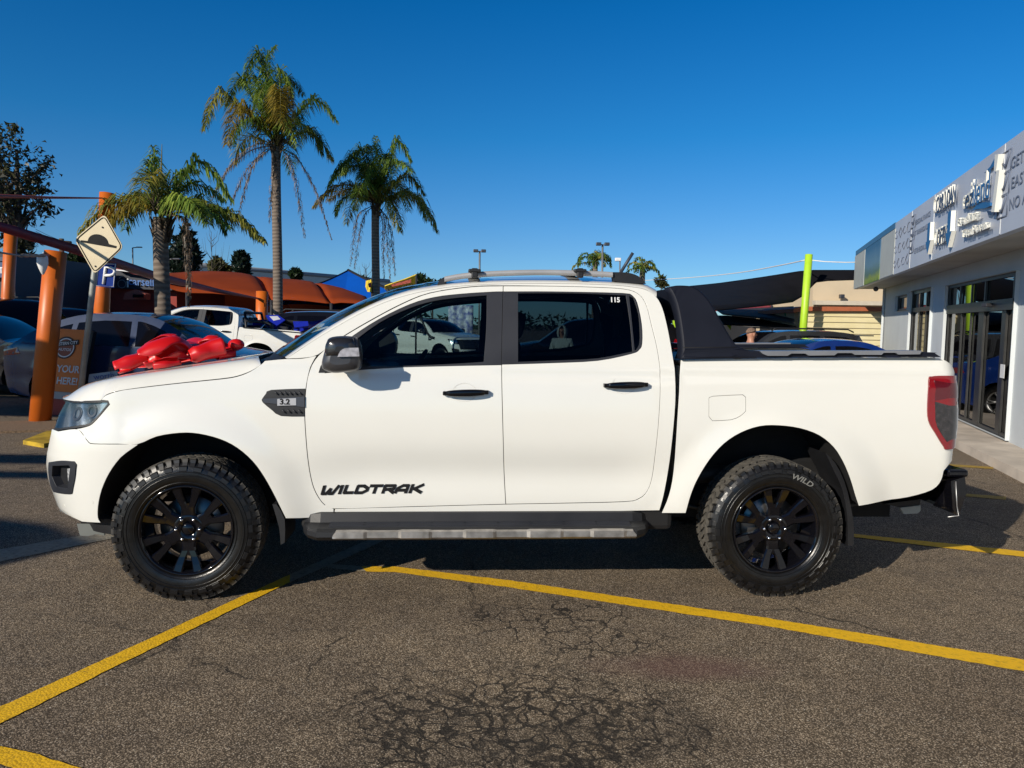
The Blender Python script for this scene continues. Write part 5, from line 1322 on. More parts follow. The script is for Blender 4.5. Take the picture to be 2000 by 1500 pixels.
# ------------------------------------------------------------------ left background
M_BROWN = mat('brown_shade_cloth', (.25, .040, .008), .9, var=.10, scale=.8, spec=.15)
def canopy():
    t_ = thing('shade_canopy', 'long row of rust brown shade canopies behind the parked ute', 'canopy')
    bays = [((322, 556), (345, 536), (452, 531.5), (470, 576)), ((440, 575), (500, 540), (572, 547.5), (647, 592)), ((560, 586), (607, 552), (655, 566), (724, 597))]
    # each bay: arched ridge, front hem scooped between its posts
    tops = [[(318, 545), (345, 536.5), (378, 531.5), (412, 530.5), (455, 531.5), (500, 540)], [(500, 540), (535, 545), (575, 547.5), (607, 552)], [(607, 552), (640, 561), (665, 569), (700, 585), (722, 596)]]
    bots = [[(316, 552), (340, 566), (365, 571), (420, 572), (500, 579.5), (530, 586)], [(530, 586), (560, 584), (600, 587), (647, 592.5)], [(647, 592.5), (665, 590), (690, 591), (722, 597)]]
    for tp, bt in zip(tops, bots):
        def rs(P, n):
            out = []
            for i in range(n+1):
                s = i/n*(len(P)-1); j = min(len(P)-2, int(s)); out.append(tuple(np.array(P[j])*(1-(s-j))+np.array(P[j+1])*(s-j)))
            return out
        A, B_ = rs(tp, 12), rs(bt, 12); rows = []
        for i, (a, c) in enumerate(zip(A, B_)):
            s = i/12; top = at(*a, 36); bot = at(*c, 29); r = []
            for k in range(9):
                t = k/8; p = bot.lerp(top, t)+Vector((0, 0, .32*math.sin(math.pi*t)*(1 if 0 < i < 12 else .5)))
                r.append(p)
            q = r[-1]
            for k in range(1, 5): r.append(q+Vector((0, 1.6*k, -.22*k*k*.5)))
            rows.append(r)
        b = MB(); b.grid(rows); o = b.build('canopy_skin', M_BROWN, t_); o.modifiers.new('t', 'SOLIDIFY').thickness = .03
    for u, v, Y in ((647, 592, 29), (530, 586, 29), (365, 571, 29), (722, 597, 29)):
        b = MB(); p = at(u, v, Y); b.tube([Vector((p.x, p.y, 0)), p], .06, 8); b.build('post', M_GRAPH, t_)
    rebase(t_, (-8, 29, 0))
canopy()
M_BLUE = mat('blue_shade_cloth', (.0, .11, .58), .9, spec=.15, var=.06, scale=.5)
def bluecanopy():
    t_ = thing('shade_canopy', 'bright blue peaked shade canopy between the two right-hand palms', 'canopy')
    b = MB(); ap = at(680, 528, 47); fl = at(585, 566, 40); fr = at(800, 580, 40); br = at(760, 575, 56); bl = at(600, 560, 56); fm = at(668, 600, 38)
    def curve(a, c, sg): return [a.lerp(c, t)-Vector((0, 0, sg*math.sin(math.pi*t))) for t in np.linspace(0, 1, 9)]
    for (p, q) in ((fl, fm), (fm, fr), (fr, br), (br, bl), (bl, fl)):
        A = curve(ap, p, .10); B_ = curve(ap, q, .10); b.grid([[x.lerp(y, k/6) for k in range(7)] for x, y in zip(A, B_)])
    o = b.build('canopy_skin', M_BLUE, t_); 
    b = MB(); b.tube(curve(ap, fr, .10), .10, 6); b.tube(curve(ap, fl, .10), .05, 6); b.build('hem_rope', M_DARK, t_)
    b = MB(); b.tube([Vector((ap.x, ap.y, 0)), ap], .08, 8); b.build('post', M_GRAPH, t_)
    for u0, u1, v0, v1 in ((520, 650, 587, 597), (650, 770, 593, 603)):
        b = MB(); rows = [[at(u0+(u1-u0)*i/12, v0+(v1-v0)*.3*abs(2*i/12-1)-1, 36), at(u0+(u1-u0)*i/12, v1+2-5*math.sin(math.pi*i/12), 35)] for i in range(13)]; b.grid(rows); b.build('hem_valance', M_BLUE, t_)
    rebase(t_, (-9, 46, 0))
bluecanopy()
wh = thing('warehouse', 'long low white warehouse behind the brown canopies', 'building')
M_WWALL = mat('warehouse_white', (.62, .60, .54), .8, var=.04)
b = MB(); P0, P1 = at(316, 511, 78), at(760, 549, 110); b.prism([Vector((P0.x, P0.y, 0)), Vector((P1.x, P1.y, 0)), P1, P0], (0, 12, 0)); b.build('wall', M_WWALL, wh)
b = MB(); b.tube([P0, P1], .25, 6); b.build('parapet_cap', mat('parapet_grey', (.25, .27, .30), .6), wh)
rebase(wh, (P0.x, P0.y, 0))
rs_ = thing('red_shop', 'low red and white shop front under the blue canopy', 'shop')
wallpx('wall', [(560, 597), (720, 603), (720, 640), (560, 640)], 52, mat('shop_red', (.52, .04, .03), .7), rs_, 4)
for u in (617, 632, 645, 665, 690): wallpx('window', [(u, 606), (u+9, 606.5), (u+9, 616), (u, 616)], 51.8, M_GLOSSB, rs_, .1)
for u in (612, 627, 641, 658, 680): wallpx('pillar', [(u, 604), (u+2, 604), (u+2, 625), (u, 625)], 51.7, M_WHITEDECAL, rs_, .1)
rebase(rs_, (-20, 53, 0))
# white cottages seen under the canopy
ct = thing('white_cottage', 'white cottage with dark windows seen under the brown canopy behind the palm', 'house')
wallpx('wall', [(338, 574), (470, 582), (470, 612), (338, 612)], 44, mat('cottage_white', (.60, .58, .52), .8, var=.1), ct, 4)
for u in (347, 385, 405, 425, 448): wallpx('window', [(u, 579), (u+8, 579), (u+8, 590), (u, 590)], 43.8, M_GLOSSB, ct, .1)
rebase(ct, (-20, 45, 0))
ic = thing('red_showroom', 'red showroom with a dark blue lettered sign board left of the first palm', 'building')
M_REDW = mat('showroom_red', (.30, .035, .025), .75, var=.12); M_NAVY = mat('navy_board', (.008, .014, .035), .5, var=.2)
wallpx('wall', [(138, 560), (345, 566), (345, 640), (138, 640)], 30, M_REDW, ic, 5)
wallpx('sign_board', [(142, 532), (226, 524), (336, 548), (336, 567), (226, 563), (142, 560)], 29.6, M_NAVY, ic, .25)
wallpx('roof', [(225, 523), (336, 547), (336, 551), (225, 528)], 29.3, mat('showroom_fascia', (.20, .03, .04), .7), ic, 6)
wallpx('light_strip', [(226, 525.5), (258, 530), (258, 532), (226, 528)], 29.2, M_WHITEDECAL, ic, .05)
b = MB(); add_text(b, 'carsell', at(276, 551, 29.5), (1, .0, -.04), (0, 0, 1), size=.42, extrude=.01, width=.92, bold=.004); b.build('sign_lettering', mat('sign_letter_blue', (.05, .16, .45), .5), ic)
b = MB(); add_text(b, 'i', at(249.5, 553, 29.5), (1, 0, 0), (0, 0, 1), size=.50, extrude=.01, bold=.006); b.build('sign_lettering', M_WHITEDECAL, ic)
b = MB(); q = at(238, 552, 29.5); b.tube([q+Vector((.15*math.cos(a), 0, .15*math.sin(a)-.05)) for a in np.linspace(0, 2*math.pi, 20)], .014, 5); b.tube([q+Vector((-.09, 0, .16)), q+Vector((0, 0, .24)), q+Vector((.06, 0, .22))], .02, 5); b.build('emblem', mat('emblem_grey', (.22, .24, .27), .6), ic)
for u, w in ((148, 26), (176, 12)): wallpx('window', [(u, 567), (u+w, 567), (u+w, 575), (u, 575)], 29.7, M_GLOSSB, ic, .1)
wallpx('gable', [(244, 572), (262, 565.5), (284, 574), (284, 585), (240, 585)], 29, mat('gable_red', (.40, .09, .06), .7), ic, .4); wallpx('window', [(259, 575), (281, 575), (281, 581), (259, 581)], 28.8, M_GLOSSB, ic, .1)
rebase(ic, (-17, 31, 0))
dk = thing('dark_shop', 'dark blue shop building at the far left edge with white letters', 'building')
wallpx('wall', [(-160, 488), (27, 494), (32, 640), (-160, 640)], 24, mat('dark_blue_cladding', (.012, .02, .04), .6, var=.2), dk, 5)
wallpx('sign_board', [(-40, 512), (12, 512), (12, 542), (-40, 542)], 23.8, mat('sign_board_blue', (.015, .06, .16), .5), dk, .1)
b = MB(); add_text(b, 'TS', at(6, 528.5, 23.75), (1, 0, 0), (0, 0, 1), size=.26, extrude=.01, bold=.006); b.build('sign_lettering', M_WHITEDECAL, dk); b = MB(); add_text(b, 'U', at(21, 531, 23.6), (1, 0, 0), (0, 0, 1), size=.26, extrude=.01); b.build('sign_lettering', M_WHITEDECAL, dk)
wallpx('sign_board', [(-40, 502), (24, 502), (24, 510), (-40, 510)], 23.8, mat('sign_band', (.02, .05, .11), .5), dk, .1)
rebase(dk, (-16, 25, 0))
sh = thing('grey_shed', 'pale grey metal shed in the distance behind the left post', 'shed')
wallpx('wall', [(55, 505), (82, 512), (135, 545), (135, 620), (50, 620)], 60, mat('shed_grey', (.34, .40, .46), .7), sh, 8); rebase(sh, (-36, 62, 0))
b = MB(); P = [at(u, v, 45) for u, v in ((30, 600), (150, 600))]; b.box((P[0]+P[1])/2-Vector((0, 0, .4)), ((P[1]-P[0]).length, .1, 1.3)); single(b, 'fence', mat('grey_fence', (.12, .12, .11), .8, var=.3, scale=8), 'long grey metal fence behind the cars on the left', 'fence')
# ------------------------------------------------------------------ orange posts, webbing, added shade casters off to the left
M_ORANGE = mat('orange_paint', (.62, .135, .012), .42, var=.07, scale=3)
def lean_post(top, bot, Y, r, label):
    return postpx('orange_post', top, bot, Y, r, M_ORANGE, label, 'post', 'orange shade sail posts', 28)
lean_post((109, 491), (78, 826), 10.9, .142, 'thick leaning orange steel post standing on the gravel left of the ute')
lean_post((22, 441), (13, 624), 18, .135, 'orange post at the left edge in front of the dark blue shop')
lean_post((210, 377), (199, 600), 14.5, .135, 'tall orange post rising behind the speed hump sign')
lean_post((512, 569), (511, 640), 25, .19, 'short orange post beside the tall palm trunk')
M_WEB = mat('dark_red_webbing', (.20, .012, .028), .6, var=.1)
def ribbon(pts, w, m, label, name='sail_webbing', cat='webbing', nrm_=Vector((0, 0, 1)), th=.02):
    P = [at(*p) for p in pts]; b = MB(); b.grid([[p+nrm_*w_*.5, p-nrm_*w_*.5] for p, w_ in zip(P, w)]); o = b.build(name, m); o.modifiers.new('t', 'SOLIDIFY').thickness = th; return tag(o, label, cat)
ribbon([(-160, 408, 9.5), (0, 445, 11), (150, 490, 13), (300, 540, 17), (420, 568, 21), (505, 584, 25)], [.10, .11, .13, .16, .10, .03], M_WEB, 'dark red webbing edge sloping down to the short orange post', th=.12)
b = MB(); b.tube([at(-100, 379, 9), at(0, 383, 10.5), at(100, 386, 12.5), at(206, 387, 14.5)], [.028, .026, .02, .012], 6); single(b, 'tension_strap', mat('faded_red_strap', (.36, .07, .05), .6), 'faded red strap running left from the tall orange post', 'strap')
b = MB(); b.tube([at(-100, 480, 8), at(0, 493, 9), at(40, 500, 9.8), at(95, 500, 10.8)], .012, 6); b.tube([at(40+i*6, 500-.5*(i % 2)*3, 9.8+.1*i) for i in range(10)], .022, 5); single(b, 'tension_cable', mat('dull_cable', (.28, .25, .22), .5, metal=.4), 'steel cable and turnbuckle tied to the thick leaning post', 'cable')
b = MB(); q = at(83, 510, 10.6); b.lathe([(0, .085), (.055, .08), (.068, .05), (.07, -.03), (.05, -.10), (.02, -.17), (0, -.19)], 20, 'Z', c=q); b.tube([q+Vector((0, 0, .08)), q+Vector((.02, 0, .12))], .01, 6); single(b, 'hanging_lamp', M_WHITEDECAL, 'white cone shaped lamp hanging from the cable by the thick post', 'lamp')
b = MB(); b.tube([at(120, 466, 40), Vector((at(120, 466, 40).x, 40, 0))], .12, 8); b.tube([at(103, 471, 40), at(139, 474, 40)], .08, 6); b.tube([at(106, 477, 40), at(136, 479, 40)], .05, 6); single(b, 'power_pole', mat('timber_pole', (.09, .07, .05), .9), 'timber power pole with crossarms in the distance on the left', 'power pole')
b = MB()
for d_ in (0, 4, 9): b.tube(crs([at(70, 448+d_, 36), at(120, 470+d_, 40), at(260, 520+d_, 50), at(420, 560+d_*.5, 60)], 4), .012, 4)
single(b, 'power_line', M_GRAPH, 'thin power lines running down to the right from the pole', 'power line')
lightpole(259, 484, 545, 40, 'slim street light pole above the dark blue sign board', 'arm', r=.035)
lightpole(328, 507, 560, 36, 'thin street light beside the first palm trunk', 'arm', r=.04)
# unseen sails and beams left of frame, added and cut to shape the shade
def offsail(P, label, z=4.2):
    b = MB(); V, F = fill(P, 1.5); c = np.mean(np.array(P), 0)
    b.add([Vector((x, y, z-.25*max(0, 1-math.hypot(x-c[0], y-c[1])/5))) for x, y in V], [tuple(f) for f in F]); o = b.build('shade_sail', mat('unseen_sail_cloth', (.22, .02, .03), .8)); o.modifiers.new('t', 'SOLIDIFY').thickness = .02; return tag(o, label, 'shade sail')
offsail([(-17, 4.35), (-12.3, 4.3), (-8.2, 3.7), (-7.6, 6.5), (-9.35, 6.7), (-9.6, 7.15), (-10.85, 5.72), (-11.2, 6.05), (-10.3, 7.1), (-12.5, 7.6), (-17, 7)], 'unseen dark red shade sail, outline cut for shade on the parked cars')  # notch and slot in the outline let sun reach the sign and leaning post
offsail([(-17, -8), (-12.2, -7.6), (-9.5, -2.8), (-9.15, -2.2), (-9.7, -1.75), (-10.4, -1.5), (-17, -1.2)], 'unseen dark red shade sail added to cast the ground shadow at the left')
for y_, w_, x_ in ((.62, .34, -8.6), (-.20, .14, -8.9)):
    b = MB(); b.box((-12.8, y_, 4.2), (2*(12.8+x_), w_, .12)); single(b, 'shadow_beam', M_ORANGE, 'unseen orange beam added to cast a shadow band on the ground, %s one' % ('wider' if w_ > .2 else 'narrower'), 'beam')
# ------------------------------------------------------------------ signs on the left
hs_ = thing('road_sign', 'cream diamond speed hump sign on a leaning steel pole', 'sign')
SY = 10.75
DC = [(204, 418), (241, 483), (184, 536), (145, 467)]
def rc(P, k=.12):
    out = []
    for i in range(len(P)):
        a, b_, c = np.array(P[i-1], float), np.array(P[i], float), np.array(P[(i+1) % len(P)], float)
        for t in (0, .33, .66, 1): out.append(tuple((b_+(a-b_)*k)*(1-t)**2+b_*2*t*(1-t)+(b_+(c-b_)*k)*t*t))
    return out
def ctr(P, k): c = np.mean(np.array(P, float), 0); return [tuple(c+(np.array(p)-c)*k) for p in P]
wallpx('sign_plate', rc(DC), SY, mat('cream_reflective', (.66, .56, .37), .5, var=.05), hs_, .012)
b = MB(); q = [at(*p, SY-.004) for p in rc(ctr(DC, .93))]; b.tube(q+[q[0]], .006, 5, caps=False); b.build('sign_border', M_BLKDECAL, hs_)
HP = [(158, 469), (172, 472)]
ha = [(158, 469), (171, 470.5)]+[(191-20.5*math.cos(a)*.95-0, 473-15.5*math.sin(a)+2.2*math.cos(a)*-1) for a in np.linspace(.12, math.pi-.12, 14)]+[(212, 476.5), (227, 480.5), (226, 484.5), (158, 472.5)]
wallpx('hump_symbol', ha, SY-.008, M_BLKDECAL, hs_, .006)
pt, pb_ = at(185, 528, SY+.062), at(171, 650, SY+.062); dd_ = pt-pb_; pg = pb_+dd_*((0-pb_.z)/dd_.z); b = MB(); b.tube([pg, pt, pt+dd_.normalized()*.3], .040, 14); b.build('pole', mat('galvanised_pole', (.42, .43, .40), .4, metal=.35, var=.15, scale=8), hs_)
for v in (444, 520): b = MB(); q = at(200 if v < 500 else 186, v, SY-.006); b.blob(q, .012); b.build('bolt', M_GRAPH, hs_)
rebase(hs_, pg)
ps = thing('parking_sign', 'blue parking sign with white letter P behind the diamond sign', 'sign'); PY = 13.9
PQ = [(191, 513), (227, 514.5), (223, 562), (187, 559)]
wallpx('sign_plate', PQ, PY, mat('parking_blue', (.006, .032, .22), .7, spec=.15), ps, .015)
b = MB(); q = [at(*p, PY-.004) for p in ctr(PQ, .93)]; b.tube(q+[q[0]], .010, 5, caps=False); b.build('sign_border', M_WHITEDECAL, ps)
b = MB(); a_, c_ = at(202, 555, PY-.01), at(206, 522, PY-.01); up_ = (c_-a_); 
def pst(x, y): return a_+up_*y+Vector((1, 0, -.05))*x
b.tube([pst(0, 0), pst(0, 1), pst(.10, 1.0), pst(.155, .93), pst(.175, .78), pst(.155, .62), pst(.10, .54), pst(0, .52)], .026, 8); b.build('letter', M_WHITEDECAL, ps)
rebase(ps, (at(207, 560, PY).x, PY, 0))
af = thing('sandwich_board', 'orange advertising board with a round badge standing behind the thick orange post', 'sign'); AY = 11.7
AQ = [(99, 641), (176, 645), (146, 806), (72, 800)]
def afp(x, y, d=0.):   # x,y in 0..1 across the board
    tl, tr, br, bl_ = [Vector(at(*p, AY)) for p in AQ]; t = tl.lerp(tr, x); bo = bl_.lerp(br, x); return t.lerp(bo, y)+Vector((0, -d, 0))
M_AF = mat('board_orange', (.80, .20, .02), .45, var=.06)
b = MB(); b.prism([afp(0, 0), afp(1, 0), afp(1, .76), afp(0, .76)], (0, .03, 0)); b.build('panel', M_AF, af)
b = MB(); b.prism([afp(0, .763), afp(1, .763), afp(1, .85), afp(0, .85)], (0, .03, 0)); b.build('white_band', mat('band_white', (.50, .48, .46), .5), af)
b = MB(); b.prism([afp(0, .853), afp(1, .853), afp(1.0, 1.12), afp(-.0, 1.12)], (0, .03, 0)); b.build('base_panel', mat('board_red', (.40, .03, .02), .5), af)
b = MB(); b.prism([afp(1.005, 0), afp(1.09, .02), afp(1.09, 1.08), afp(1.005, 1.1)], (0, .10, 0)); b.build('edge_frame', M_BLACKP, af)
ex = (afp(1, .3)-afp(0, .3)).normalized(); ey = (afp(.5, 0)-afp(.5, 1)).normalized()
b = MB(); add_text(b, 'SELL YOUR', afp(.40, .485, .006), ex, ey, size=.155, extrude=.003, bold=.003, width=.80); add_text(b, 'CAR HERE!', afp(.42, .63, .006), ex, ey, size=.155, extrude=.003, bold=.003, width=.80); b.build('lettering', M_WHITEDECAL, af)
c_ = afp(.46, .225, .004)
def ring(r0, r1, m, nm, d=0.): 
    b = MB(); rows = [[c_+(ex*math.cos(a)+ey*math.sin(a)*1.12)*r+Vector((0, -.003-d, 0)) for r in (r0, r1)] for a in np.linspace(0, 2*math.pi, 33)]; b.grid(rows, smooth=False); b.build(nm, m, af)
ring(.001, .15, mat('badge_brown', (.32, .10, .06), .6), 'badge'); ring(.118, .134, M_WHITEDECAL, 'badge_ring', .002); ring(.138, .155, mat('badge_dark', (.03, .015, .012), .5), 'badge_ring', .002)
b = MB(); q0 = c_+ey*.065+Vector((0, -.008, 0)); e2 = (ex+ey*.16).normalized(); e3 = (ey-ex*.16).normalized()
b.prism([q0+e2*x+e3*y for x, y in ((-.20, -.035), (.20, -.035), (.20, .04), (-.20, .04))], (0, .003, 0)); b.build('badge_banner', mat('badge_dark', (.03, .015, .012), .5), af)
b = MB(); add_text(b, 'WESTERN CITY', q0+Vector((0, -.003, 0)), e2, e3, size=.066, extrude=.001, bold=.0015, width=.80); add_text(b, 'AUTOS', c_-ey*.03+Vector((0, -.006, 0)), ex, ey, size=.06, extrude=.001, bold=.001); b.build('badge_lettering', M_WHITEDECAL, af)
rebase(af, (at(110, 806, AY).x, AY, 0))
pl = thing('placard', 'small pale placard leaning on the car behind the bonnet', 'placard'); 
wallpx('board', [(174, 731), (230, 724), (228, 740), (172, 748)], 10.9, mat('placard_grey', (.36, .38, .42), .5), pl, .02)
b = MB(); add_text(b, 'worth', at(203, 735, 10.88), (1, 0, .12), (-.12, 0, 1), size=.12, extrude=.002); b.build('lettering', mat('placard_blue', (.05, .08, .25), .5), pl); b = MB(); q = at(200, 745, 10.95); b.tube([Vector((q.x, q.y+.1, 0)), q], .012, 6); b.build('stand', M_GRAPH, pl); rebase(pl, (at(200, 745, 10.9).x, 10.9, 0))
# yellow flags
def flag(pts, Y, label, red):
    t_ = thing('feather_flag', label, 'flag'); b = MB(); P = [at(u, v, Y+.25*math.sin(i)) for i, (u, v) in enumerate(pts)]; b.add(P, [tuple(range(len(P)))]); o = b.build('cloth', mat('flag_yellow', (.72, .52, .03), .7), t_); o.modifiers.new('t', 'SOLIDIFY').thickness = .03
    b = MB(); q = [at(u, v, Y-.35) for u, v in red]; b.add(q, [tuple(range(len(q)))]); o = b.build('flag_print', mat('flag_red', (.45, .08, .05), .7, var=.4, scale=30), t_); o.modifiers.new('t', 'SOLIDIFY').thickness = .01
    b = MB(); q = at(pts[0][0], pts[0][1], Y); b.tube([Vector((q.x, q.y, 0)), q], .03, 6); b.build('pole', M_GRAPH, t_); rebase(t_, (q.x, Y, 0))
flag([(813, 537), (812, 556), (775, 562), (752, 566), (752, 559), (766, 554), (790, 546)], 24, 'yellow feather flag with red print flying right of the third palm', [(803, 545), (803, 552), (766, 560), (764, 556)])
flag([(726, 546), (716, 549), (715, 560), (719, 570), (726, 571)], 27, 'short yellow flag half hidden behind the third palm trunk', [(725, 551), (719, 554), (720, 561), (725, 562)])
# ------------------------------------------------------------------ vegetation
def leafmat(name, c1, c2, c3=None, sc=.8):
    m = bpy.data.materials.new(name); m.use_nodes = True; t = m.node_tree; p = t.nodes['Principled BSDF']; g = node(t, 'ShaderNodeNewGeometry')
    n = node(t, 'ShaderNodeTexNoise'); n.inputs['Scale'].default_value = sc; n.inputs['Detail'].default_value = 3; t.links.new(g.outputs['Position'], n.inputs['Vector'])
    ad = node(t, 'ShaderNodeMath', operation='MULTIPLY_ADD'); ad.inputs[1].default_value = .35; t.links.new(g.outputs['Random Per Island'], ad.inputs[0]); 
    s = node(t, 'ShaderNodeMath', operation='SUBTRACT'); s.inputs[1].default_value = .17; t.links.new(n.outputs[0], s.inputs[0]); t.links.new(s.outputs[0], ad.inputs[2])
    r = ramp(t, ad.outputs[0], [(.3, c1), (.6, c2)]+([(.75, c3)] if c3 else [])); t.links.new(r.outputs[0], p.inputs['Base Color']); p.inputs['Roughness'].default_value = .45; p.inputs['Specular IOR Level'].default_value = .4
    tr = node(t, 'ShaderNodeBsdfTranslucent'); mx = node(t, 'ShaderNodeMixShader'); mx.inputs[0].default_value = .38; t.links.new(r.outputs[0], tr.inputs[0]); o = [x for x in t.nodes if x.type == 'OUTPUT_MATERIAL'][0]
    t.links.new(p.outputs[0], mx.inputs[1]); t.links.new(tr.outputs[0], mx.inputs[2]); t.links.new(mx.outputs[0], o.inputs[0]); return m
M_PG = leafmat('palm_green', (.055, .10, .016), (.17, .27, .04), (.34, .42, .07), 1.2)
M_PY = leafmat('palm_yellow', (.13, .10, .015), (.34, .25, .03), (.42, .34, .05), 2)
M_PMIX = leafmat('palm_olive', (.09, .13, .018), (.30, .29, .05), (.50, .40, .07), 1.5)
M_PD = leafmat('palm_dead', (.12, .085, .06), (.24, .18, .13), (.34, .27, .20), 2)
M_STEM = mat('frond_stem', (.16, .15, .05), .6, var=.2)
def trunkmat(name, a, b_, band=9.):
    m = bpy.data.materials.new(name); m.use_nodes = True; t = m.node_tree; p = t.nodes['Principled BSDF']; tc = node(t, 'ShaderNodeTexCoord'); w = node(t, 'ShaderNodeTexWave'); w.bands_direction = 'Z'; w.inputs['Scale'].default_value = band*.32; w.inputs['Distortion'].default_value = 1.2; w.inputs['Detail'].default_value = 3
    t.links.new(tc.outputs['Object'], w.inputs['Vector']); n = node(t, 'ShaderNodeTexNoise'); n.inputs['Scale'].default_value = 4; n.inputs['Detail'].default_value = 6; t.links.new(tc.outputs['Object'], n.inputs['Vector'])
    mx = node(t, 'ShaderNodeMath', operation='MULTIPLY'); t.links.new(w.outputs[0], mx.inputs[0]); t.links.new(n.outputs[0], mx.inputs[1]); r = ramp(t, mx.outputs[0], [(.12, a), (.42, b_)]); t.links.new(r.outputs[0], p.inputs['Base Color']); p.inputs['Roughness'].default_value = .9
    b = node(t, 'ShaderNodeBump'); b.inputs['Strength'].default_value = .6; b.inputs['Distance'].default_value = .03; t.links.new(mx.outputs[0], b.inputs['Height']); t.links.new(b.outputs[0], p.inputs['Normal']); return m
M_TRUNK = trunkmat('palm_trunk', (.13, .10, .078), (.20, .16, .125))
M_TRUNKD = mat('frond_boots', (.10, .075, .05), .95, var=.4, scale=14, bump=.6, bscale=30)
M_BARK = mat('bark', (.10, .08, .06), .95, var=.3, scale=10, bump=.5)
rnd = random.Random(11)
def frond(b, st, P, leaflen, dens=1.0, droop=.55, w=.020, sparse=0.):
    """feather frond along the curve P: stem plus hanging leaflets on both sides"""
    Q = crs(P, 10); L = [0]
    for a, c in zip(Q, Q[1:]): L.append(L[-1]+(c-a).length)
    tot = L[-1]; n = int(tot/.030*dens)
    rs = [.020*(1-i/len(Q)*.85) for i in range(len(Q))]; st.tube(Q, rs, 5)
    j = 0
    for i in range(n):
        s = tot*(.14+.86*i/n)
        while j < len(L)-2 and L[j+1] < s: j += 1
        p = Q[j].lerp(Q[j+1], (s-L[j])/max(1e-6, L[j+1]-L[j])); t = (Q[j+1]-Q[j]).normalized()
        sidev = t.cross(Vector((0, 0, 1)))
        if sidev.length < .25: sidev = Vector((rnd.uniform(-1, 1), rnd.uniform(-1, 1), 0))
        sidev.normalize(); upv = sidev.cross(t).normalized()
        f = i/n; ll = leaflen*(1.0*math.sin(math.pi*min(1, .18+f*.74))**.6)*(1-.45*f)
        for sg in (-1, 1):
            if rnd.random() < sparse: continue
            l = ll*rnd.uniform(.75, 1.15); d = (sidev*sg*rnd.uniform(.55, 1.1)+t*rnd.uniform(.35, .8)+upv*rnd.uniform(-.35, .5)).normalized()
            a1 = p+d*l*.45; d2 = (d*(1-droop)+Vector((rnd.uniform(-.15, .15), rnd.uniform(-.15, .15), -1))*droop).normalized(); a2 = a1+d2*l*.6
            wv = d.cross(Vector((rnd.uniform(-.6, .6), rnd.uniform(-.6, .6), 1))).normalized()*w
            b.add([p-wv*.6, p+wv*.6, a1+wv, a1-wv, a2], [(0, 1, 2, 3), (3, 2, 4)])
def palm(label, base, Y, r0, r1, fronds, dead, leaflen=.5, extra=10, L=2.4, boots=True, seed=1, crown=None, yb=None):
    global rnd
    rnd = random.Random(seed)
    t_ = thing('palm_tree', label, 'palm tree', group='tall feather palms')
    c = at(*crown, Y); g0 = at(base[0], base[1], Y); g0 = Vector((g0.x, Y, 0))
    b = MB(); N = 16; pts = []; rr = []
    for i in range(N+1):
        s = i/N; p = g0.lerp(c, s); pts.append(p+Vector((.03*math.sin(s*5), 0, 0))); rr.append(r0*(1-s)+r1*s+(.05*math.exp(-((s-.0)/.06)**2)))
    b.tube(pts, rr, 18); b.build('trunk', M_TRUNK, t_)
    if boots:
        b = MB(); 
        for k in range(34):
            a = rnd.uniform(0, 6.28); z = rnd.uniform(-.5, .25); d = Vector((math.cos(a), math.sin(a), 0)); p = c+Vector((0, 0, z))+d*r1*.8; b.tube([p, p+d*.05+Vector((0, 0, .16)), p+d*rnd.uniform(.10, .2)+Vector((0, 0, .34))], [.035, .028, .006], 5)
        b.build('leaf_bases', M_TRUNKD, t_)
    for i, (mats_, mid, tip, dy) in enumerate(fronds):
        m = {'g': M_PG, 'y': M_PY, 'm': M_PMIX, 'd': M_PD}[mats_]
        b = MB(); st = MB(); s0_ = c+Vector((0, 0, .05)); M_ = at(*mid, Y+dy*.6); T_ = at(*tip, Y+dy)
        q = s0_.lerp(M_, .5)+Vector((0, 0, .06*(M_-s0_).length)); q2 = M_.lerp(T_, .5)+Vector((0, 0, .12*(T_-M_).length))
        dd = mats_ == 'd'
        frond(b, st, [s0_, q, M_, q2, T_], leaflen*(.5 if dd else 1.3), dens=.9 if dd else 1.35, droop=.85 if dd else .58, w=.011 if dd else .0155, sparse=.25 if dd else .03)
        o = b.build('frond', m, t_, recalc=False); st.build('frond_stem', M_STEM if not dd else M_TRUNKD, o).matrix_parent_inverse = Matrix.Identity(4)
    for k in range(extra):
        a = 2*math.pi*(k+.3)/extra; el = rnd.uniform(.25, 1.15); d = Vector((math.cos(a)*.9, math.sin(a), 0)); l = L*rnd.uniform(.75, 1.05)
        s0_ = c+Vector((0, 0, .05)); P = [s0_, s0_+(d*math.cos(el)+Vector((0, 0, math.sin(el))))*l*.35, s0_+(d*math.cos(el)*.68+Vector((0, 0, math.sin(el)*.60)))*l, s0_+(d*.92)*l*math.cos(el*.75)+Vector((0, 0, l*(math.sin(el)*.62-.20))), s0_+d*l*1.02*math.cos(el*.6)+Vector((0, 0, l*(math.sin(el)*.45-.42)))]
        b = MB(); st = MB(); frond(b, st, P, leaflen*1.25, 1.2, .55, w=.015); o = b.build('frond', [M_PG, M_PG, M_PMIX][k % 3], t_, recalc=False); st.build('frond_stem', M_STEM, o)
    b = MB(); b.tube([c+Vector((0, 0, .0)), c+Vector((.0, 0, .9)), c+Vector((.02, 0, 1.35))], [.03, .018, .005], 6); b.build('spear_leaf', M_STEM, t_)
    rebase(t_, g0)
    return t_
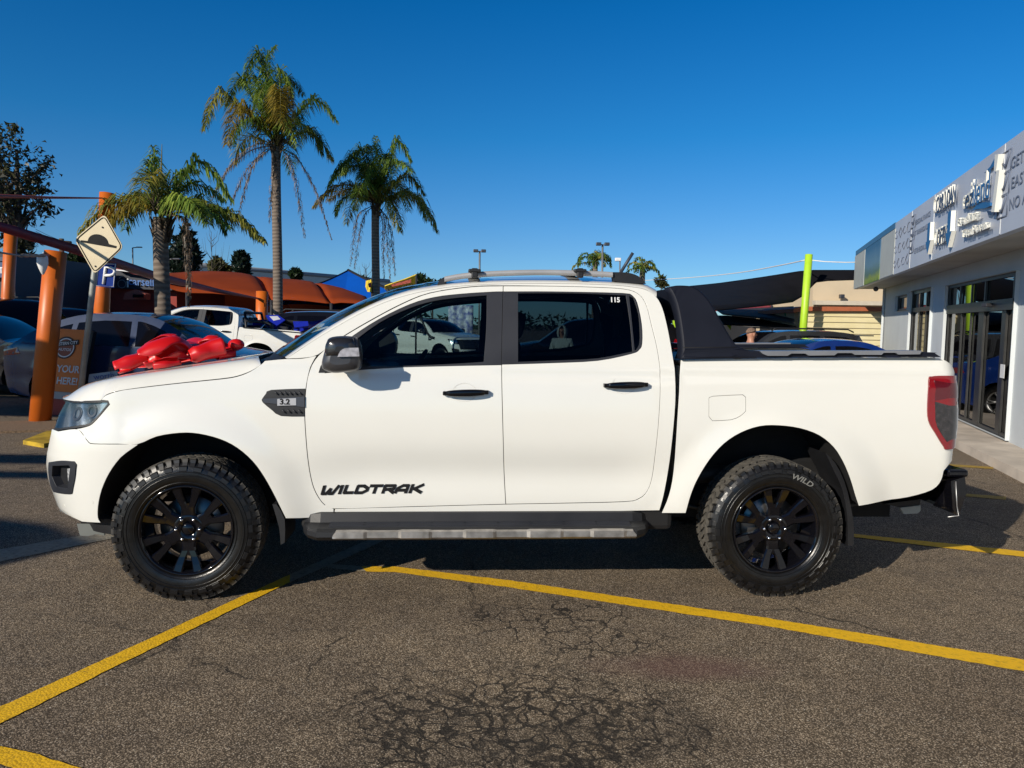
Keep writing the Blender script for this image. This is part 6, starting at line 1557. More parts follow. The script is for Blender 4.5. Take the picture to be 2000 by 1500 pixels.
palm('tallest palm with a ringed trunk standing right behind the white parked ute', (540, 610), 24, .155, .135,
     [('m', (430, 180), (398, 254), -1), ('y', (468, 205), (443, 284), -1.5), ('g', (505, 98), (476, 150), .5), ('g', (500, 150), (462, 170), 1), ('g', (548, 135), (572, 190), .4), ('y', (549, 172), (547, 240), -2.2), ('y', (556, 190), (562, 252), -2.0),
      ('g', (612, 192), (657, 236), .3), ('m', (605, 258), (649, 312), .6), ('g', (520, 120), (540, 90), .3), ('g', (470, 150), (440, 205), .9), ('g', (560, 150), (592, 185), 1.2), ('g', (520, 165), (500, 210), -1.2),
      ('d', (497, 283), (416, 378), -.5), ('d', (511, 299), (446, 408), .3), ('d', (500, 315), (466, 420), -.6), ('d', (566, 312), (596, 466), -.6), ('d', (583, 312), (648, 468), .5), ('d', (535, 340), (526, 436), -.4), ('d', (480, 300), (410, 395), .9)],
     None, leaflen=.62, extra=5, L=1.9, seed=2, crown=(541, 288))
palm('shorter palm with hanging dead fronds beside the blue canopy', (732, 600), 27, .145, .135,
     [('g', (690, 303), (640, 366), -1), ('g', (706, 288), (668, 340), .6), ('g', (726, 285), (716, 300), 1.2), ('g', (775, 272), (803, 315), .3), ('m', (795, 340), (829, 380), .6), ('y', (675, 360), (612, 404), -.8), ('m', (812, 383), (854, 452), -.3), ('g', (770, 320), (806, 335), -1.5),
      ('g', (735, 300), (734, 266), .1), ('g', (705, 325), (650, 350), 1.1), ('g', (755, 300), (770, 340), -1.4), ('g', (720, 320), (700, 380), -1.8), ('m', (760, 385), (782, 452), -.6), ('y', (700, 370), (640, 392), .6),
      ('d', (700, 420), (684, 520), -.4), ('d', (712, 420), (692, 528), .2), ('d', (750, 425), (762, 545), -.5), ('d', (758, 430), (772, 540), .2), ('d', (746, 430), (750, 545), .7), ('d', (795, 375), (845, 440), .9)],
     None, leaflen=.62, extra=6, L=2.0, seed=3, crown=(735, 402))
palm('young palm with a short rough trunk left of the white parked ute', (312, 620), 14.6, .15, .135,
     [('m', (240, 388), (155, 455), -.3), ('y', (255, 400), (205, 455), -.8), ('g', (300, 345), (287, 312), .3), ('g', (302, 340), (300, 285), .1), ('g', (385, 312), (452, 392), .2), ('m', (400, 400), (518, 472), -.2), ('g', (370, 360), (440, 392), .8), ('g', (340, 345), (390, 335), 1.2),
      ('y', (280, 385), (215, 440), .5), ('g', (360, 390), (410, 440), -1.2), ('g', (280, 380), (240, 420), 1.2), ('m', (440, 420), (505, 468), .4), ('d', (365, 430), (369, 600), -.2), ('d', (362, 425), (372, 590), 0), ('g', (350, 400), (450, 445), -.7)],
     None, leaflen=.46, extra=3, L=1.4, seed=5, crown=(317, 425))
def farpalm(u, v, Y, label, sc, seed, lean=0):
    global rnd
    rnd = random.Random(seed); t_ = thing('palm_tree', label, 'palm tree'); c = at(u, v, Y); g0 = Vector((c.x-lean, Y, 0))
    b = MB(); b.tube([g0, c], [.16, .13], 8); b.build('trunk', M_TRUNK, t_)
    for k in range(14):
        a = rnd.uniform(0, 6.28); el = rnd.uniform(-.2, 1.2); d = Vector((math.cos(a), math.sin(a)*.8, 0)); l = sc*rnd.uniform(.7, 1.1)
        P = [c, c+(d*math.cos(el)+Vector((0, 0, math.sin(el))))*l*.5, c+d*l*.85*math.cos(el*.7)+Vector((0, 0, l*(math.sin(el)*.55-.1))), c+d*l*math.cos(el*.6)+Vector((0, 0, l*(math.sin(el)*.4-.45)))]
        b = MB(); st = MB(); frond(b, st, P, sc*.30, .5, .6, w=.035); o = b.build('frond', M_PG if k % 4 else M_PMIX, t_, recalc=False); st.build('frond_stem', M_STEM, o)
    rebase(t_, g0)
farpalm(1163, 512, 42, 'distant bushy palm just above the rear of the roof', 1.35, 21)
farpalm(1255, 520, 36, 'distant narrow palm right of the leaning pole', .95, 22)
def clump(b, c, rad, n, size, rn, up=.0):
    c = Vector(c)
    for _ in range(n):
        while True:
            p = Vector((rn.uniform(-1, 1), rn.uniform(-1, 1), rn.uniform(-1, 1)))
            if .25 < p.length < 1: break
        p = c+Vector((p.x*rad[0], p.y*rad[1], p.z*rad[2])); a = Vector((rn.gauss(0, 1), rn.gauss(0, 1), rn.gauss(0, .6)+up)).normalized(); q = a.cross(Vector((rn.gauss(0, 1), rn.gauss(0, 1), rn.gauss(0, 1)))).normalized(); s = size*rn.uniform(.6, 1.4)
        b.add([p-q*s*.4, p+a*s*.6-q*s*.1, p+a*s*1.2, p+a*s*.5+q*s*.45], [(0, 1, 2, 3)])
def tree(label, cat, name, outline, Y, m, n=26, size=.16, depth=1., seed=1, trunk_r=.15, per=60, group=None, up=.3):
    """crown clumps spread inside a traced outline, with trunk and limbs"""
    rn = random.Random(seed); t_ = thing(name, label, cat, group=group); P = [(u, v) for u, v in outline]; us = [p[0] for p in P]; vs_ = [p[1] for p in P]; pxm = Y/FPX
    cx = sum(us)/len(us); base = at(cx, max(vs_), Y); g0 = Vector((base.x, Y, 0)); top = at(cx, min(vs_)+.25*(max(vs_)-min(vs_)), Y)
    b = MB(); b.tube([g0, g0.lerp(top, .5)+Vector((.03, 0, 0)), top], [trunk_r, trunk_r*.7, trunk_r*.2], 8); tr = b.build('trunk', M_BARK, t_)
    cr = MB(); lb = MB(); k = 0; tries = 0
    while k < n and tries < 4000:
        tries += 1; u = rn.uniform(min(us), max(us)); v = rn.uniform(min(vs_), max(vs_))
        if not inside(P, u, v): continue
        dist = dist_poly(P, u, v)*pxm; r = min(max(dist*1.1, .12), depth*.8)*rn.uniform(.6, 1.0); c = at(u, v, Y)+Vector((0, rn.uniform(-1, 1)*depth*min(1, dist/(depth*.6)+.1), 0))
        clump(cr, c, (r, r, r*.9), max(12, int(per*r*r/(depth*depth*.3)+18)), size, rn, up); k += 1
        if k % 4 == 0: q = g0.lerp(top, rn.uniform(.4, .9)); lb.tube([q, q.lerp(c, .5)+Vector((0, 0, .1)), c], [trunk_r*.3, trunk_r*.2, .01], 5)
    cr.build('crown', m, t_, recalc=False); lb.build('limb', M_BARK, t_); rebase(t_, g0); return t_
M_CYP = leafmat('cypress_green', (.006, .014, .010), (.016, .032, .018)); M_OLIVE = leafmat('olive_green', (.03, .035, .012), (.09, .09, .03), (.15, .14, .05)); M_DKG = leafmat('dark_green', (.01, .022, .008), (.03, .055, .018)); M_BRN = leafmat('brown_gum_leaf', (.018, .022, .012), (.045, .055, .024), (.10, .095, .04))
tree('dark double topped cypress behind the first palm trunk', 'tree', 'cypress_tree', [(340, 562), (334, 520), (336, 480), (345, 458), (352, 478), (356, 460), (362, 442), (370, 445), (380, 475), (388, 520), (386, 560)], 50, M_CYP, n=110, size=.30, depth=1.0, seed=4, trunk_r=.2, up=1.0)
tree('small round topped conifer left of the narrow cypress', 'tree', 'conifer_tree', [(414, 535), (413, 518), (422, 508), (434, 511), (446, 520), (449, 535)], 60, M_OLIVE, n=50, size=.32, depth=.9, seed=5, up=.6)
tree('narrow dark conifer above the brown canopies', 'tree', 'conifer_tree', [(456, 535), (459, 508), (466, 491), (474, 493), (482, 506), (486, 535)], 60, M_CYP, n=60, size=.30, depth=.9, seed=6, up=.8)
tree('small conifer against the white warehouse right of the tall palm', 'tree', 'conifer_tree', [(569, 549), (570, 531), (577, 526), (585, 532), (586, 549)], 62, M_DKG, n=40, size=.28, depth=.7, seed=7, up=.8)
tree('large sparse dark leaved gum tree at the left edge', 'tree', 'gum_tree', [(-90, 470), (-100, 300), (-60, 235), (0, 232), (45, 248), (82, 270), (96, 300), (92, 330), (70, 345), (92, 372), (98, 400), (70, 430), (40, 438), (20, 470)], 34, M_BRN, n=150, size=.20, depth=2.0, seed=8, trunk_r=.28, per=24, up=-.4)
tree('lower drooping branch tree behind the left orange post', 'tree', 'gum_tree', [(20, 500), (22, 455), (45, 450), (66, 470), (70, 500), (55, 512)], 30, M_BRN, n=22, size=.20, depth=.6, seed=9, trunk_r=.08, per=20, up=-.4)
tree('round green bush right of the left orange post', 'tree', 'bushy_tree', [(32, 590), (33, 530), (42, 515), (52, 512), (62, 528), (66, 560), (62, 590)], 38, leafmat('bush_green', (.03, .045, .012), (.10, .13, .03), (.18, .20, .06)), n=60, size=.22, depth=.8, seed=10, trunk_r=.1)
tree('dark tree mass behind the diamond sign', 'tree', 'bushy_tree', [(138, 560), (140, 505), (150, 490), (165, 488), (180, 505), (190, 560)], 33, M_DKG, n=60, size=.22, depth=.8, seed=12, trunk_r=.12)
tree('small light green shrub right of the thick orange post', 'tree', 'bushy_tree', [(124, 560), (126, 536), (134, 530), (141, 545), (142, 565)], 42, M_OLIVE, n=20, size=.2, depth=.5, seed=13, trunk_r=.06)
for i, (u0, u1, v0) in enumerate(((750, 800, 556), (826, 862, 548), (810, 832, 540), (700, 716, 543))):
    tree(['low grey green tree behind the yellow feather flag', 'dark tree top just left of the roof rail', 'small tree top right of the yellow flag', 'small dark tree behind the blue canopy peak'][i], 'tree', 'bushy_tree', [(u0, v0+22), (u0+2, v0+8), ((u0+u1)/2-5, v0), ((u0+u1)/2+6, v0+2), (u1-2, v0+9), (u1, v0+22)], 55, M_DKG, n=26, size=.3, depth=.9, seed=30+i, trunk_r=.1)
tree('distant tree seen between the sails left of the hut', 'tree', 'bushy_tree', [(1516, 603), (1520, 592), (1535, 588), (1550, 590), (1555, 603)], 48, M_OLIVE, n=24, size=.25, depth=.6, seed=41, trunk_r=.1)
tree('tiny tree top right of the far narrow palm', 'tree', 'bushy_tree', [(1281, 560), (1284, 546), (1293, 544), (1299, 550), (1300, 560)], 55, M_OLIVE, n=14, size=.25, depth=.5, seed=42, trunk_r=.1)
def bare(u, vt, vb, Y, label, seed):
    rn = random.Random(seed); t_ = thing('bare_tree', label, 'tree'); top = at(u, vt, Y); g0 = Vector((top.x, Y, 0)); b = MB(); b.tube([g0, top], [.07, .01], 5); b.build('trunk', M_BARK, t_); b = MB(); H = top.z
    for k in range(14): z = H*rn.uniform(.55, .95); a = rn.uniform(0, 6.28); l = (H-z)*.55+.3; p = Vector((top.x, Y, z)); b.tube([p, p+Vector((math.cos(a)*l*.5, math.sin(a)*l*.5, l*.5)), p+Vector((math.cos(a)*l*.6, math.sin(a)*l*.6, l*1.1))], [.02, .012, .004], 4)
    b.build('branch', M_BARK, t_); rebase(t_, g0)
bare(413, 452, 530, 55, 'bare leafless sapling left of the small conifers', 1); bare(715, 516, 545, 60, 'faint bare sapling beside the third palm trunk', 2)
# far background ring of low trees and roofs on the horizon
b = MB(); rn = random.Random(77)
for i in range(90):
    x = -150+i*3.6; clump(b, (x, 190+rn.uniform(-8, 8), rn.uniform(.5, 2.5)), (3.2, 2.5, rn.uniform(1.5, 3.5)), 50, 1.4, rn)
single(b, 'tree_line', M_DKG, 'low hazy line of trees on the horizon', 'trees', kind='stuff', recalc=False)
# ------------------------------------------------------------------ other vehicles
def simple_wheel(parent, x, y, r, w, rimm, n=5):
    W = bpy.data.objects.new('wheel', None); COL.objects.link(W); W.parent = parent; W.location = (x, y, r)
    if y > 0: W.rotation_euler = (0, 0, math.pi)
    b = MB(); b.lathe([(r*.62, -w*.42), (r*.66, -w*.5), (r*.9, -w*.5), (r*.985, -w*.40), (r, -w*.2), (r, w*.2), (r*.985, w*.4), (r*.9, w*.5), (r*.62, w*.42)], 36, 'Y'); b.build('tyre', M_RUB, W)
    b = MB(); b.lathe([(r*.66, -w*.46), (r*.60, -w*.44), (r*.56, -w*.2), (r*.55, w*.2), (r*.62, w*.4)], 30, 'Y'); b.lathe([(0, -w*.36), (r*.12, -w*.36), (r*.15, -w*.3), (r*.15, 0)], 16, 'Y')
    for k in range(n):
        a = 2*math.pi*k/n
        for s in (-.10, .10):
            P = [Vector((math.cos(a+s*q)*rr, -w*yy, math.sin(a+s*q)*rr)) for rr, q, yy in ((r*.10, 0, .34), (r*.36, 1, .37), (r*.60, 1.7, .43))]; b.tube(P, [r*.05, r*.045, r*.05], 6)
    b.build('rim', rimm, W); return W
def vehicle(name, label, cat, prof, glass_seg, wheels, r, width, paintm, windows, belt, loc, rz=0., seams=(), lights=(), rlights=(), arch=.055, group=None, scale=1., rails=False, clad=True, spoiler=None, extra=None):
    t_ = thing(name, label, cat, loc, rz, group); t_.scale = (scale,)*3; L = prof[-1][0]; hw = width/2
    x0, x1 = prof[0][0], prof[-1][0]; xm0, xm1 = min(p[0] for p in prof), max(p[0] for p in prof)
    def fn(x, z):
        w = hw-.05*max(0, (.75-z)/.5)**2-.42*max(0, z-belt)*sstep(belt-.04, belt+.08, z)
        f = max(0, (.75-(x-xm0))/.75); w -= .26*f**2.4; q = max(0, (.6-(xm1-x))/.6); w -= .20*q**2.4
        w -= .02*math.exp(-((z-.55)/.12)**2)
        w += .012*math.exp(-((z-(belt-.10))/.05)**2)
        for cx in wheels: rr = math.hypot(x-cx, z-r); w += .022*(1-sstep(r+.06, r+.22, rr))
        return np.array([x, -w, z])
    top = smooth_poly(prof, 4, closed=False, corner=48)
    bz = .24; bot = [(xm1-.12, bz+.06)]
    for cx in sorted(wheels, reverse=True):
        R_ = r+arch; a0 = math.asin((bz-r)/R_) if abs(bz-r) < R_ else 0
        bot += [(cx+R_*math.cos(a), r+R_*math.sin(a)) for a in np.linspace(a0, math.pi-a0, 15)]
    bot += [(xm0+.12, bz+.04)]
    P = top+bot
    panel('body_side', P, t_, paintm, res=.12, fn=fn, ret=.03, mirror=True)
    # skin over the top from nose to tail
    E_ = [Vector(fn(*p)) for p in top]; n = 10
    def row(e, i):
        s = i/len(E_); out = []
        for k in range(n+1):
            t = -1+2*k/n; cr = .035*(1-abs(t)**2.5); bow = -.05 if s < .25 else (.05 if s > .8 else 0)
            out.append(Vector((e.x+bow*(1-t*t), e.y*-t*-1*-1 if False else -e.y*t, e.z+cr)))
        return out
    rows = [row(e, i) for i, e in enumerate(E_)]
    gs = [tuple(q*4 for q in g) for g in glass_seg]
    cuts = sorted(set([0, len(rows)-1]+[q for g in gs for q in g]))
    for a, c in zip(cuts, cuts[1:]):
        b = MB(); b.grid(rows[a:c+1]); isg = (a, c) in gs
        b.build('windscreen' if isg and a == gs[0][0] else ('rear_window' if isg else 'body_top'), M_GLOSSB if isg else paintm, t_)
    for w_ in windows: panel('side_window', smooth_poly(w_, 2, corner=35), t_, M_GLOSSB, res=.15, fn=fn, off=.004, ret=.004, mirror=True)
    for s in seams:
        for sg in (1, -1):
            b = MB(); b.tube([Vector((q[0], q[1]*sg, q[2]))+Vector((0, -.0*sg, 0)) for q in (fn(*p)+np.array([0, -.001, 0]) for p in s)], .004, 4); b.build('door_seam', M_DARK, t_)
    for l in lights: panel('headlight', smooth_poly(l, 2, corner=35), t_, M_CLEAR, res=.08, fn=fn, off=.006, ret=.01, mirror=True)
    for l in rlights: panel('tail_light', smooth_poly(l, 2, corner=35), t_, M_RED, res=.08, fn=fn, off=.006, ret=.01, mirror=True)
    b = MB(); b.bbox(((xm0+xm1)/2, 0, .42), (xm1-xm0-.5, width-.42, .36), .05); b.build('underbody', M_DARK, t_)
    for x in (xm0, xm1): 
        b = MB(); s = 1 if x == xm0 else -1; b.bbox((x+s*.09, 0, .42), (.12, width-.62, .22), .03); b.build('bumper', M_BLACKP, t_)
    for x in wheels:
        for y in (-hw+.13, hw-.13): simple_wheel(t_, x, y, r, .22, M_SILV if 'wagon' in label or 'blue' in label else M_GRAPH)
        for sg in (1, -1):
            b = MB(); R_ = r+arch-.004; b.grid([[Vector((x+R_*math.cos(a), sg*yy, r+R_*math.sin(a))) for yy in (hw-.03, hw-.32)] for a in np.linspace(-.3, math.pi+.3, 18)]); b.build('arch_liner', M_DARK, t_)
    xw = prof[glass_seg[0][0]][0]; zw = prof[glass_seg[0][0]][1]
    for sg in (1, -1): b = MB(); b.bbox((xw+.32, sg*(hw+.07), zw+.06), (.10, .20, .13), .03); b.build('wing_mirror', paintm, t_)
    if rails:
        for sg in (1, -1): b = MB(); a_, c_ = rails; zz = max(p[1] for p in prof); b.tube([(a_, sg*(hw-.26), zz-.02), (a_+.1, sg*(hw-.26), zz+.06), (c_-.15, sg*(hw-.26), zz+.05), (c_, sg*(hw-.26), zz-.02)], .018, 6); b.build('roof_rail', M_BLACKP, t_)
    if spoiler: b = MB(); x, z = spoiler; b.bbox((x, 0, z), (.32, width-.5, .03), .01); b.build('spoiler', paintm, t_)
    return t_
SUVC = [(.04, .40), (.0, .62), (.10, .86), (.95, 1.00), (1.20, 1.06), (1.62, 1.36), (2.0, 1.52), (2.6, 1.57), (3.2, 1.53), (3.75, 1.33), (4.18, 1.06), (4.34, 1.02), (4.40, .66), (4.34, .40)]
M_BLUEG = mat('slate_blue_paint', (.012, .030, .085), .25, metal=.0, coat=.6, var=.03); M_BLKC = mat('black_car_paint', (.008, .008, .010), .15, coat=1.); M_GREYC = mat('dark_grey_car_paint', (.04, .042, .05), .25, metal=.4, coat=1.); M_SILC = mat('pale_blue_grey_paint', (.22, .26, .31), .3, metal=.4, coat=1.); M_ROYAL = mat('royal_blue_paint', (.008, .04, .24), .22, metal=.3, coat=1.); M_NAVYC = mat('navy_car_paint', (.010, .018, .045), .2, coat=1.)
vehicle('parked_car', 'slate blue crossover parked in the shade behind the orange board', 'car', SUVC, [(4, 6), (8, 10)], (.86, 3.50), .34, 1.84, M_BLUEG,
        [[(1.50, 1.08), (1.78, 1.31), (2.12, 1.44), (2.22, 1.45), (2.20, 1.06)], [(2.30, 1.06), (2.32, 1.45), (2.75, 1.46), (3.15, 1.42), (3.20, 1.08)], [(3.28, 1.10), (3.24, 1.40), (3.45, 1.34), (3.68, 1.22)]], 1.03, (-3.72, 12.95, 0), math.pi,
        seams=[[(2.25, 1.05), (2.25, .8), (2.22, .42)], [(3.22, 1.06), (3.18, .85), (3.05, .55)], [(1.25, 1.03), (1.28, .7), (1.30, .42)]], lights=[[(.05, .68), (.38, .80), (.40, .86), (.12, .84)]], rlights=[[(4.0, .92), (4.35, .88), (4.35, .98), (4.05, 1.02)]], rails=False)
WAGON = [(.04, .40), (.0, .66), (.10, .92), (.95, 1.06), (1.12, 1.12), (1.65, 1.50), (2.0, 1.62), (2.9, 1.67), (3.8, 1.64), (4.25, 1.56), (4.48, 1.10), (4.56, .9), (4.58, .6), (4.52, .40)]
WW = [[(1.45, 1.14), (1.75, 1.37), (2.1, 1.52), (2.25, 1.54), (2.22, 1.14)], [(2.34, 1.14), (2.36, 1.55), (3.15, 1.55), (3.18, 1.14)], [(3.28, 1.14), (3.28, 1.54), (3.85, 1.52), (4.12, 1.40), (4.14, 1.22)]]
WK = dict(seams=[[(2.28, 1.1), (2.28, .8), (2.25, .42)], [(3.23, 1.1), (3.2, .8), (3.05, .55)]], lights=[[(.05, .72), (.40, .84), (.42, .92), (.12, .88)]], rlights=[[(4.18, 1.0), (4.50, .96), (4.50, 1.14), (4.28, 1.22)]])
BOX4 = [(.04, .50), (.0, .8), (.08, 1.06), (.95, 1.14), (1.15, 1.20), (1.62, 1.72), (1.95, 1.86), (2.9, 1.90), (4.0, 1.88), (4.40, 1.84), (4.58, 1.3), (4.64, .95), (4.66, .6), (4.60, .45)]
vehicle('parked_car', 'tall black four wheel drive behind the slate blue crossover', 'car', BOX4, [(4, 6), (9, 10)], (.85, 3.6), .38, 1.86, M_BLKC,
        [[(1.45, 1.25), (1.72, 1.60), (2.0, 1.74), (2.25, 1.76), (2.25, 1.25)], [(2.35, 1.25), (2.35, 1.77), (3.2, 1.77), (3.2, 1.25)], [(3.3, 1.25), (3.3, 1.76), (4.2, 1.74), (4.32, 1.3)]], 1.2, (-9.35, 16.7, 0), math.pi-.35, rails=(2.0, 4.2), **WK)
vehicle('parked_car', 'pale grey wagon between the thick orange post and the tall one', 'car', WAGON, [(4, 6), (9, 10)], (.85, 3.6), .34, 1.8, M_SILC, WW, 1.08, (-11.35, 21.5, .12), math.pi-.5, **WK)
vehicle('parked_car', 'dark navy wagon parked right of the left orange post', 'car', WAGON, [(4, 6), (9, 10)], (.85, 3.6), .34, 1.8, M_NAVYC, WW, 1.08, (-12.2, 19.8, .1), 2.6, rails=(2, 4), **WK)
vehicle('parked_car', 'black crossover cut by the left edge beyond the leaning post', 'car', SUVC, [(4, 6), (8, 10)], (.86, 3.50), .34, 1.84, M_BLKC,
        [[(1.50, 1.08), (1.78, 1.31), (2.12, 1.44), (2.22, 1.45), (2.20, 1.06)], [(2.30, 1.06), (2.32, 1.45), (2.75, 1.46), (3.15, 1.42), (3.20, 1.08)]], 1.03, (-8.3, 15.2, 0), math.pi+.1, **{k: WK[k] for k in ('lights',)})
vehicle('parked_car', 'dark grey wagon with black roof rails beyond the cargo bed', 'car', WAGON, [(4, 6), (9, 10)], (.85, 3.6), .34, 1.84, M_GREYC, WW, 1.08, (4.05, 17.6, -.02), .12, rails=(1.9, 4.1), scale=.885, spoiler=(4.50, 1.57), **WK)
SEDAN = [(.04, .40), (.0, .6), (.10, .82), (1.0, .94), (1.25, .98), (1.85, 1.28), (2.25, 1.40), (2.8, 1.42), (3.3, 1.36), (3.95, 1.08), (4.45, 1.03), (4.55, .98), (4.58, .6), (4.5, .40)]
vehicle('parked_car', 'black wagon added to darken the view through the tinted rear door window', 'car', WAGON, [(4, 6), (9, 10)], (.85, 3.6), .34, 1.84, M_BLKC, WW, 1.08, (-.4, 19.2, 0), -.05, **WK)  # added behind the glass to keep the window view dark
vehicle('parked_car', 'royal blue sedan with a boot spoiler nearest the cargo bed', 'car', SEDAN, [(4, 6), (8, 9)], (.9, 3.6), .33, 1.8, M_ROYAL,
        [[(1.6, 1.0), (1.98, 1.20), (2.3, 1.30), (2.45, 1.31), (2.42, .99)], [(2.52, .99), (2.55, 1.31), (2.95, 1.31), (3.4, 1.22), (3.62, 1.05)]], .96, (3.28, 14.0, 0), .10, spoiler=(4.5, 1.14), scale=.92,
        lights=[[(.05, .62), (.42, .74), (.44, .80), (.12, .78)]], rlights=[[(4.2, .85), (4.55, .82), (4.55, .93), (4.25, .95)]])
vehicle('parked_car', 'white sedan roof in the distance under the blue canopy', 'car', SEDAN, [(4, 6), (8, 9)], (.9, 3.6), .33, 1.8, mat('distant_white_paint', (.62, .62, .60), .3, coat=1.),
        [[(1.6, 1.0), (1.98, 1.20), (2.3, 1.30), (2.45, 1.31), (2.42, .99)], [(2.52, .99), (2.55, 1.31), (2.95, 1.31), (3.4, 1.22), (3.62, 1.05)]], .96, (-8.6, 33, .25), .3)
vehicle('parked_car', 'black wagon behind the tray of the white parked ute', 'car', WAGON, [(4, 6), (9, 10)], (.85, 3.6), .34, 1.84, M_BLKC, WW, 1.08, (-8.6, 22.6, .1), .1, rails=(1.9, 4.1), **WK)
# the other pickups share the skin of the near one
def retree(o, names, m):
    for c in children(o):
        retree(c, names, m)
SK = ('sports_bar', 'roof_rail', 'roof_crossbar', 'sports_bar_crossbar', 'sports_bar_seam', 'model_decal', 'tonneau_cover', 'bed_rail_cap', 'stock_number', 'sidewall_lettering', 'tread_blocks', 'side_vent', 'inner_panel')
U = copy_tree(T, None, skip=SK); tag(U, 'white dual-cab ute with a blue dirt bike in its tray, behind the red bow', 'pickup truck'); U.name = 'parked_ute'
U.location = (-9.62, 20.05, .20); U.rotation_euler = (0, R(4.3), .03)
b = MB()
for sg in (1, -1): b.tube([(2.72, .70*sg, 1.70), (2.80, .78*sg, 1.34), (2.82, .80*sg, 1.20)], .035, 8)
for sg in (1, -1): b.tube([(2.80, .78*sg, 1.50), (3.25, .80*sg, 1.50), (3.40, .80*sg, 1.46), (3.45, .80*sg, 1.28)], .038, 8)
b.tube([(2.72, -.70, 1.70), (2.72, .70, 1.70)], .035, 8); b.build('sports_bar', M_BLACKP, U)
for sg in (1, -1): b = MB(); b.box((3.5, .86*sg, 1.325), (1.5, .07, .02)); b.build('tray_rail', M_BLACKP, U)
W2 = copy_tree(T, None, skip=('stock_number', 'sidewall_lettering', 'tread_blocks')); tag(W2, 'white pickup with a snorkel seen through the front door window', 'pickup truck'); W2.name = 'distant_pickup'
wx = at(835, 640, 27); W2.location = (wx.x+1.15, 26.2, -.02); W2.rotation_euler = (0, 0, math.pi-.72); W2.scale = (.93,)*3
b = MB(); b.tube([(.30, .90, 1.08), (.52, .93, 1.14), (.72, .90, 1.28), (1.20, .72, 1.72), (1.24, .72, 1.84)], [.05, .05, .04, .035, .06], 8); b.build('snorkel', M_BLACKP, W2)
wx2 = at(900, 611, 34); b = MB(); P = []
for i in range(13): x = wx2.x-.55+1.1*i/12; P.append([Vector((x, 34+.06*math.sin(i*1.7), 2.3)), Vector((x, 34+.06*math.sin(i*1.7+1), 1.55)), Vector((x, 34, .9))])
b.grid(P); o = b.build('banner', mat('blue_white_banner', (.70, .72, .78), .8, var=.5, scale=5, col2=(.02, .05, .35))); tag(o, 'blue and white hanging banner seen through the front door window', 'banner'); o.modifiers.new('t', 'SOLIDIFY').thickness = .01
# dirt bike in the tray
db = thing('dirt_bike', 'blue and white dirt bike lying in the tray of the white ute', 'motorbike', (0, 0, 0)); M_BBLU = mat('bike_blue', (.015, .03, .42), .35, coat=.5); M_BWHT = mat('bike_white', (.65, .66, .72), .4)
for x in (0, 1.32):
    Wl = bpy.data.objects.new('wheel', None); COL.objects.link(Wl); Wl.parent = db; Wl.location = (x, 0, .32)
    b = MB(); b.lathe([(.25, -.03), (.29, -.05), (.33, -.035), (.335, 0), (.33, .035), (.29, .05), (.25, .03)], 28, 'Y', close=True); b.build('tyre', M_RUB, Wl)
    b = MB(); b.lathe([(.24, -.02), (.255, 0), (.24, .02)], 28, 'Y', close=True)
    for k in range(14): a = k*2*math.pi/14; b.tube([(.03*math.cos(a+.5), .02*(-1)**k, .03*math.sin(a+.5)), (.245*math.cos(a), 0, .245*math.sin(a))], .003, 4)
    b.build('rim', M_CHROME, Wl)
b = MB(); b.tube([(.0, .08, .32), (.22, .08, .98)], .025, 8); b.tube([(.0, -.08, .32), (.22, -.08, .98)], .025, 8); b.build('front_fork', M_CHROME, db)
b = MB(); b.tube([(.20, 0, .95), (.42, 0, .35), (.80, 0, .33), (.85, 0, .75), (.22, 0, .88)], .025, 6); b.tube([(.80, 0, .40), (1.32, 0, .32)], .03, 6); b.bbox((.60, 0, .48), (.30, .22, .30), .06); b.build('frame', M_GRAPH, db)
b = MB(); b.tube([(.24, -.40, 1.08), (.24, -.15, 1.06), (.26, 0, 1.0), (.24, .15, 1.06), (.24, .40, 1.08)], .016, 6); b.build('handlebar', M_BLACKP, db)
b = MB(); b.grid([[Vector((x, y, z-.02*abs(y)/.1)) for y in (-.10, -.05, 0, .05, .1)] for x, z in ((-.38, .72), (-.1, .80), (.12, .84), (.22, .80))]); b.build('front_fender', M_BBLU, db)
b = MB(); b.grid([[Vector((x, y, z-.03*abs(y)/.1)) for y in (-.11, -.05, 0, .05, .11)] for x, z in ((.95, .84), (1.25, .90), (1.55, 1.02), (1.68, 1.05))]); b.build('rear_fender', M_BBLU, db)
for sg in (1, -1):
    b = MB(); b.prism([Vector((x, .13*sg, z)) for x, z in ((.10, .92), (.40, .98), (.62, .80), (.44, .52), (.22, .70))], (0, .03*sg, 0)); b.build('tank_shroud', M_BBLU, db)
    b = MB(); b.prism([Vector((x, .165*sg, z)) for x, z in ((.20, .88), (.40, .92), (.50, .80), (.34, .72))], (0, .004*sg, 0)); b.build('shroud_graphic', M_BWHT, db)
    b = MB(); b.prism([Vector((x, .11*sg, z)) for x, z in ((.82, .80), (1.20, .86), (1.24, .68), (.90, .56))], (0, .02*sg, 0)); b.build('side_panel', M_BBLU, db)
b = MB(); b.bbox((.72, 0, .88), (.72, .18, .09), .04); b.build('seat', M_BLACKP, db)
db.location = (-6.62, 19.75, .93); db.rotation_euler = (R(-50), R(4), .1)
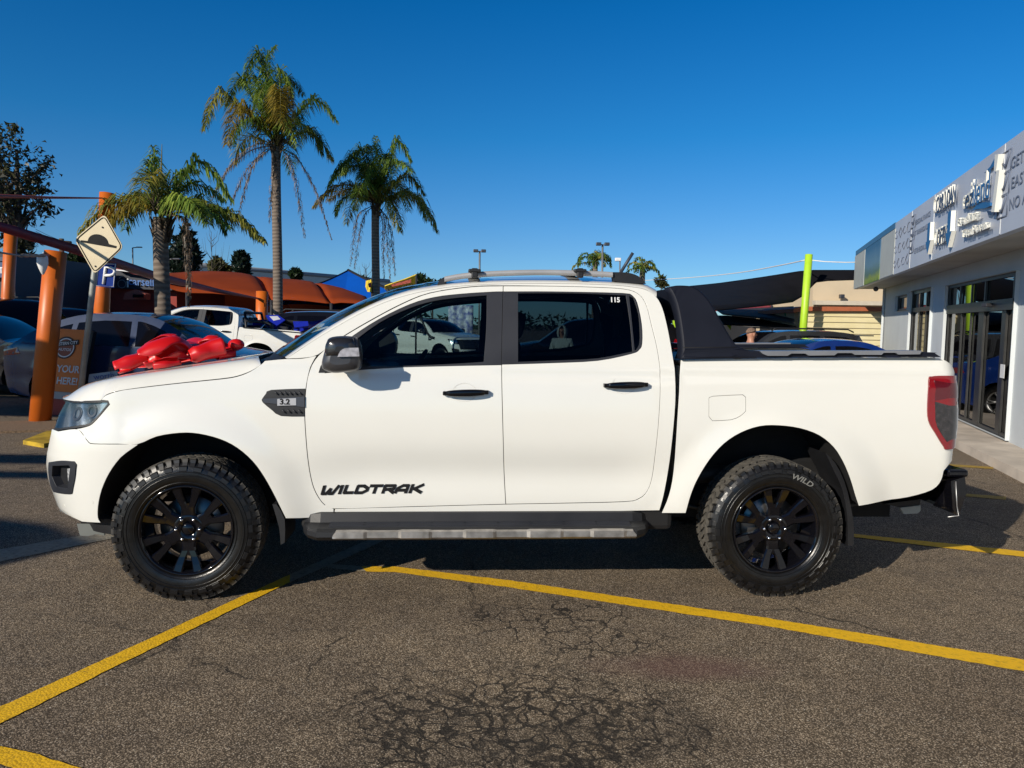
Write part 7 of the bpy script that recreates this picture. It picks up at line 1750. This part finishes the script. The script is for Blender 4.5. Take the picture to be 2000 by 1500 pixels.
# the shadow across the tarmac at the left comes from the added second sail
# ------------------------------------------------------------------ red bow
M_RIB = mat('red_ribbon_vinyl', (.60, .006, .008), .38, coat=.25, var=.06, scale=3); M_RIB.node_tree.nodes['Principled BSDF'].inputs['Subsurface Weight'].default_value = 0
BW = thing('gift_bow', 'big glossy red ribbon bow lying on the bonnet of the white pickup', 'bow')
hx, hy = .10, -.28
C0 = Vector(l2w(hoodfn(hx, hy)))+Vector((0, 0, .05))
print('BOW', proj(C0), C0)
def hoodz(P):
    d = np.array(P)-TO; return hoodfn(float(d@LX), max(-.8, min(.8, float(d@LY))))[2]
def loop(tip, w, h, lat, ang0=0., twist=0., n=26, c=None):
    c = c or C0; tip = Vector(tip); d = tip-c; L = d.length; dn = d.normalized(); lat = Vector(lat).normalized(); lat = (lat-dn*lat.dot(dn)).normalized(); up = dn.cross(lat); up = up if up.z > 0 else -up
    rows = []
    for i in range(n+1):
        t = i/n; x = L*math.sin(math.pi*t)**.75; z = h*math.sin(2*math.pi*t)*(.75+.25*math.sin(math.pi*t)); ww = w*(.26+.74*math.sin(math.pi*t)**.8)
        a = twist*math.sin(math.pi*t); l2 = lat*math.cos(a)+up*math.sin(a)
        p = c+dn*x+up*z; r = []
        for k in range(7):
            s = -1+2*k/6; q = p+l2*ww*.5*s+up*(.006*math.cos(3.1*s)*(1-math.sin(math.pi*t)*.6))
            q = q+up*(.005*math.sin(9*t+4*s+L*40)*math.sin(math.pi*t)); q.z = max(q.z, hoodz(q)+.006); r.append(q)
        rows.append(r)
    b = MB(); b.grid(rows); o = b.build('ribbon_loop', M_RIB, BW); m_ = o.modifiers.new('t', 'SOLIDIFY'); m_.thickness = .0025; o.matrix_parent_inverse = Matrix.Translation(-C0)
    return o
YC = C0.y
for (u, v, dy, w, h, lat, tw) in (
        (250, 704, .16, .13, .045, (.1, .8, .6), -.3), (300, 690, .26, .15, .06, (.2, 1, .3), .3), (356, 680, .30, .14, .055, (.6, .8, .1), .4),
        (436, 690, .14, .12, .04, (0, .7, .7), .2), (396, 680, .28, .13, .05, (.5, 1, 0), .2)):
    loop(at(u, v, YC+dy), w, h, lat, twist=tw)
def roll(pts, a0=-.4, turn=5.6, seed=0, flat=.85):
    """a length of ribbon rolled into an open tube whose axis runs through pts = (u, v, dy, radius)"""
    P = crs([tuple(at(u, v+3, YC+dy)) for u, v, dy, r in pts], 6); n = len(P); rs_ = np.interp(np.linspace(0, 1, n), np.linspace(0, 1, len(pts)), [q[3]*1.15 for q in pts]); rows = []
    for i, q in enumerate(P):
        t = (P[min(i+1, n-1)]-P[max(i-1, 0)]).normalized(); up = (Vector((0, 0, 1))-t*t.z).normalized(); sd_ = t.cross(up); r = []
        for k in range(33):
            s = k/32; a = a0+turn*s+.25*math.sin(i*.5+seed); rr = rs_[i]*(1-.22*s)*(1+.06*math.sin(2*a+i*.55+seed)+.03*math.sin(5*a+seed*2+i*.3))
            x = q+(up*math.sin(a)*flat+sd_*math.cos(a))*rr; x.z = max(x.z, hoodz(x)+.006); r.append(x)
        rows.append(r)
    b = MB(); b.grid(rows); o = b.build('ribbon_loop', M_RIB, BW); m_ = o.modifiers.new('t', 'SOLIDIFY'); m_.thickness = .003; o.matrix_parent_inverse = Matrix.Translation(-C0); return o
roll([(228, 716, -.20, .050), (252, 707, -.18, .052), (290, 695, -.12, .038)], seed=1)
roll([(281, 699, -.24, .076), (306, 688, -.22, .078), (340, 677, -.16, .082), (372, 688, -.08, .040)], a0=.2, seed=2)
roll([(292, 684, .0, .055), (322, 671, .02, .070), (348, 668, .05, .055)], a0=1.0, seed=5)
roll([(370, 692, -.20, .040), (384, 688, -.18, .058), (408, 680, -.14, .060), (436, 673, -.10, .072)], a0=2.6, seed=3)
roll([(392, 676, .02, .045), (412, 668, .04, .055), (430, 664, .06, .040)], a0=.6, seed=7)
roll([(424, 692, -.12, .030), (440, 689, -.08, .036), (456, 687, -.04, .034)], a0=2.0, seed=4)
roll([(300, 712, -.36, .030), (325, 708, -.34, .040), (352, 704, -.30, .030)], a0=1.4, seed=6)
b = MB(); b.blob(C0+Vector((0, 0, .03)), (.05, .05, .035)); o = b.build('knot', M_RIB, BW); o.matrix_parent_inverse = Matrix.Translation(-C0)
rows = []
for i in range(30):
    x = hx-.05-(hx+.80)*i/29*1.0; r = []
    for k in range(5):
        y = .10+.05*math.sin(x*3)+(-.07+.035*k); p = l2w(hoodfn(max(x, float(zs_[0][0])+.02), y)); r.append(Vector(p)+Vector((0, 0, .006+.004*math.sin(i*.9))))
    rows.append(r)
b = MB(); b.grid(rows); o = b.build('ribbon_tail', M_RIB, BW); o.matrix_parent_inverse = Matrix.Translation(-C0)
BW.location = C0
# ------------------------------------------------------------------ people
def skin_mesh(name, joints, bones, m, parent, sub=2):
    me = bpy.data.meshes.new('tmp'); me.from_pydata([j[0] for j in joints], bones, []); o = bpy.data.objects.new('tmp', me); COL.objects.link(o)
    md = o.modifiers.new('s', 'SKIN'); md.use_smooth_shade = True; sv = me.skin_vertices[0].data
    for i, j in enumerate(joints): sv[i].radius = (j[1], j[2] if len(j) > 2 else j[1]); sv[i].use_root = (i == 0)
    s = o.modifiers.new('d', 'SUBSURF'); s.levels = sub; s.render_levels = sub
    bpy.context.view_layer.update(); dg = bpy.context.evaluated_depsgraph_get(); m2 = bpy.data.meshes.new_from_object(o.evaluated_get(dg)); bpy.data.objects.remove(o)
    m2.materials.clear(); m2.materials.append(m); m2.polygons.foreach_set('use_smooth', [True]*len(m2.polygons)); r = bpy.data.objects.new(name, m2); COL.objects.link(r); r.parent = parent; return r
M_SKIN = mat('skin', (.46, .22, .14), .5, var=.06, scale=12)
def person(label, loc, rz, top_m, trouser_m, hair_m, hood=False, scale=1., arms=((.30, .05), (.30, -.03))):
    t_ = thing('person', label, 'person', loc, rz); t_.scale = (scale,)*3
    # faces -y; heights for a 1.72 m adult
    J = [((0, 0, .95), .12, .10), ((0, .01, 1.15), .125, .09), ((0, .01, 1.36), .15, .095), ((0, .01, 1.46), .06, .055), ((0, -.005, 1.53), .055, .06), ((0, -.012, 1.60), .078, .095), ((0, -.005, 1.66), .062, .075)]
    B = [(0, 1), (1, 2), (2, 3), (3, 4), (4, 5), (5, 6)]
    def add(par, pts):
        i = par
        for p in pts: J.append(p); B.append((i, len(J)-1)); i = len(J)-1
        return i
    for s, (out, fw) in zip((1, -1), arms):
        h = add(2, [((s*.17, .01, 1.40), .055), ((s*.20, .02, 1.28), .050), ((s*(out-.06), .02, 1.12), .040), ((s*(out-.03), -.04-fw, .96), .034), ((s*(out-.02), -.08-fw, .85), .026, .020), ((s*(out-.02), -.09-fw, .78), .030, .016)])
        hx_ = s*(out-.02); hy_ = -.09-fw
        for k, (dx, ln) in enumerate(((-.028, .072), (-.010, .082), (.009, .078), (.027, .062))):
            add(h, [((hx_+dx*.3, hy_+dx, .745), .009), ((hx_+dx*.3-s*.006, hy_+dx, .745-ln*.5), .008), ((hx_+dx*.3-s*.016, hy_+dx, .745-ln), .0065)])
        add(h-1, [((hx_-s*.01, hy_-.040, .80), .010), ((hx_-s*.02, hy_-.055, .765), .009)])
        add(0, [((s*.09, 0, .88), .085), ((s*.10, -.01, .50), .055), ((s*.10, .01, .28), .05), ((s*.10, .02, .09), .035), ((s*.10, -.05, .045), .038, .03), ((s*.10, -.15, .03), .035, .02)])
    body = skin_mesh('body', J, B, M_SKIN, t_)
    # face
    b = MB(); b.blob((0, -.108, 1.585), (.013, .022, .024)); b.blob((0, -.100, 1.545), (.026, .010, .008))
    for s in (1, -1): b.blob((s*.084, .0, 1.59), (.012, .022, .034)); 
    b.build('face', M_SKIN, t_)
    for s in (1, -1): b = MB(); b.blob((s*.031, -.094, 1.605), (.014, .010, .007)); b.build('eye', M_BLKDECAL, t_)
    tj = [((0, 0, .90), .135, .115), ((0, .01, 1.15), .145, .11), ((0, .01, 1.36), .165, .115), ((0, .012, 1.45), .075, .07)]; tb = [(0, 1), (1, 2), (2, 3)]
    for s, (out, fw) in zip((1, -1), arms):
        i = len(tj); long_ = hood
        tj += [((s*.18, .01, 1.405), .070), ((s*.205, .02, 1.28), .064), ((s*(out-.06), .02, 1.14), .056)]; tb += [(2, i), (i, i+1), (i+1, i+2)]
        if long_: tj += [((s*(out-.03), -.04-fw, .96), .050), ((s*(out-.02), -.075-fw, .87), .040)]; tb += [(i+2, i+3), (i+3, i+4)]
    skin_mesh('hoodie' if hood else 'shirt', tj, tb, top_m, t_)
    lj = [((0, 0, .96), .135, .11)]; lb = []
    for s in (1, -1): i = len(lj); lj += [((s*.09, 0, .85), .10), ((s*.10, -.01, .50), .072), ((s*.10, .01, .12), .060)]; lb += [(0, i), (i, i+1), (i+1, i+2)]
    skin_mesh('trousers', lj, lb, trouser_m, t_)
    b = MB()
    for s in (1, -1): b.bbox((s*.10, -.06, .04), (.10, .28, .08), .03)
    for k, s in enumerate((1, -1)): q = MB(); q.bbox((s*.10, -.06, .04), (.10, .28, .08), .03); q.build('shoe', M_BLACKP, t_)
    if hood:
        b = MB(); rows = []
        for i in range(13):
            th = math.pi*i/12; r = []
            for k in range(17):
                ph = math.pi*(-.32+1.64*k/16); r.append(Vector((.118*math.sin(th)*math.cos(ph), .01+.125*math.sin(th)*math.sin(ph), 1.575+.155*math.cos(th)*1.0)))
            rows.append(r)
        b.grid(rows); o = b.build('hood', top_m, t_); o.modifiers.new('t', 'SOLIDIFY').thickness = .012
    else:
        b = MB(); rows = []
        for i in range(8):
            th = math.pi*.40*i/7; r = []
            for k in range(17):
                ph = math.pi*2*k/16; back = 1+.30*max(0, math.sin(ph)); r.append(Vector((.083*math.sin(th*back)*math.cos(ph), -.002+.098*math.sin(th*back)*math.sin(ph), 1.618+.090*math.cos(th*back))))
            rows.append(r)
        b.grid(rows); o = b.build('hair', hair_m, t_); o.modifiers.new('t', 'SOLIDIFY').thickness = .006
    return t_
q = at(1467, 650, 11.6)
person('man with short greying hair and dark shirt standing before the royal blue sedan', (q.x, 11.6, -.0), R(112), mat('dark_shirt', (.03, .03, .035), .9), mat('dark_trousers', (.03, .035, .05), .9), mat('grey_hair', (.22, .14, .10), .9, var=.3, scale=60), scale=.885)
q = at(1098, 650, 14.2)
person('person in a pale hoodie seen through the tinted rear door window', (q.x, 14.2, 0), R(-15), mat('pale_hoodie', (.50, .54, .50), .95, bump=.2), mat('dark_trousers', (.03, .035, .05), .9), None, hood=True, scale=.868)
